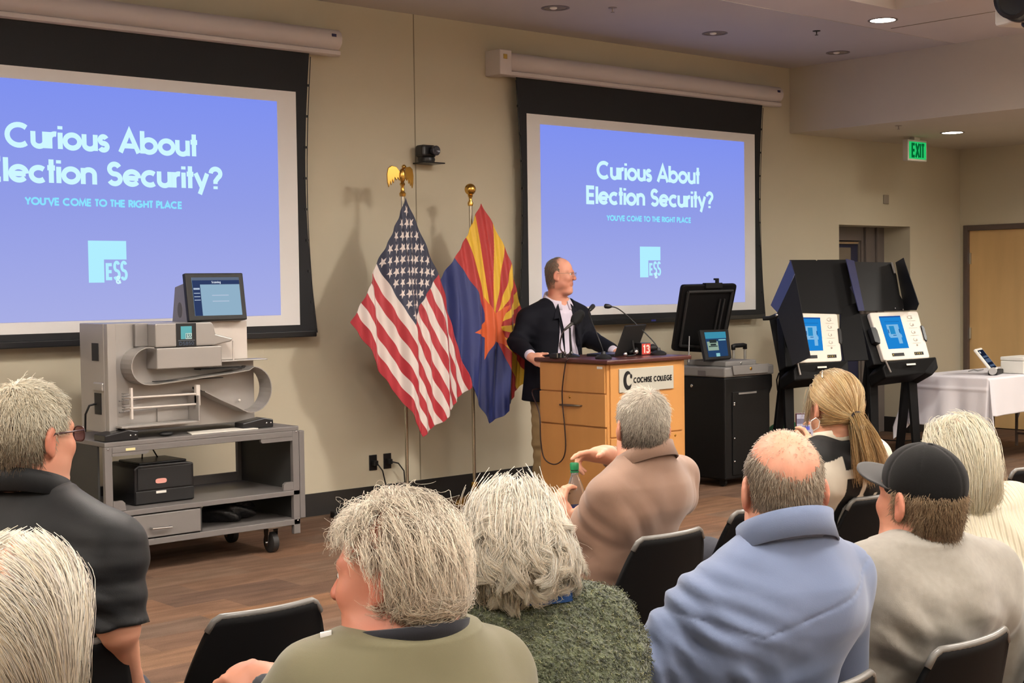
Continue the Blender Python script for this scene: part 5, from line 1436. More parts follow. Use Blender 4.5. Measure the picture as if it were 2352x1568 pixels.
# ------------------------------------------------------------------ hair
def pt_sdf(prims, P):
    d = np.full(len(P), 1.0)
    for p in prims: d = np.minimum(d, p[2](P[:, 0], P[:, 1], P[:, 2]))
    return d
def smooth_fn(prims):
    def f(X, Y, Z):
        o = np.full(np.shape(X), .3)
        for (l, h, fn), k, op in prims:
            d = fn(X, Y, Z)
            if op == 'u': q = np.clip(k - np.abs(o - d), 0, None) / max(k, 1e-6); o = np.minimum(o, d) - q * q * k / 4
        return o
    return (None, None, f)
def pt_grad(prims, P, e=.003):
    g = np.zeros_like(P)
    for i in range(3):
        q = P.copy(); q[:, i] += e; r = P.copy(); r[:, i] -= e; g[:, i] = pt_sdf(prims, q) - pt_sdf(prims, r)
    return g / (np.linalg.norm(g, axis=1)[:, None] + 1e-9)
def grow(roots, d0, length, K, coll, margin=.004, grav=.3, flow=None, flow_w=0.0, stiff=1.0, curl=0.0, cfreq=3.0, jit=.0, rs=None, hug=None, hugw=.6):
    rs = rs or rng
    n = len(roots); P = np.zeros((n, K, 3)); P[:, 0] = roots; d = d0.copy()
    length = np.broadcast_to(np.asarray(length, float), (n,)); step = (length / (K - 1))[:, None]
    ph = rs.uniform(0, 6.28, n); G = np.array((0, 0, -1.0))
    e1 = unit_rows(np.cross(d, np.array((.3, .2, .93)))); e2 = np.cross(d, e1)
    for k in range(1, K):
        dd = d + jit * rs.normal(size=(n, 3))
        if curl:
            a = 2 * PI * cfreq * k / (K - 1) + ph
            dd = dd + curl * (k / (K - 1)) ** .7 * (np.cos(a)[:, None] * e1 + np.sin(a)[:, None] * e2)
        dd = unit_rows(dd)
        p = P[:, k - 1] + dd * step
        if coll:
            m_ = margin(k / (K - 1)) if callable(margin) else margin
            sd = pt_sdf(coll, p); w = sd < m_
            if w.any(): p[w] += pt_grad(coll, p[w]) * (m_ - sd[w])[:, None]
        if hug is not None:      # lie close to the hair volume, pulling sideways only
            m_ = margin(k / (K - 1)) if callable(margin) else margin
            sd = pt_sdf(hug, p); w = sd > m_
            if w.any():
                g = pt_grad(hug, p[w]); g[:, 2] *= np.clip(g[:, 2], 0, 1); p[w] -= g * np.minimum(sd[w] - m_, .012)[:, None] * hugw
        P[:, k] = p
        nd = unit_rows(p - P[:, k - 1])
        d = nd * stiff + G * grav
        if flow is not None: d = d + flow(p, k / (K - 1)) * flow_w
        d = unit_rows(d)
    return P
def unit_rows(v): return v / (np.linalg.norm(v, axis=1)[:, None] + 1e-9)
def smooth_g(G, it=2):
    G = G.copy()
    for _ in range(it): G[:, 1:-1] = .25 * G[:, :-2] + .5 * G[:, 1:-1] + .25 * G[:, 2:]
    return G
def resample(G, K):
    n, k, _ = G.shape; t = np.linspace(0, k - 1, K); i = np.clip(t.astype(int), 0, k - 2); f = (t - i)[None, :, None]
    p0 = G[:, np.clip(i - 1, 0, k - 1)]; p1 = G[:, i]; p2 = G[:, i + 1]; p3 = G[:, np.clip(i + 2, 0, k - 1)]
    return .5 * (2 * p1 + (p2 - p0) * f + (2 * p0 - 5 * p1 + 4 * p2 - p3) * f ** 2 + (3 * p1 - p0 - 3 * p2 + p3) * f ** 3)
def coil(G, amp, turns, rs=None, p=1.3):
    rs = rs or rng; n, K, _ = G.shape; t = np.linspace(0, 1, K)[None, :, None]
    T = np.gradient(G, axis=1); T /= np.linalg.norm(T, axis=2)[..., None] + 1e-9
    u = np.cross(T, np.array((.4, .3, .86))); u /= np.linalg.norm(u, axis=2)[..., None] + 1e-9; w = np.cross(T, u)
    ph = rs.uniform(0, 6.28, (n, 1, 1)) + 2 * PI * turns * t * rs.uniform(.75, 1.3, (n, 1, 1)) * np.sign(rs.normal(size=(n, 1, 1)))
    am = amp * t ** p * rs.uniform(.6, 1.25, (n, 1, 1))
    return G + am * (np.cos(ph) * u + np.sin(ph) * w)
def tufts(G, nchild, spread, clump=.6, wobble=.002, rs=None, fan=None, lenj=.15):
    """children strands around guide strands"""
    rs = rs or rng; n, K, _ = G.shape
    idx = rs.integers(0, n, nchild); t = np.linspace(0, 1, K)[None, :, None]
    off = rs.normal(size=(nchild, 1, 3)) * spread
    S = G[idx] + off * (1 - clump * t)
    ph = rs.uniform(0, 6.28, (nchild, 1, 3)); fr = rs.uniform(2, 6, (nchild, 1, 3))
    S = S + wobble * np.sin(fr * t * 3 + ph) * t
    if fan is not None: S = S + rs.normal(size=(nchild, 1, 3)) * fan * t ** 1.5
    sc = 1 - lenj * rs.uniform(0, 1, (nchild, 1, 1)); S = S[:, :1] + (S - S[:, :1]) * sc
    return S
def strand_mesh(S, rad, cols, tipk=.35):
    """three-sided tapering strands; cols (n,3) or (n,K,3)"""
    n, K, _ = S.shape
    T = np.gradient(S, axis=1); T /= np.linalg.norm(T, axis=2)[..., None] + 1e-9
    ref = np.zeros_like(T); ref[..., 0] = .37; ref[..., 1] = .61; ref[..., 2] = .70
    u = np.cross(T, ref); u /= np.linalg.norm(u, axis=2)[..., None] + 1e-9; w = np.cross(T, u)
    rr = np.asarray(rad) * (1 - (1 - tipk) * np.linspace(0, 1, K) ** 1.5); rr = rr[None, :, None]
    V = np.stack([S + rr * (u * math.cos(a) + w * math.sin(a)) for a in (0, 2 * PI / 3, 4 * PI / 3)], 2).reshape(-1, 3)
    b = (np.arange(n)[:, None, None] * K + np.arange(K - 1)[None, :, None]) * 3; j = np.arange(3)[None, None, :]; j2 = (j + 1) % 3
    F = np.stack([b + j, b + j2, b + 3 + j2, b + 3 + j], -1).reshape(-1, 4)
    cols = np.asarray(cols)
    if cols.ndim == 2: cols = np.repeat(cols[:, None], K, 1)
    C = np.repeat(cols[:, :, None], 3, 2).reshape(-1, 3)
    return V, F, C
def joined(name, pieces, material, parent, label=None, ctr=None, mixn=.7):
    V = []; F = []; C = []; o = 0
    for v, f, c in pieces:
        V.append(v); F.append(f + o); o += len(v)
        C.append(np.repeat(np.asarray(c)[None], len(v), 0) if np.ndim(c) == 1 else c)
    me = mesh_np(name, np.concatenate(V), np.concatenate(F)); me.materials.append(material); paint(me, np.concatenate(C)); me.shade_smooth()
    if ctr is not None:      # soft volume shading: strand normals blended with the outward direction
        VV = np.concatenate(V); nb = np.empty(len(VV) * 3, f32); me.vertices.foreach_get('normal', nb); nb = nb.reshape(-1, 3)
        out = unit_rows(VV - np.asarray(ctr)); nn_ = unit_rows(nb * (1 - mixn) + out * mixn)
        me.normals_split_custom_set_from_vertices(nn_.tolist())
    ob = _link(name, me, parent)
    if label: ob['label'] = label
    return ob
def scalp(p, n, mask, lift=.0005, rs=None):
    """random roots on the head surface: local points, normals, head-space unit directions, head-space points"""
    rs = rs or rng
    c = np.array((0, -.012, .030)); r = np.array((.0765, .0985, .115))
    out = np.zeros((0, 3))
    while len(out) < n:
        v = unit_rows(rs.normal(size=(n * 2, 3))); v = v[mask(v)]; out = np.concatenate([out, v])
    v = out[:n]
    P = p.hc + ((c + v * r * 1.03) * p.hk) @ p.hR.T
    hf = [p.headf()]
    for _ in range(4): P = P - pt_grad(hf, P) * (pt_sdf(hf, P) - lift)[:, None]
    nr = pt_grad(hf, P)
    return P, nr, v, p.toH(P)
def whorl_flow(p, hp, nr_world, whorl=(0, -.055, .125), fwd=.0):
    d = (hp - np.array(whorl)); d[:, 1] += fwd
    d = d @ p.hR.T; d = d - nr_world * (d * nr_world).sum(1)[:, None]
    return unit_rows(d)
def tones(n, cols, jit=.12, rs=None):
    rs = rs or rng
    c = np.array([Lc(q) for q in cols]); w = rs.integers(0, len(c), n); w2 = rs.integers(0, len(c), n); t = rs.uniform(0, 1, (n, 1))
    return np.clip((c[w] * t + c[w2] * (1 - t)) * (1 + jit * rs.normal(size=(n, 1))), 0, 1)
def short_hair(p, n, mask, length, cols, lift=.5, rad=.0011, K=5, rs=None, whorl=(0, -.055, .125), fwd=0.0, jit=.12, grav=.15, coll=None, bulk=.5):
    R, N_, v, hp = scalp(p, n, mask, rs=rs)
    fl = whorl_flow(p, hp, N_, whorl, fwd)
    ln = length(v) if callable(length) else np.full(len(v), length)
    d0 = unit_rows(N_ * lift + fl + .22 * (rs or rng).normal(size=R.shape))
    S = grow(R, d0, ln * (rs or rng).uniform(.7, 1.15, len(R)), K, coll or [p.headf()], (lambda t: .001 + .006 * bulk * t), grav=grav, stiff=1.0, jit=jit, rs=rs)
    c = cols(v, hp) if callable(cols) else tones(n, cols)
    return strand_mesh(S, rad, c)
def shell(prims, h, col, disp=None):
    V, F = field_mesh(prims, h, disp)
    return V, F, Lc(col)

# ------------------------------------------------------------------ stacking chair
M_ch = mat('chair shell', (7, 7, 8), .65, spec=.2)
M_rimhi = mat('rim highlight grey', (112, 110, 106), .28)  # paler than the shell: the edge highlight is put into this grey
M_chleg = mat('chair leg', (40, 40, 42), .3, .6)
def make_chair(label, x, y, rz=0.0):
    t = thing('stacking_chair', label, 'chair', (x, y, 0), rz, 'black stacking chairs for the audience')
    def back(u, v, o=0.0):
        s = u * 2 - 1; hw = .235 - .072 * v ** 1.6
        z = .40 + .405 * v
        corner = max(0.0, abs(s) - .78) / .22
        z -= corner ** 2.2 * .035 * (v > .0) * v ** 4
        yy = -.195 - .105 * v + .045 * s * s * (1 - .3 * v)
        return (s * hw, yy + o, z)
    obj('backrest', MB().grid(lambda u, v: back(u, v), 22, 18), M_ch, t, smooth=True, solid=.014)
    obj('rim_highlight', MB().tube([tuple(np.array(back(i / 20, 1.0)) + vec(0, 0, .002)) for i in range(21)], .0085, 8), M_rimhi, t, smooth=True)  # pale tube along the top edge, standing for its highlight
    def seat(u, v):
        s = u * 2 - 1; q = v
        return (s * (.235 - .01 * q), -.20 + .43 * q, .445 - .012 * math.sin(PI * q) * (1 - s * s) - .03 * max(0, q - .85) / .15 + .03 * max(0, .12 - q) / .12)
    obj('seat', MB().grid(seat, 16, 16), M_ch, t, smooth=True, solid=.016)
    for sx in (-1, 1):
        obj('leg', MB().tube([(sx * .20, .17, .43), (sx * .235, .20, .40), (sx * .245, .23, 0)], .011, 10), M_chleg, t, smooth=True)
        obj('leg', MB().tube([(sx * .20, -.15, .43), (sx * .235, -.17, .40), (sx * .25, -.26, 0)], .011, 10), M_chleg, t, smooth=True)
    obj('seat_frame', MB().tube([(-.20, .17, .425), (.20, .17, .425), (.20, -.15, .425), (-.20, -.15, .425)], .009, 8, closed=True), M_chleg, t, smooth=40)
    return t
_ch0 = None
def chair(x, ytop, label, rz=0.0):
    global _ch0
    y = ytop + .30
    if _ch0 is None: _ch0 = make_chair(label, x, y, rz); return _ch0
    return copy_thing(_ch0, (x, y, 0), rz, label)

# ================================================================== CHAIRS
for x, lb in ((1.34, 'black chair holding the man in the black polo shirt, front row left end'), (1.88, 'empty black chair in the open at lower left, beside the man in black'),
              (3.36, 'black chair holding the man in the tan polo shirt'), (3.96, 'empty black chair between the tan shirted man and the ponytailed woman'),
              (4.47, 'black chair holding the woman with the blonde ponytail'), (5.60, 'empty black chair at far right beyond the white haired woman')):
    chair(x, 3.15 if abs(x - 3.96) < .01 else 3.03, lb)
for x, lb in ((.80, 'black chair under the long white haired woman at lower left corner'), (1.32, 'black chair holding the man in the olive vest'), (1.80, 'black chair holding the woman in the green sweater'),
              (2.31, 'black chair holding the man in the blue shirt'), (2.83, 'black chair holding the man in the black cap, lower right'), (3.37, 'black chair holding the white haired woman in the cream sweater')):
    chair(x, 1.66, lb)
M_dk = mat('dark trousers', (40, 42, 50), .8, bump=(200, .2))
M_jean = mat('blue jeans', (52, 66, 96), .85, bump=(260, .3))
M_khaki = mat('khaki trousers', (150, 128, 92), .8, noise=(6, .1), bump=(200, .2))
M_shoe = mat('brown shoes', (50, 38, 32), .5)

def seated(label, hip, theta, head_px, D, hth, pitch=0, roll=0, hk=1.0, neck_px=None, ND=None, SLp=None, SRp=None, neckr=(.066, .058), female=False):
    p = Person(label, hip, theta)
    p.head(p.px(*head_px, D), hth, pitch, roll, hk)
    p.N = p.px(*neck_px, ND or D)
    p.SL = p.px(*SLp[:2], SLp[2]); p.SR = p.px(*SRp[:2], SRp[2])
    p.Hp = vec(0, 0, .47)
    p.A, p.B = (A_F, B_F) if female else (A_M, B_M)
    return p
def fine(name, col, **k): return mat(name, col, k.pop('rough', .85), bump=k.pop('bump', (420, .25, .001)), noise=k.pop('noise', (7, .05)), sheen=k.pop('sheen', .25), **k)

# ---------------------------------------------------------------- man in blue shirt
p = seated('balding man from behind in a light blue western shirt, left elbow out', (2.33, 2.02), 24, (1798, 1128), 3.0, 37, 2, 0, 1.0,
           (1803, 1226), 2.97, (1625, 1392, 2.92), (1930, 1322, 3.12), (.070, .062))
EL, ER = p.px(1456, 1548, 2.90), p.SR + vec(.06, .10, -.28)
WL, WR_ = p.px(1590, 1650, 3.06), ER + vec(-.10, .24, .02)
pr = p.head_prims(jaw=1.08) + p.neck(p.N, .072, .066) + p.trunk(p.Hp, p.N, p.SL, p.SR, p.A, p.B) + p.arm(p.SL, EL, WL) + p.arm(p.SR, ER, WR_)
pr += p.hand(WL, WL - EL, vec(0, 0, -1), vec(0, 1, 0), (20, 25, 15)) + p.hand(WR_, WR_ - ER, vec(0, 0, -1), vec(-1, 0, 0))
def bald(V, q, C):
    w = np.clip((q[:, 2] - .03) / .05, 0, 1) * (np.hypot(q[:, 0], q[:, 1] + .01) < .09)
    return C * (1 - .35 * w[:, None]) + Lc((226, 150, 122)) * .35 * w[:, None]
p.build_body(pr, .005, (206, 154, 130), red=.35, extra=bald)
M_blue = fine('pale blue cotton', (103, 116, 145))
def infl(prims, d, k=None): 
    return [((a[0] - d, a[1] + d, (lambda fn: (lambda X, Y, Z: fn(X, Y, Z) - d))(a[2])), kk, op) for a, kk, op in prims]
ES = lambda S, E, W_, r=(.066, .058, .054, .042): [(cone(S, E, r[0], r[1]), .035, 'u'), (cone(E, W_, r[2], r[3], cap_b=True), .03, 'u')]
sh = p.trunk(p.Hp, p.N, p.SL, p.SR, [a * .95 for a in A_M], p.B, .014, z1=p.N[2] - .005, hump=.035, sh=.058) + ES(p.SL, EL, EL + (WL - EL) * .93) + ES(p.SR, ER, ER + (WR_ - ER) * .93)
mid = p.SL * .5 + EL * .5
sh += [(cone(EL * .8 + p.SL * .2 + vec(.01, 0, -.01), vec(p.N[0] * .5 - .06, p.SL[1] - .02, EL[2] - .03), .045, .06), .04, 'u')]
ua = unit(EL - p.SL)
def yoke(P):
    # seam of the pointed yoke, a shallow groove
    z = p.N[2] - .205 + .11 * np.abs(P[:, 0] + .01) - .02
    z = p.N[2] - .13 - .05 * (1 - np.abs(P[:, 0]) / .16)
    return -.003 * np.exp(-((P[:, 2] - z) / .0035) ** 2) * (P[:, 1] < .02)
fo = folds([(p.SL + vec(.02, -.03, -.03), vec(.5, 0, 1), .045, .10, .006), (mid + vec(0, 0, .03), ua, .055, .12, .007), (EL, ua + vec(.3, 0, .4), .04, .10, .006),
            (vec(-.10, -.12, .74), vec(.25, 0, 1), .075, .16, .006), (vec(.10, -.12, .70), vec(-.35, 0, 1), .07, .16, .004), (p.SL + vec(.06, -.05, -.16), vec(1, 0, .6), .06, .10, .005)], .0018, 18, 1)
p.cloth('shirt', sh, .0055, M_blue, lambda P: fo(P) + yoke(P))
p.collar(p.N + vec(0, -.006, 0), .086, .008, .070, .020, M_blue, .55, .9, lean=(0, .008))
p.legs(M_jean, M_shoe, p.Hp)
rs = np.random.default_rng(21)
mk = lambda v: (v[:, 2] > -.90 + .05 * rs.normal(size=len(v))) & ~((v[:, 1] > .30) & (v[:, 2] < .3)) & ~((v[:, 2] > .02 + .50 * np.abs(v[:, 0]) ** 2.5 + .06 * rs.normal(size=len(v)))) & ~((v[:, 1] > .55)) & ~((v[:, 2] < -.35) & (v[:, 1] > -.05))
top = lambda v: (v[:, 2] > .35) & (v[:, 1] < .8)
joined('hair', [short_hair(p, 7500, mk, .016, [(150, 132, 112), (120, 104, 88), (176, 160, 140)], .12, .0008, 6, rs, bulk=.2),
                short_hair(p, 600, top, .005, [(190, 165, 145), (170, 145, 125)], .4, .0005, 4, rs)], M_hair, p.root, 'short grey brown fringe around a bald crown', p.hc)
p.eyes()

# ---------------------------------------------------------------- man in black cap
p = seated('man in a black baseball cap and light grey sweatshirt seen from behind', (2.85, 2.02), 14, (2112, 1152), 3.35, 6, -4, 0, 1.0,
           (2100, 1248), 3.35, (2000, 1335, 3.25), (2262, 1318, 3.52), (.068, .06))
EL, ER = p.SL + vec(-.10, .06, -.27), p.SR + vec(.08, .0, -.28)
WL, WR_ = EL + vec(.10, .22, -.04), ER + vec(-.10, .24, -.02)
pr = p.head_prims(jaw=1.03) + p.neck(p.N, .068, .06) + p.trunk(p.Hp, p.N, p.SL, p.SR, p.A, p.B) + p.arm(p.SL, EL, WL) + p.arm(p.SR, ER, WR_)
pr += p.hand(WL, WL - EL, vec(0, 0, -1), vec(1, 0, 0)) + p.hand(WR_, WR_ - ER, vec(0, 0, -1), vec(-1, 0, 0))
p.build_body(pr, .005, (198, 144, 118), red=.5, stubble=(150, 120, 100))
M_gsw = fine('heather grey jersey', (142, 137, 128), noise=(60, .08))
sh = p.trunk(p.Hp, p.N, p.SL, p.SR, p.A, p.B, .026, z1=p.N[2] + .0, hump=.04) + ES(p.SL, EL, EL + (WL - EL) * .95, (.076, .068, .060, .046)) + ES(p.SR, ER, ER + (WR_ - ER) * .95, (.076, .068, .06, .046))
fo = folds([(vec(-.06, -.14, .66), vec(.6, 0, 1), .08, .20, .009), (vec(.12, -.12, .72), vec(.7, 0, 1), .09, .16, .008), (p.SR + vec(-.05, -.05, -.14), vec(1, 0, -.3), .07, .10, .006), (p.SL + vec(.05, -.05, -.10), vec(.8, 0, .8), .07, .1, .006)], .0022, 15, 3)
sw = p.cloth('sweatshirt', sh, .006, M_gsw, fo)
obj('neck_rib', MB().tube([tuple(p.N + vec(.077 * math.cos(a), .068 * math.sin(a) + .002, .004 - .02 * math.sin(a))) for a in np.linspace(0, 2 * PI, 40)[:-1]], .010, 8, closed=True), fine('grey rib', (150, 144, 134)), sw, smooth=True)
p.legs(M_jean, M_shoe, p.Hp)
rs = np.random.default_rng(22)
mk = lambda v: (v[:, 2] < .12) & (v[:, 2] > -.95) & ~((v[:, 1] > .25)) & ~((v[:, 2] < -.45) & (v[:, 1] > -.25))
joined('hair', [short_hair(p, 6500, mk, lambda v: .022 + .010 * rs.uniform(0, 1, len(v)), [(128, 102, 74), (156, 130, 96), (104, 82, 60), (180, 158, 126)], .15, .0007, 8, rs, jit=.16, grav=.1, bulk=1.2)], M_hair, p.root, None, p.hc)
# cap: crown of six panels, brim, button, strap
M_cap = fine('black cap cotton', (16, 15, 15), sheen=.06, spec=.2, bump=(500, .3, .001))
hM = np.eye(4); hM[:3, :3] = p.hR; hM[:3, 3] = p.hc
capR = np.array(Matrix.Rotation(.10, 3, 'X'))
cp = [(p.he((0, -.012, .050), (.084, .106, .090), capR), .01, 'u')]
cutn = p.hR @ capR @ vec(0, 0, 1); cutp = p.H(0, 0, .012)
cp += [((vec(-9, -9, -9), vec(9, 9, 9), lambda X, Y, Z: ((X - cutp[0]) * cutn[0] + (Y - cutp[1]) * cutn[1] + (Z - cutp[2]) * cutn[2])), .006, 's')]
def seams(P):
    q = p.toH(P); a = np.arctan2(q[:, 1] + .01, q[:, 0]); k = (a + PI / 6) % (PI / 3) - PI / 6
    k2 = np.abs(((a - PI / 2) + PI / 6) % (PI / 3) - PI / 6) * np.hypot(q[:, 0], q[:, 1])
    return -.0022 * np.exp(-(k2 / .0028) ** 2) + .0012 * wob(P, 30, 4)
cp_ = p.cloth('cap', cp, .004, M_cap, seams, label='black baseball cap')
obj('button', MB().ball(p.H(0, -.021, .1375), (.007, .007, .004), 14, 8), M_cap, cp_, smooth=True)
def brim(u, v):
    a = (u * 2 - 1) * 1.25; r = v
    x = math.sin(a) * .078; y0 = .088 * math.cos(a) + .0
    ext = .085 * math.cos(a * .9) ** .6 if abs(a) < 1.5 else 0
    return tuple(p.H(x * (1 + .10 * r), y0 + ext * r, .044 - .016 * (x / .08) ** 2 + .24 * ext * r))
obj('brim', MB().grid(brim, 30, 10), fine('cap brim', (44, 42, 41), sheen=.1), cp_, smooth=True, solid=.004)
p.eyes()

# ---------------------------------------------------------------- man in tan polo with bottle
p = seated('grey haired man in a tan long sleeved polo holding a water bottle', (3.38, 3.40), 2, (1474, 984), 4.72, 27, -2, 2, 1.0,
           (1480, 1046), 4.72, (1398, 1136, 4.62), (1560, 1092, 4.94), (.066, .06))
EL = p.px(1322, 1245, 4.72); WL = p.px(1293, 1204, 4.80)
ER = p.px(1470, 1075, 5.08); WR_ = p.px(1388, 1043, 4.96)
pr = p.head_prims(jaw=1.04) + p.neck(p.N, .068, .062) + p.trunk(p.Hp, p.N, p.SL, p.SR, p.A, p.B) + p.arm(p.SL, EL, WL) + p.arm(p.SR, ER, WR_)
bot = np.array(at(1322, 1150, D=4.86)); botL = p.L(bot)
dL = unit(p.px(1284, 1150, 4.81) - WL)
toB = unit(botL - (WL + dL * .05))
pr += p.hand(WL, dL, toB, unit(np.cross(toB, dL)) * 1.0 if (np.cross(toB, dL) @ p.L(bot + RIGHT * .1) - np.cross(toB, dL) @ p.L(bot)) > 0 else -unit(np.cross(toB, dL)), (32, 42, 30), 1.02, (62, 10))
dR = unit(p.px(1318, 1046, 4.90) - WR_)
pr += p.hand(WR_, dR, unit(p.L(at(1322, 1100, D=4.86)) - WR_) , p.L(at(1340, 1090, D=4.76)) - p.L(at(1340, 1040, D=4.86)), ((8, 14, 10), (26, 30, 20), (38, 36, 24), (48, 40, 26)), 1.0, (42, 6))
p.build_body(pr, .005, (210, 158, 132), red=.35)
M_tan = fine('tan cotton knit', (132, 104, 87))
sh = p.trunk(p.Hp, p.N, p.SL, p.SR, [a * .95 for a in A_M], p.B, .014, z1=p.N[2] - .01, hump=.022, sh=.050) + ES(p.SL, EL, EL + (WL - EL) * .80, (.057, .055, .050, .040)) + ES(p.SR, ER, ER + (WR_ - ER) * .86, (.062, .058, .052, .040)) + [(ell(p.N + vec(0, -.008, -.005), (.084, .080, .05)), .03, 'u')]
ua = unit(EL - p.SL)
fo = folds([(p.SL + vec(.05, -.04, -.08), vec(1, 0, .5), .09, .09, .006), ((p.SL + EL) / 2, ua + vec(.2, 0, .2), .06, .10, .006), (vec(-.06, -.10, .74), vec(.5, 0, 1), .10, .12, .004),
            (vec(.10, -.12, .70), vec(.3, 0, 1), .08, .10, .006), (p.SR + vec(-.02, -.02, -.05), vec(1, .3, -.4), .06, .07, .004), (vec(.02, -.12, .58), vec(.2, 0, 1), .07, .12, .006)], .0012, 13, 5)
p.cloth('polo_shirt', sh, .0055, M_tan, fo)
p.collar(p.N + vec(0, -.006, 0), .083, .006, .060, .026, M_tan, .5, .9, lean=(0, .006))
p.legs(M_dk, M_shoe, p.Hp)
rs = np.random.default_rng(23)
mk = lambda v: (v[:, 2] > -.80) & ~((v[:, 1] > .42) & (v[:, 2] < .62)) & ~((v[:, 2] < -.35) & (v[:, 1] > -.10)) & ~((v[:, 2] < .05) & (v[:, 1] > .12))
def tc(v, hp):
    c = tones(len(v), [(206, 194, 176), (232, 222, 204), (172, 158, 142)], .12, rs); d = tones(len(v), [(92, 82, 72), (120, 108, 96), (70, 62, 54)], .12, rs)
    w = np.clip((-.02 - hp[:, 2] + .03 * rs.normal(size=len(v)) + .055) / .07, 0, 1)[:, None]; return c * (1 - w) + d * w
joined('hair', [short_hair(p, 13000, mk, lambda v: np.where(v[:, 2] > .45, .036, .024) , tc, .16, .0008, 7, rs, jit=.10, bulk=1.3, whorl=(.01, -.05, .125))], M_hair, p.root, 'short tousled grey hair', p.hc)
p.eyes()
# bottle, clear with green cap and blue label
bz0 = bot.copy(); axis = unit(np.array(at(1319, 1062, D=4.86)) - bot)
t = thing('water_bottle', 'clear plastic water bottle with green cap and blue label held by the tan shirted man', 'bottle', tuple(bot))
Mq = Vector((0, 0, 1)).rotation_difference(Vector(axis)).to_matrix().to_4x4()
clear = mat('clear plastic', (236, 240, 246), .06, trans=.95, ior=1.25, spec=.6)
topd = float(np.linalg.norm(np.array(at(1319, 1062, D=4.86)) - bot))
prof = [(.001, -.10), (.030, -.10), (.033, -.092), (.033, -.02), (.031, -.012), (.033, -.004), (.033, .012), (.031, .030), (.024, .056), (.016, .078), (.0125, .086), (.0125, topd - .022)]
obj('bottle_body', MB().lathe(prof, (0, 0, 0), 28, Mq, cap=False), clear, t, smooth=50, solid=.0012)
obj('label', MB().lathe([(.0338, -.085), (.0338, -.015)], (0, 0, 0), 28, Mq, cap=False), mat('bottle label', (40, 62, 134), .4), t, smooth=True)
obj('cap', MB().lathe([(.001, topd - .024), (.0150, topd - .024), (.0155, topd - .004), (.013, topd), (.001, topd)], (0, 0, 0), 28, Mq), mat('green cap', (20, 120, 72), .4), t, smooth=40)
obj('neck_ring', MB().lathe([(.0125, topd - .033), (.0148, topd - .033), (.0148, topd - .028), (.0125, topd - .028)], (0, 0, 0), 24, Mq), MATS['green cap'], t, smooth=40)

# ---------------------------------------------------------------- man in black polo, left
p = seated('grey haired man with glasses in a black polo shirt at the left', (1.36, 3.38), 48, (72, 1008), 3.35, 76, 3, 0, 1.02,
           (60, 1122), 3.36, (-95, 1265, 3.42), (248, 1262, 3.30), (.072, .066))
ER = p.px(272, 1440, 3.28); EL = p.SL + vec(-.06, .06, -.27); WR_ = ER + vec(-.04, .16, -.17); WL = EL + vec(.10, .23, -.03)
pr = p.head_prims(jaw=1.1) + p.neck(p.N, .074, .07) + p.trunk(p.Hp, p.N, p.SL, p.SR, p.A, p.B) + p.arm(p.SL, EL, WL) + p.arm(p.SR, ER, WR_)
pr += p.hand(WL, WL - EL, vec(0, 0, -1), vec(1, 0, 0)) + p.hand(WR_, WR_ - ER, vec(0, 0, -1), vec(-1, 0, 0))
p.build_body(pr, .005, (200, 146, 120), red=.45, stubble=(200, 180, 160), ear=.8)
M_bpolo = mat('black polo knit', (15, 16, 18), .6, bump=(420, .25, .001), sheen=.04, spec=.3)
A2 = [a * 1.08 for a in A_M]; B2 = [b * 1.12 for b in B_M]
sh = p.trunk(p.Hp, p.N, p.SL, p.SR, A2, B2, .018, z1=p.N[2] - .01, hump=.03, sh=.068) + [(cone(p.SL, p.SL + (EL - p.SL) * .9, .076, .074, cap_b=True), .04, 'u'), (cone(p.SR, p.SR + (ER - p.SR) * 1.0, .076, .070, cap_b=True), .04, 'u')]
ua = unit(ER - p.SR)
fo = folds([(p.SR + vec(-.07, -.06, -.15), vec(.5, 0, 1), .065, .12, .009), (p.SR * .5 + ER * .5 + vec(-.03, -.03, 0), vec(.4, 0, 1), .06, .11, .009), (vec(.12, -.12, .72), vec(.2, 0, 1), .05, .12, .007)], .0016, 16, 6)
p.cloth('polo_shirt', sh, .0055, M_bpolo, fo)
p.collar(p.N + vec(0, -.006, 0), .090, .006, .062, .026, M_bpolo, .5, .8)
p.legs(M_dk, M_shoe, p.Hp)
rs = np.random.default_rng(24)
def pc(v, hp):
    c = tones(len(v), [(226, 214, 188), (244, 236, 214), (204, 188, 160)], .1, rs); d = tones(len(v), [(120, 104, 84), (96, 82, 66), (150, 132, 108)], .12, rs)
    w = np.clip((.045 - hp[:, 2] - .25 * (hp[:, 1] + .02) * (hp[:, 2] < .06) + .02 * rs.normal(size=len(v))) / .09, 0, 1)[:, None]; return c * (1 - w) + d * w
mk = lambda v: (v[:, 2] > -.95) & ~((v[:, 1] > .5) & (v[:, 2] < .55)) & ~((v[:, 2] < -.32) & (v[:, 1] > -.12)) & ~((v[:, 2] < .0) & (v[:, 1] > .16))
joined('hair', [short_hair(p, 13000, mk, lambda v: np.where(v[:, 2] > .2, .032, .026), pc, .22, .0009, 8, rs, jit=.12, bulk=1.4)], M_hair, p.root, 'thick short grey hair', p.hc)
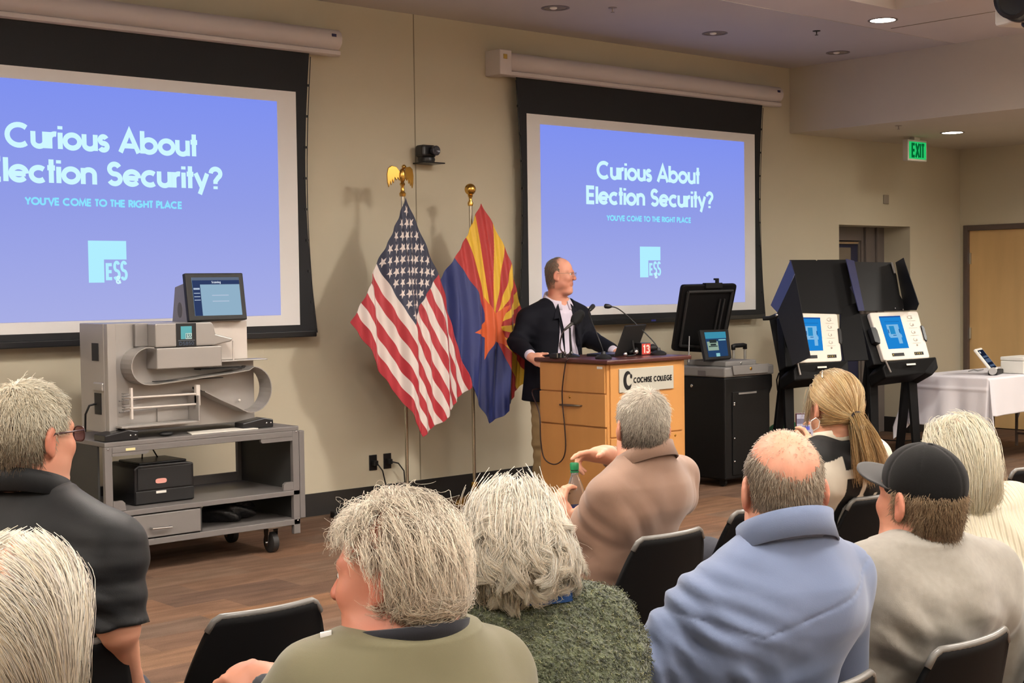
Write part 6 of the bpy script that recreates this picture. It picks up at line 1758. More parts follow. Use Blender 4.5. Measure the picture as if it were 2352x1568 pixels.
def glasses(p, col, k=1.0, lensmat=None):
    g = obj('glasses', MB().tube([p.H(-.012, .112, .016), p.H(0, .115, .020), p.H(.012, .112, .016)], .0012 * k, 6)
            .tube([p.H(.060, .098, .020), p.H(.078, .060, .019), p.H(.083, .0, .016), p.H(.084, -.015, .002)], .0016 * k, 6).tube([p.H(-.060, .098, .020), p.H(-.078, .060, .019), p.H(-.083, .0, .016), p.H(-.084, -.015, .002)], .0016 * k, 6), col, p.root, smooth=True)
    for sx in (-1, 1):
        ring = []
        for a in np.linspace(0, 2 * PI, 25)[:-1]:
            x = .024 * np.sign(math.cos(a)) * abs(math.cos(a)) ** .7; z = .017 * np.sign(math.sin(a)) * abs(math.sin(a)) ** .7
            xx = sx * .036 + x; ring.append(p.H(xx, .111 - 2.2 * xx * xx - .002, .010 + z))
        obj('rim', MB().tube(ring, .0013 * k, 6, closed=True), col, g, smooth=True)
        mb = MB(); mb.v = [tuple(r) for r in ring]; mb.f = [tuple(range(len(ring)))]
        obj('lens', mb, lensmat or lens_mat('spectacle lens', (196, 160, 166), .12), g)
    return g
glasses(p, mat('dark spectacle frame', (62, 34, 36), .3), k=1.4)
p.eyes()

# ---------------------------------------------------------------- man in olive vest, lower centre
p = seated('man with messy grey hair and an olive vest, face turned left, near camera', (1.33, 2.06), 12, (905, 1330), 2.35, -28, 6, 6, .98,
           (945, 1456), 2.33, (742, 1585, 2.30), (1112, 1555, 2.45), (.068, .06))
EL = p.px(640, 1700, 2.36); WL = p.px(622, 1566, 2.50); ER = p.SR + vec(.08, .08, -.28); WR_ = ER + vec(-.10, .24, -.02)
pr = p.head_prims(jaw=1.08) + p.neck(p.N, .070, .064) + p.trunk(p.Hp, p.N, p.SL, p.SR, p.A, p.B) + p.arm(p.SL, EL, WL) + p.arm(p.SR, ER, WR_)
dL = unit(p.px(545, 1540, 2.56) - WL)
pr += p.hand(WL, dL, p.L(at(500, 1640, D=2.60)) - p.L(at(500, 1560, D=2.56)), p.L(at(560, 1540, D=2.40)) - p.L(at(560, 1540, D=2.60)), ((30, 45, 25), (28, 45, 25), (26, 45, 25), (30, 45, 25)), 1.05, (30, 20))
pr += p.hand(WR_, WR_ - ER, vec(0, 0, -1), vec(-1, 0, 0))
p.build_body(pr, .0045, (176, 122, 100), red=.5, ear=.8)
M_vest = fine('olive vest', (100, 95, 70), bump=(500, .2, .001))
M_nav = fine('dark navy shirt', (26, 28, 36), sheen=.1)
us = p.trunk(p.Hp, p.N, p.SL, p.SR, p.A, p.B, .012, z1=p.N[2]) + ES(p.SL, EL, EL + (WL - EL) * .86, (.064, .058, .052, .042)) + ES(p.SR, ER, ER + (WR_ - ER) * .9)
p.cloth('shirt', us, .006, M_nav, folds([(EL, vec(1, 0, 1), .05, .15, .006)], .002, 16, 2))
vs = p.trunk(p.Hp, p.N, p.SL + vec(-.005, 0, .004), p.SR + vec(.005, 0, .004), [a * 1.03 for a in A_M], B_M, .026, z1=p.N[2] - .004, hump=.04, sh=.054)
vs += [(cone(p.SL, p.SL + unit(EL - p.SL) * .08, .072, .078, cap_b=True), .04, 'u'), (cone(p.SR, p.SR + unit(ER - p.SR) * .06, .072, .078, cap_b=True), .04, 'u')]
fo = folds([(vec(.02, -.10, .83), vec(1, .2, -.35), .10, .16, .007), (vec(-.10, -.08, .86), vec(.9, 0, .5), .09, .12, .006), (p.SR + vec(-.05, -.06, -.12), vec(1, 0, -.4), .07, .10, .006)], .0015, 14, 7)
v_ = p.cloth('vest', vs, .006, M_vest, fo)
p.collar(p.N, .086, .0, .034, .02, M_nav, .7, .35, name='shirt_collar', fold=False, th=.006)
obj('collar_toggle', MB().tube([p.px(738, 1464, 2.29), p.px(764, 1459, 2.29)], .009, 12), mat('grey toggle', (190, 190, 186), .4), v_, smooth=40)
obj('collar_tab', MB().tube([p.px(738, 1478, 2.29), p.px(785, 1470, 2.29), p.px(850, 1462, 2.29)], .010, 10), M_nav, v_, smooth=40)
p.legs(M_jean, M_shoe, p.Hp)
rs = np.random.default_rng(31)
mk = lambda v: (v[:, 2] > -.88) & ~((v[:, 1] > .50) & (v[:, 2] < .52)) & ~((v[:, 2] < -.30) & (v[:, 1] > -.02)) & ~((v[:, 2] < .20) & (v[:, 1] > .16)) & ~((np.hypot(v[:, 0] - .25, v[:, 1] + .52) < .17) & (v[:, 2] > .3))
R, Nn, v, hp = scalp(p, 420, mk, rs=rs)
hf = [p.headf(), smooth_fn(p.trunk(p.Hp, p.N, p.SL, p.SR, A_M, B_M, .03))]
d0 = unit_rows(Nn * .42 + whorl_flow(p, hp, Nn, (.03, .03, .12), -.02) * 1.0 + .28 * rs.normal(size=R.shape))
G = grow(R, d0, np.where(v[:, 1] > .05, .45, np.where(v[:, 1] > -.3, .75, .95)) * np.where(v[:, 2] > .2, .110, .082) * rs.uniform(.7, 1.25, len(R)), 10, hf, (lambda t: .004 + .016 * math.sin(min(1, t * 1.2) * PI * .6)), grav=.14, stiff=1, curl=.10, cfreq=1.0, jit=.04, rs=rs, hug=[p.headf()], hugw=.75)
G = coil(resample(smooth_g(G, 2), 14), .006, .6, rs)
S = tufts(G, 17000, .0085, .60, .0018, rs, fan=.006, lenj=.4)
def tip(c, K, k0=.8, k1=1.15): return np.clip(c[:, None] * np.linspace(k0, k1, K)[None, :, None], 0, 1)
c = tones(len(S), [(232, 214, 190), (206, 186, 164), (246, 230, 206), (184, 164, 144), (252, 240, 220)], .10, rs)
S2 = tufts(G[v[:, 2] > .35], 260, .010, .1, .012, rs, fan=.012, lenj=.3)
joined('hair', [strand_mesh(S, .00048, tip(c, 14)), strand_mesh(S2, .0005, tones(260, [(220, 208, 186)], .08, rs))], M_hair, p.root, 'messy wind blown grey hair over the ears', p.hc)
p.eyes()

# ---------------------------------------------------------------- woman with white curls
p = seated('woman with curly white hair in a fuzzy green sweater, centre foreground', (1.82, 2.0), 30, (1182, 1262), 2.75, 48, 3, 0, .98,
           (1192, 1372), 2.76, (1098, 1470, 2.74), (1362, 1452, 2.80), (.058, .052), female=True)
EL, ER = p.SL + vec(-.09, .06, -.27), p.SR + vec(.07, .06, -.27); WL, WR_ = EL + vec(.12, .21, -.02), ER + vec(-.12, .21, -.02)
pr = p.head_prims(jaw=.95) + p.neck(p.N, .060, .054) + p.trunk(p.Hp, p.N, p.SL, p.SR, p.A, p.B) + p.arm(p.SL, EL, WL, (.05, .042, .038, .025)) + p.arm(p.SR, ER, WR_, (.05, .042, .038, .025))
pr += p.hand(WL, WL - EL, vec(0, 0, -1), vec(1, 0, 0), k=.92) + p.hand(WR_, WR_ - ER, vec(0, 0, -1), vec(-1, 0, 0), k=.92)
p.build_body(pr, .0055, (226, 176, 150), red=.3)
sw = p.trunk(p.Hp, p.N, p.SL, p.SR, [a * 1.12 for a in A_M], [b * 1.1 for b in B_M], .03, z1=p.N[2] - .012, hump=.035, sh=.058) + ES(p.SL, EL, WL, (.078, .070, .062, .050)) + ES(p.SR, ER, WR_, (.078, .070, .062, .05))
V, F = field_mesh(sw, .0065, lambda P: .003 * wob(P, 60, 2) + .003 * wob(P, 14, 4))
grn = [(104, 110, 76), (128, 130, 84), (78, 86, 66), (146, 144, 98), (92, 100, 96), (66, 72, 58)]
rs = np.random.default_rng(32)
base = np.repeat(Lc((74, 80, 56))[None], len(V), 0) * (1 + .25 * wob(V, 70, 5))[:, None]
# boucle loops over the knit
ti = rs.integers(0, len(F), 42000); tri = V[F[ti]]; w = rs.uniform(0, 1, (len(ti), 2))
pt = tri[:, 0] * ((1 - w[:, :1]) * (1 - w[:, 1:])) + tri[:, 1] * (w[:, :1] * (1 - w[:, 1:])) + tri[:, 2] * (w[:, :1] * w[:, 1:]) + tri[:, 3] * ((1 - w[:, :1]) * w[:, 1:])
nrm = unit_rows(np.cross(tri[:, 2] - tri[:, 0], tri[:, 3] - tri[:, 1]))
S = grow(pt - nrm * .002, unit_rows(nrm + .9 * rs.normal(size=pt.shape)), rs.uniform(.008, .018, len(pt)), 5, None, curl=1.6, cfreq=1.1, grav=.25, jit=.3, rs=rs)
joined('sweater', [(V, F, base), strand_mesh(S, .0009, tones(len(S), grn, .15, rs), .7)], mat('boucle wool', (110, 112, 80), .9, vcol=True, sheen=.3, noise=(85, .5), bump=(120, 1.0, .012)), p.root, 'fuzzy mottled green sweater')
p.collar(p.N, .080, .0, .062, .03, mat('royal blue collar', (30, 72, 132), .8), .4, .3, name='blouse_collar', th=.006)
p.legs(M_dk, M_shoe, p.Hp)
R, Nn, v, hp = scalp(p, 150, lambda v: (v[:, 2] > -.80) & ~((v[:, 1] > .55) & (v[:, 2] < .55)) & ~((v[:, 2] < -.1) & (v[:, 1] > .25)), rs=rs)
vol = [(p.he((0, -.012, .028), (.092, .112, .105)), .03, 'u'), (p.he((0, -.030, -.030), (.122, .108, .060)), .05, 'u')]
vf = smooth_fn(vol); tf = smooth_fn(p.trunk(p.Hp, p.N, p.SL, p.SR, A_M, B_M, .035))
d0 = unit_rows(Nn * .35 + whorl_flow(p, hp, Nn, (0, .02, .13)) * .9 + .12 * rs.normal(size=R.shape))
ln = np.where(hp[:, 2] > .06, .155, np.where(hp[:, 2] > 0, .105, .065)) * rs.uniform(.85, 1.15, len(R))
G = grow(R, d0, ln, 16, [vf, tf], (lambda t: -.008 + .010 * t), grav=.22, curl=.15, cfreq=1.0, jit=.04, rs=rs, hug=[vf], hugw=.7)
G = coil(resample(smooth_g(G), 22), .026, 1.7, rs, 2.0)
S = tufts(G, 13000, .0120, .90, .001, rs, fan=.0015, lenj=.10)
cw = [(250, 238, 218), (236, 222, 200), (255, 248, 236), (222, 206, 182), (252, 242, 226)]
Vs, Fs = field_mesh([(p.he((0, -.012, .028), (.086, .106, .100)), .03, 'u'), (p.he((0, -.034, -.026), (.098, .092, .054)), .05, 'u')], .006, lambda P: .004 * wob(P, 60, 1))
q = p.toH(Vs); keep = ~((q[:, 1] > .055) & (q[:, 2] < .06)); kf = keep[Fs].all(1)
S3 = tufts(G, 260, .010, .05, .006, rs, fan=.010)
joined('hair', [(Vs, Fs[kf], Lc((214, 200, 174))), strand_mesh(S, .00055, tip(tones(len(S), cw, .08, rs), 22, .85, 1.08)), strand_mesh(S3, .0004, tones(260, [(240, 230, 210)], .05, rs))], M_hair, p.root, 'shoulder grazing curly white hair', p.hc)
p.eyes()

# ---------------------------------------------------------------- woman with long white hair, lower left corner
p = seated('woman with long straight white hair at the lower left corner', (.80, 1.98), 40, (54, 1440), 2.02, 46, 2, 0, .97,
           (62, 1690), 2.00, (-90, 1800, 2.05), (190, 1790, 1.99), (.058, .052), female=True)
EL, ER = p.SL + vec(-.07, .06, -.26), p.SR + vec(.07, .06, -.26); WL, WR_ = EL + vec(.12, .21, -.02), ER + vec(-.12, .21, -.02)
pr = p.head_prims(jaw=.94) + p.neck(p.N, .058, .052) + p.trunk(p.Hp, p.N, p.SL, p.SR, p.A, p.B) + p.arm(p.SL, EL, WL, (.05, .042, .038, .025)) + p.arm(p.SR, ER, WR_, (.05, .042, .038, .025))
pr += p.hand(WL, WL - EL, vec(0, 0, -1), vec(1, 0, 0), k=.9) + p.hand(WR_, WR_ - ER, vec(0, 0, -1), vec(-1, 0, 0), k=.9)
p.build_body(pr, .005, (230, 182, 154), red=.3)
sh = p.trunk(p.Hp, p.N, p.SL, p.SR, [a * 1.06 for a in A_F], B_F, .018, z1=p.N[2] - .01, sh=.056) + ES(p.SL, EL, WL, (.062, .056, .050, .04)) + ES(p.SR, ER, WR_, (.062, .056, .05, .04))
p.cloth('blouse', sh, .0065, fine('dusty blue blouse', (120, 140, 158)), folds([(vec(0, -.1, .8), vec(.3, 0, 1), .07, .2, .006)], .002, 16, 1))
p.legs(M_jean, M_shoe, p.Hp)
rs = np.random.default_rng(33)
R, Nn, v, hp = scalp(p, 520, lambda v: (v[:, 2] > -.7) & ~((v[:, 1] > .60) & (v[:, 2] < .6)) & ~((v[:, 2] < -.05) & (v[:, 1] > .22)), rs=rs)
vf = smooth_fn([(p.he((0, -.012, .030), (.086, .108, .100)), .03, 'u'), (p.he((0, -.03, -.06), (.088, .092, .10)), .05, 'u'), (p.he((0, -.06, -.24), (.102, .080, .26)), .05, 'u')])
tf = smooth_fn(p.trunk(p.Hp, p.N, p.SL, p.SR, [a * 1.06 for a in A_F], B_F, .026, sh=.056))
hr = p.hR
side = np.sign(hp[:, :1] + 1e-4) * np.array((1.0, 0, 0)) + np.array((0, -.45, 0))
d0 = unit_rows(Nn * .55 + (side @ hr.T) * .8 + .06 * rs.normal(size=R.shape))
ln = (.30 + 1.2 * np.clip(hp[:, 2] + .05, 0, .2)) * rs.uniform(.92, 1.08, len(R))
G = grow(R, d0, ln, 18, [vf, tf], (lambda t: -.004 + .010 * t), grav=.30, curl=.04, cfreq=1.2, jit=.015, rs=rs, hug=[vf], hugw=.95)
G = resample(smooth_g(G, 9), 16)
S = tufts(G, 15000, .0075, .5, .0012, rs, fan=.003, lenj=.10)
cs = [(252, 240, 218), (244, 228, 200), (255, 248, 234), (236, 218, 190), (252, 240, 222), (206, 196, 188)]
S3 = tufts(G[v[:, 2] > .2], 130, .010, .0, .010, rs, fan=.014)
Vs, Fs = field_mesh([(p.he((0, -.014, .030), (.080, .100, .092)), .03, 'u'), (p.he((0, -.035, -.06), (.078, .080, .10)), .05, 'u'), (p.he((0, -.065, -.22), (.086, .060, .20)), .05, 'u')], .006)
q = p.toH(Vs); kf = (~((q[:, 1] > .05) & (q[:, 2] < .06)))[Fs].all(1)
joined('hair', [(Vs, Fs[kf], Lc((232, 216, 190))), strand_mesh(S, .00050, tip(tones(len(S), cs, .06, rs), 16, .96, .98)), strand_mesh(S3, .0004, tones(130, [(150, 138, 118), (220, 210, 184)], .1, rs))], M_hair, p.root, 'long straight white hair falling past the shoulders', p.hc)
p.eyes()

# ---------------------------------------------------------------- white-haired woman, right
p = seated('woman with a white bob in a cream ribbed sweater at the right edge', (3.36, 2.02), 36, (2196, 1070), 3.80, 30, 2, 0, 1.0,
           (2215, 1168), 3.80, (2135, 1235, 3.72), (2325, 1185, 3.90), (.058, .052), female=True)
EL, ER = p.SL + vec(-.08, .06, -.27), p.SR + vec(.08, .05, -.27); WL, WR_ = EL + vec(.12, .21, -.02), ER + vec(-.12, .21, -.02)
pr = p.head_prims(jaw=.95) + p.neck(p.N, .060, .054) + p.trunk(p.Hp, p.N, p.SL, p.SR, p.A, p.B) + p.arm(p.SL, EL, WL, (.05, .042, .038, .025)) + p.arm(p.SR, ER, WR_, (.05, .042, .038, .025))
pr += p.hand(WL, WL - EL, vec(0, 0, -1), vec(1, 0, 0), k=.92) + p.hand(WR_, WR_ - ER, vec(0, 0, -1), vec(-1, 0, 0), k=.92)
p.build_body(pr, .006, (226, 176, 150), red=.3)
def rib_mat():
    mt = mat('cream rib knit', (204, 195, 172), .9, sheen=.3); nt = mt.node_tree; N = nt.nodes; L = nt.links
    tc = N.new('ShaderNodeTexCoord'); wv = N.new('ShaderNodeTexWave'); wv.wave_type = 'BANDS'; wv.bands_direction = 'X'
    wv.inputs['Scale'].default_value = 22; wv.inputs['Distortion'].default_value = .6; L.new(tc.outputs['Object'], wv.inputs['Vector'])
    bp = N.new('ShaderNodeBump'); bp.inputs['Strength'].default_value = .8; bp.inputs['Distance'].default_value = .006
    L.new(wv.outputs['Fac'], bp.inputs['Height']); L.new(bp.outputs['Normal'], N['Principled BSDF'].inputs['Normal']); return mt
sh = p.trunk(p.Hp, p.N, p.SL, p.SR, [a * 1.1 for a in A_M], B_M, .028, z1=p.N[2] + .005, hump=.035, sh=.062) + ES(p.SL, EL, WL, (.080, .070, .060, .048)) + ES(p.SR, ER, WR_, (.08, .07, .06, .048))
p.cloth('sweater', sh, .007, rib_mat(), folds([(vec(.1, -.1, .8), vec(.8, 0, .6), .09, .2, .008), (vec(-.08, -.1, .7), vec(.5, 0, 1), .09, .2, .007)], .002, 14, 3))
p.legs(M_dk, M_shoe, p.Hp)
rs = np.random.default_rng(34)
R, Nn, v, hp = scalp(p, 380, lambda v: (v[:, 2] > -.75) & ~((v[:, 1] > .55) & (v[:, 2] < .5)) & ~((v[:, 2] < -.05) & (v[:, 1] > .25)), rs=rs)
vf = smooth_fn([(p.he((0, -.012, .030), (.083, .108, .100)), .03, 'u'), (p.he((0, -.026, -.055), (.088, .092, .080)), .05, 'u')])
side = np.sign(hp[:, :1] + 1e-4) * np.array((.8, 0, 0)) * np.clip(v[:, 1:2] * 2 + .9, 0, 1) + np.array((0, -.6, 0))
d0 = unit_rows(Nn * .6 + (side @ p.hR.T) * .7 + np.array((0, 0, -.5)) * np.clip(-v[:, 1:2] * 2, 0, 1) + .10 * rs.normal(size=R.shape))
ln = (.085 + .85 * np.clip(hp[:, 2] + .07, 0, .2)) * rs.uniform(.9, 1.12, len(R))
G = grow(R, d0, ln, 13, [vf], (lambda t: -.004 + .010 * t), grav=.26, curl=.08, cfreq=1, jit=.04, rs=rs, hug=[vf], hugw=.9)
G = smooth_g(G, 3)
S = tufts(G, 11000, .0085, .5, .002, rs, fan=.004, lenj=.15)
Vs, Fs = field_mesh([(p.he((0, -.014, .030), (.079, .101, .094)), .03, 'u'), (p.he((0, -.036, -.05), (.078, .078, .072)), .05, 'u')], .006)
q = p.toH(Vs); kf = (~((q[:, 1] > .045) & (q[:, 2] < .06)))[Fs].all(1)
joined('hair', [(Vs, Fs[kf], Lc((226, 210, 180))), strand_mesh(S, .0006, tip(tones(len(S), [(248, 238, 210), (234, 222, 190), (252, 246, 228), (216, 204, 172), (242, 232, 206)], .07, rs), 13, .9, 1.02))], M_hair, p.root, 'white chin length bob', p.hc)
p.eyes()

# ---------------------------------------------------------------- woman with ponytail and phone
p = seated('woman with a blonde ponytail in a black and white blouse filming with a phone', (4.42, 3.36), 14, (1914, 936), 5.26, 16, 2, 0, 1.0,
           (1918, 1010), 5.27, (1876, 1058, 5.20), (2000, 1052, 5.38), (.052, .048), female=True)
EL, ER = p.px(1850, 1120, 5.36), p.px(1985, 1130, 5.62); WR_ = p.px(1885, 1030, 5.62); WL = p.px(1862, 1040, 5.52)
pr = p.head_prims(jaw=.94) + p.neck(p.N, .054, .050) + p.trunk(p.Hp, p.N, p.SL, p.SR, p.A, p.B, sh=.054) + p.arm(p.SL, EL, WL, (.046, .040, .036, .024)) + p.arm(p.SR, ER, WR_, (.046, .040, .036, .024))
ph_c = np.array(at(1848, 990, D=5.62))
for W_, sd in ((WL, 1), (WR_, -1)):
    pass
pr += p.hand(WL, p.L(at(1858, 985, D=5.60)) - WL, p.L(at(1848, 985, D=5.62)) - p.L(at(1866, 985, D=5.60)), p.L(at(1860, 985, D=5.4)) - p.L(at(1860, 985, D=5.6)), (22, 30, 20), .9, (30, 10))
pr += p.hand(WR_, p.L(at(1868, 985, D=5.64)) - WR_, p.L(at(1848, 985, D=5.62)) - p.L(at(1876, 985, D=5.64)), p.L(at(1860, 985, D=5.4)) - p.L(at(1860, 985, D=5.6)), (30, 40, 25), .9, (30, 10))
p.build_body(pr, .005, (224, 172, 142), red=.35)
sh = p.trunk(p.Hp, p.N, p.SL, p.SR, [a * 1.06 for a in A_F], B_F, .022, z1=p.N[2] - .01, hump=.03, sh=.056) + ES(p.SL, EL, EL + (WL - EL) * .8, (.064, .058, .05, .038)) + ES(p.SR, ER, ER + (WR_ - ER) * .8, (.064, .058, .05, .038))
def blouse(V):
    x, z = V[:, 0] - p.N[0], p.N[2] - V[:, 2]
    w = (x < -.055) & (z > .045 - .25 * (x + .055)) & (z < .30)
    w |= (x > -.115) & (x < -.012) & (z > .095) & (z < .125)
    w |= (np.abs(x - .028) < .009 + .9 * np.clip(z - .19, 0, .05)) & (z > .128)
    w |= (np.abs(x - .105) < .008 + .9 * np.clip(z - .20, 0, .05)) & (z > .19)
    w |= (x > .095) & (z < .12) & (z > .02)
    w |= np.abs(V[:, 0]) > .20
    return np.where(w[:, None], Lc((216, 208, 192)), Lc((14, 14, 14)))
p.cloth('blouse', sh, .0045, mat('printed blouse', (220, 214, 200), .7, vcol=True, bump=(300, .15, .001)), folds([(vec(0, -.1, .8), vec(.3, 0, 1), .06, .2, .004)], .0015, 16, 2), colfn=blouse)
p.collar(p.N, .068, .002, .046, .022, mat('cream collar', (228, 220, 200), .7), .5, .3, th=.003)
p.legs(M_dk, M_shoe, p.Hp)
rs = np.random.default_rng(35)
tie = p.H(.006, -.118, -.035)
mk = lambda v: (v[:, 2] > -.72) & ~((v[:, 1] > .58) & (v[:, 2] < .5)) & ~((v[:, 2] < -.12) & (v[:, 1] > .05)) & ~((v[:, 2] < .15) & (v[:, 1] > .42))
R, Nn, v, hp = scalp(p, 420, mk, rs=rs)
hf = [p.headf()]
def totie(P, t): return unit_rows(tie[None] - P)
d0 = unit_rows(totie(R, 0) - Nn * (totie(R, 0) * Nn).sum(1)[:, None] + Nn * .3)
dist = np.linalg.norm(R - tie, axis=1)
G = grow(R, d0, dist * 1.16 + .004, 14, hf, (lambda t: .002 + .006 * math.sin(PI * t)), grav=.0, flow=totie, flow_w=.6, rs=rs, hug=hf, hugw=.9)
G = G + (tie - G[:, -1:]) * (np.linspace(0, 1, 14)[None, :, None] ** 3)
S = tufts(G, 9000, .0055, .6, .001, rs, lenj=0)
cb = [(210, 172, 116), (236, 206, 150), (166, 126, 80), (246, 222, 174), (186, 146, 94)]
streak = tones(len(G), cb, .05, rs); 
c1 = tones(len(S), cb, .08, rs)
pieces = [strand_mesh(S, .0008, np.clip(c1[:, None] * np.linspace(.8, 1.1, 14)[None, :, None], 0, 1), .8)]
# ponytail
n = 260; off = rs.normal(size=(n, 3)) * .009
d0 = unit_rows(np.repeat(unit(p.hR @ vec(.10, -.62, -.78))[None], n, 0) + .22 * rs.normal(size=(n, 3)))
tf = smooth_fn(p.trunk(p.Hp, p.N, p.SL, p.SR, [a * 1.06 for a in A_F], B_F, .03, sh=.056))
G2 = grow(tie + off, d0, rs.uniform(.19, .25, n), 12, [tf], .004, grav=.20, flow=lambda P, t: np.repeat((p.inv[:3, :3] @ RIGHT)[None], len(P), 0), flow_w=.022, jit=.03, rs=rs)
S2 = tufts(G2, 3200, .004, .2, .002, rs, fan=.004)
pieces.append(strand_mesh(S2, .0010, np.clip(tones(len(S2), cb, .08, rs)[:, None] * np.linspace(.9, 1.12, 12)[None, :, None], 0, 1)))
R3 = p.hc + (np.array([(-.060 + .006 * rs.normal(), .035 + .012 * rs.normal(), .05 + .02 * rs.normal()) for _ in range(40)])) @ p.hR.T
G3 = grow(R3, np.repeat(unit(p.hR @ vec(-.35, .1, -1))[None], 40, 0), .115, 9, hf, .004, grav=.3, rs=rs)
pieces.append(strand_mesh(tufts(G3, 110, .002, .3, .002, rs), .0006, tones(110, cb, .08, rs)))
hair = joined('hair', pieces, M_hair, p.root, 'blonde hair drawn into a low ponytail', p.hc)
obj('hair_tie', MB().tube([tuple(tie + p.hR @ vec(.0225 * math.cos(a), -.008, .0225 * math.sin(a))) for a in np.linspace(0, 2 * PI, 20)[:-1]], .006, 8, closed=True), mat('dark hair tie', (40, 30, 28), .7), hair, smooth=True)
obj('hair_clip', MB().tube([p.H(-.062, -.022, .112), p.H(-.045, .0, .126), p.H(-.030, .018, .135)], .004, 8), mat('silver clip', (225, 220, 205), .25, .8), hair, smooth=True)
for sx in (-1, 1):
    c0 = p.H(sx * .088, -.012, -.055)
    obj('earring', MB().tube([tuple(c0 + p.hR @ vec(sx * .010 * math.sin(a) + sx * .012 * (1 - math.cos(a)) * .5, .010 * math.sin(a) * 1.6, .023 * math.cos(a))) for a in np.linspace(0, 2 * PI, 7)[:-1]], .0016, 6, closed=True), mat('silver hoop', (224, 222, 216), .3, .6), p.root)
p.eyes()
A = np.eye(4)
fw = unit(np.array((math.sin(YAW), math.cos(YAW), 0.0))); rt = np.array((math.cos(YAW), -math.sin(YAW), 0))
t = thing('smartphone', 'smartphone held up by the ponytailed woman, its screen showing the room', 'phone', tuple(ph_c))
def phn(u, v, o=0): return tuple(ph_c + rt * u + np.array((0, 0, 1)) * v - fw * o)
def pbox(u0, u1, v0, v1, o0, o1): return MB().prism([phn(u0, v0, o1), phn(u1, v0, o1), phn(u1, v1, o1), phn(u0, v1, o1)], tuple(fw * (o1 - o0)))
obj('case', pbox(-.036, .036, -.072, .072, 0, .009), mat('phone case', (60, 24, 30), .4), t, W=True, bev=.003)
sc_ = obj('screen', pbox(-.032, .032, -.067, .067, .009, .0098), emat('phone picture', (206, 192, 200), .9), t, W=True)
def pst(rects, o): 
    mb = MB()
    for u0, u1, v0, v1 in rects: mb.quad(phn(u0, v0, o), phn(u1, v0, o), phn(u1, v1, o), phn(u0, v1, o))
    return mb
obj('picture_ceiling', pst([(-.032, .032, .030, .050)], .0102), emat('phone ceil', (150, 136, 150), .8), sc_, W=True)
obj('picture_screen', pst([(-.022, .018, .006, .020)], .0102), emat('phone blue', (120, 120, 220), .9), sc_, W=True)
obj('picture_people', pst([(-.026, -.008, -.026, -.006), (.0, .022, -.022, -.004)], .0104), emat('phone dark', (90, 40, 46), .6), sc_, W=True)

# ---------------------------------------------------------------- the speaker
Nw = np.array(at(1281, 693, D=10.36))
p = Person('balding man with glasses in a navy blazer speaking at the lectern', (Nw[0] - .05, Nw[1] + .03), 186, None)
p.head(p.px(1287, 633, 10.30), 148, 2, 0, 1.0)
p.N = p.px(1280, 690, 10.36); p.SR = p.px(1214, 734, 10.28); p.SL = p.px(1330, 726, 10.50)
ER, WR_ = p.px(1188, 785, 10.22), p.px(1224, 822, 9.92)
EL, WL = p.px(1352, 776, 10.44), p.px(1420, 812, 10.14)
Hp = vec(p.N[0] * .3, 0, .92); p.Hp = Hp
pr = p.head_prims(jaw=1.06) + p.neck(p.N, .068, .064) + p.trunk(Hp, p.N, p.SL, p.SR, A_M, B_M) + p.arm(p.SL, EL, WL) + p.arm(p.SR, ER, WR_)
dR = unit(p.px(1268, 842, 9.76) - WR_)
wd = lambda *a: p.inv[:3, :3] @ vec(*a)
pr += p.hand(WR_, dR, wd(1, .1, -.15), wd(.1, 0, 1), ((14, 30, 20), (18, 32, 20), (22, 34, 20), (26, 36, 20)), 1.08, (28, 4))
dL = unit(p.px(1440, 815, 10.0) - WL)
pr += p.hand(WL, dL, vec(0, 0, -1), p.L(at(1400, 815, D=10.0)) - p.L(at(1440, 815, D=10.0)), (20, 25, 15), 1.0, (35, 15))
pr += [(p.he((0, .05, -.115), (.045, .04, .022)), .03, 'u')]
p.build_body(pr, .005, (216, 158, 134), red=.45)
M_shirt = fine('lavender white shirt', (206, 196, 212))
sh = p.trunk(Hp, p.N, p.SL, p.SR, A_M, B_M, .012, z0=.98, z1=p.N[2] - .004, belly=.05) + [(cone(ER, ER + (WR_ - ER) * .93, .05, .037, cap_b=True), .02, 'u'), (cone(EL, EL + (WL - EL) * .93, .05, .037, cap_b=True), .02, 'u')]
p.cloth('shirt', sh, .006, M_shirt, folds([(vec(0, .15, 1.2), vec(1, 0, .2), .05, .2, .003)], .001, 16, 2))
M_navy = mat('navy blazer', (8, 9, 19), .8, bump=(420, .3, .001), spec=.25)
jk = p.trunk(vec(Hp[0], 0, .76), p.N, p.SL, p.SR, [.205, .195, .178, .182, .168, .115, .068], [b * 1.15 for b in B_M], .030, z0=.765, z1=p.N[2] - .012, hump=.02, sh=.056, belly=.04)
jk += [(cone(p.SR, ER, .068, .064), .04, 'u'), (cone(ER, ER + (WR_ - ER) * .80, .066, .050, cap_b=True), .03, 'u'), (cone(p.SL, EL, .066, .062), .04, 'u'), (cone(EL, EL + (WL - EL) * .80, .066, .050, cap_b=True), .03, 'u')]
zt = p.N[2]
def opening(X, Y, Z):
    # V between the lapels, widening towards the hem
    w = .030 + .13 * np.clip((zt - Z) / .10, 0, 1) * 0 + .058 + .035 * np.clip((1.20 - Z) / .3, 0, 1)
    return np.maximum(np.abs(X - p.N[0] * .8 + .01) - w, .035 - Y)
jk.append(((vec(-.3, .0, .6), vec(.3, .4, 1.7), lambda X, Y, Z: opening(X, Y, Z)), .008, 's'))
fo = folds([(ER, unit(ER - p.SR), .06, .10, .006), (EL, unit(EL - p.SL), .06, .1, .006), (vec(-.12, .1, 1.1), vec(1, 0, .4), .08, .15, .005)], .002, 14, 5)
jo = p.cloth('blazer', jk, .0065, M_navy, fo)
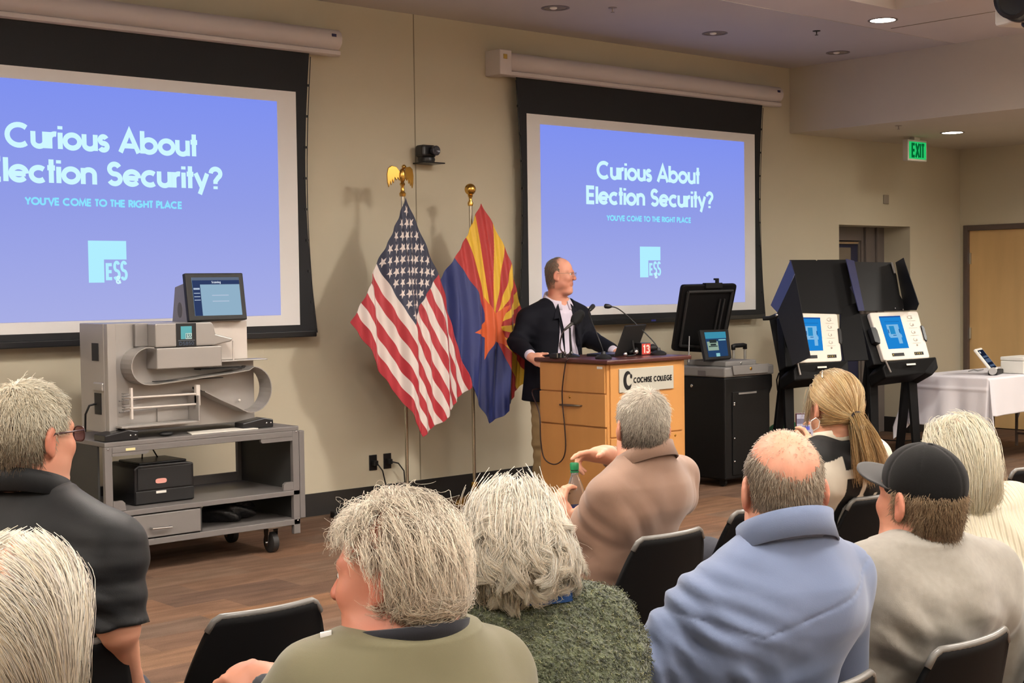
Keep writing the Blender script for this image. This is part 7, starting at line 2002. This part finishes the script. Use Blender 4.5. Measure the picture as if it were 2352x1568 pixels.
for sx in (-1, 1):
    lp = [vec(sx * .055, .10, zt - .02), vec(sx * .115, .135, zt - .09), vec(sx * .135, .155, zt - .13), vec(sx * .10, .165, zt - .125), vec(sx * .075, .205, zt - .40), vec(sx * .06, .17, zt - .2)]
    lp = [q + vec(p.N[0] * .8 - .01, 0, 0) for q in lp]
    obj('lapel', MB().prism([tuple(q) for q in (lp if sx > 0 else lp[::-1])], (0, .008, 0)), M_navy, jo, bev=.003)
p.collar(p.N, .080, .0, .066, .034, M_shirt, .30, .75)
# standing legs
tr = [(ell((Hp[0], 0, .90), (.175, .135, .12)), .05, 'u')]
for sx in (-1, 1):
    tr += [(cone(vec(Hp[0] + sx * .09, 0, .86), vec(Hp[0] + sx * .10, .02, .48), .098, .078), .04, 'u'), (cone(vec(Hp[0] + sx * .10, .02, .48), vec(Hp[0] + sx * .105, -.01, .05), .076, .068, cap_b=True), .04, 'u')]
p.cloth('trousers', tr, .010, M_khaki, folds([(vec(.1, .0, .5), vec(0, 0, 1), .08, .25, .006), (vec(-.1, .0, .5), vec(.2, 0, 1), .08, .25, .006)], .003, 14, 1))
obj('belt', MB().tube([tuple((Hp[0] + .172 * math.cos(a), .132 * math.sin(a), .965)) for a in np.linspace(0, 2 * PI, 33)[:-1]], .012, 6, closed=True), M_shoe, p.root, smooth=True)
for sx in (-1, 1):
    a = vec(Hp[0] + sx * .105, -.01, 0)
    sp = [(ell(a + vec(0, .07, .045), (.045, .135, .042)), .02, 'u'), (cone(a + vec(0, -.02, .05), a + vec(0, -.02, .10), .045, .044), .03, 'u'), ((vec(-9, -9, -9), vec(9, 9, .004), lambda X, Y, Z: Z - .004 + 0 * X + 0 * Y), .0, 's')]
    p.cloth('shoe', sp, .010, M_shoe)
rs = np.random.default_rng(36)
mk = lambda v: (v[:, 2] > -.90) & ~((v[:, 1] > .12 + .06 * rs.normal(size=len(v))) & (v[:, 2] > .2)) & ~((v[:, 1] > .36) & (v[:, 2] < .35)) & ~((v[:, 2] > .55) & (v[:, 1] > -.12 + .08 * rs.normal(size=len(v)))) & ~((v[:, 2] < .25) & (v[:, 1] > .20)) & ~((v[:, 2] < -.25) & (v[:, 1] > -.08)) & ~((v[:, 2] < .0) & (v[:, 1] > .12))
joined('hair', [short_hair(p, 8000, mk, .018, [(136, 116, 100), (156, 138, 120), (112, 96, 82), (172, 156, 140)], .12, .0007, 6, rs, bulk=.6)], M_hair, p.root, 'grey brown fringe of hair', p.hc)
glasses(p, mat('thin spectacle frame', (150, 134, 118), .3, .6), k=.8, lensmat=lens_mat('clear lens', (245, 245, 245), .06))
p.eyes()
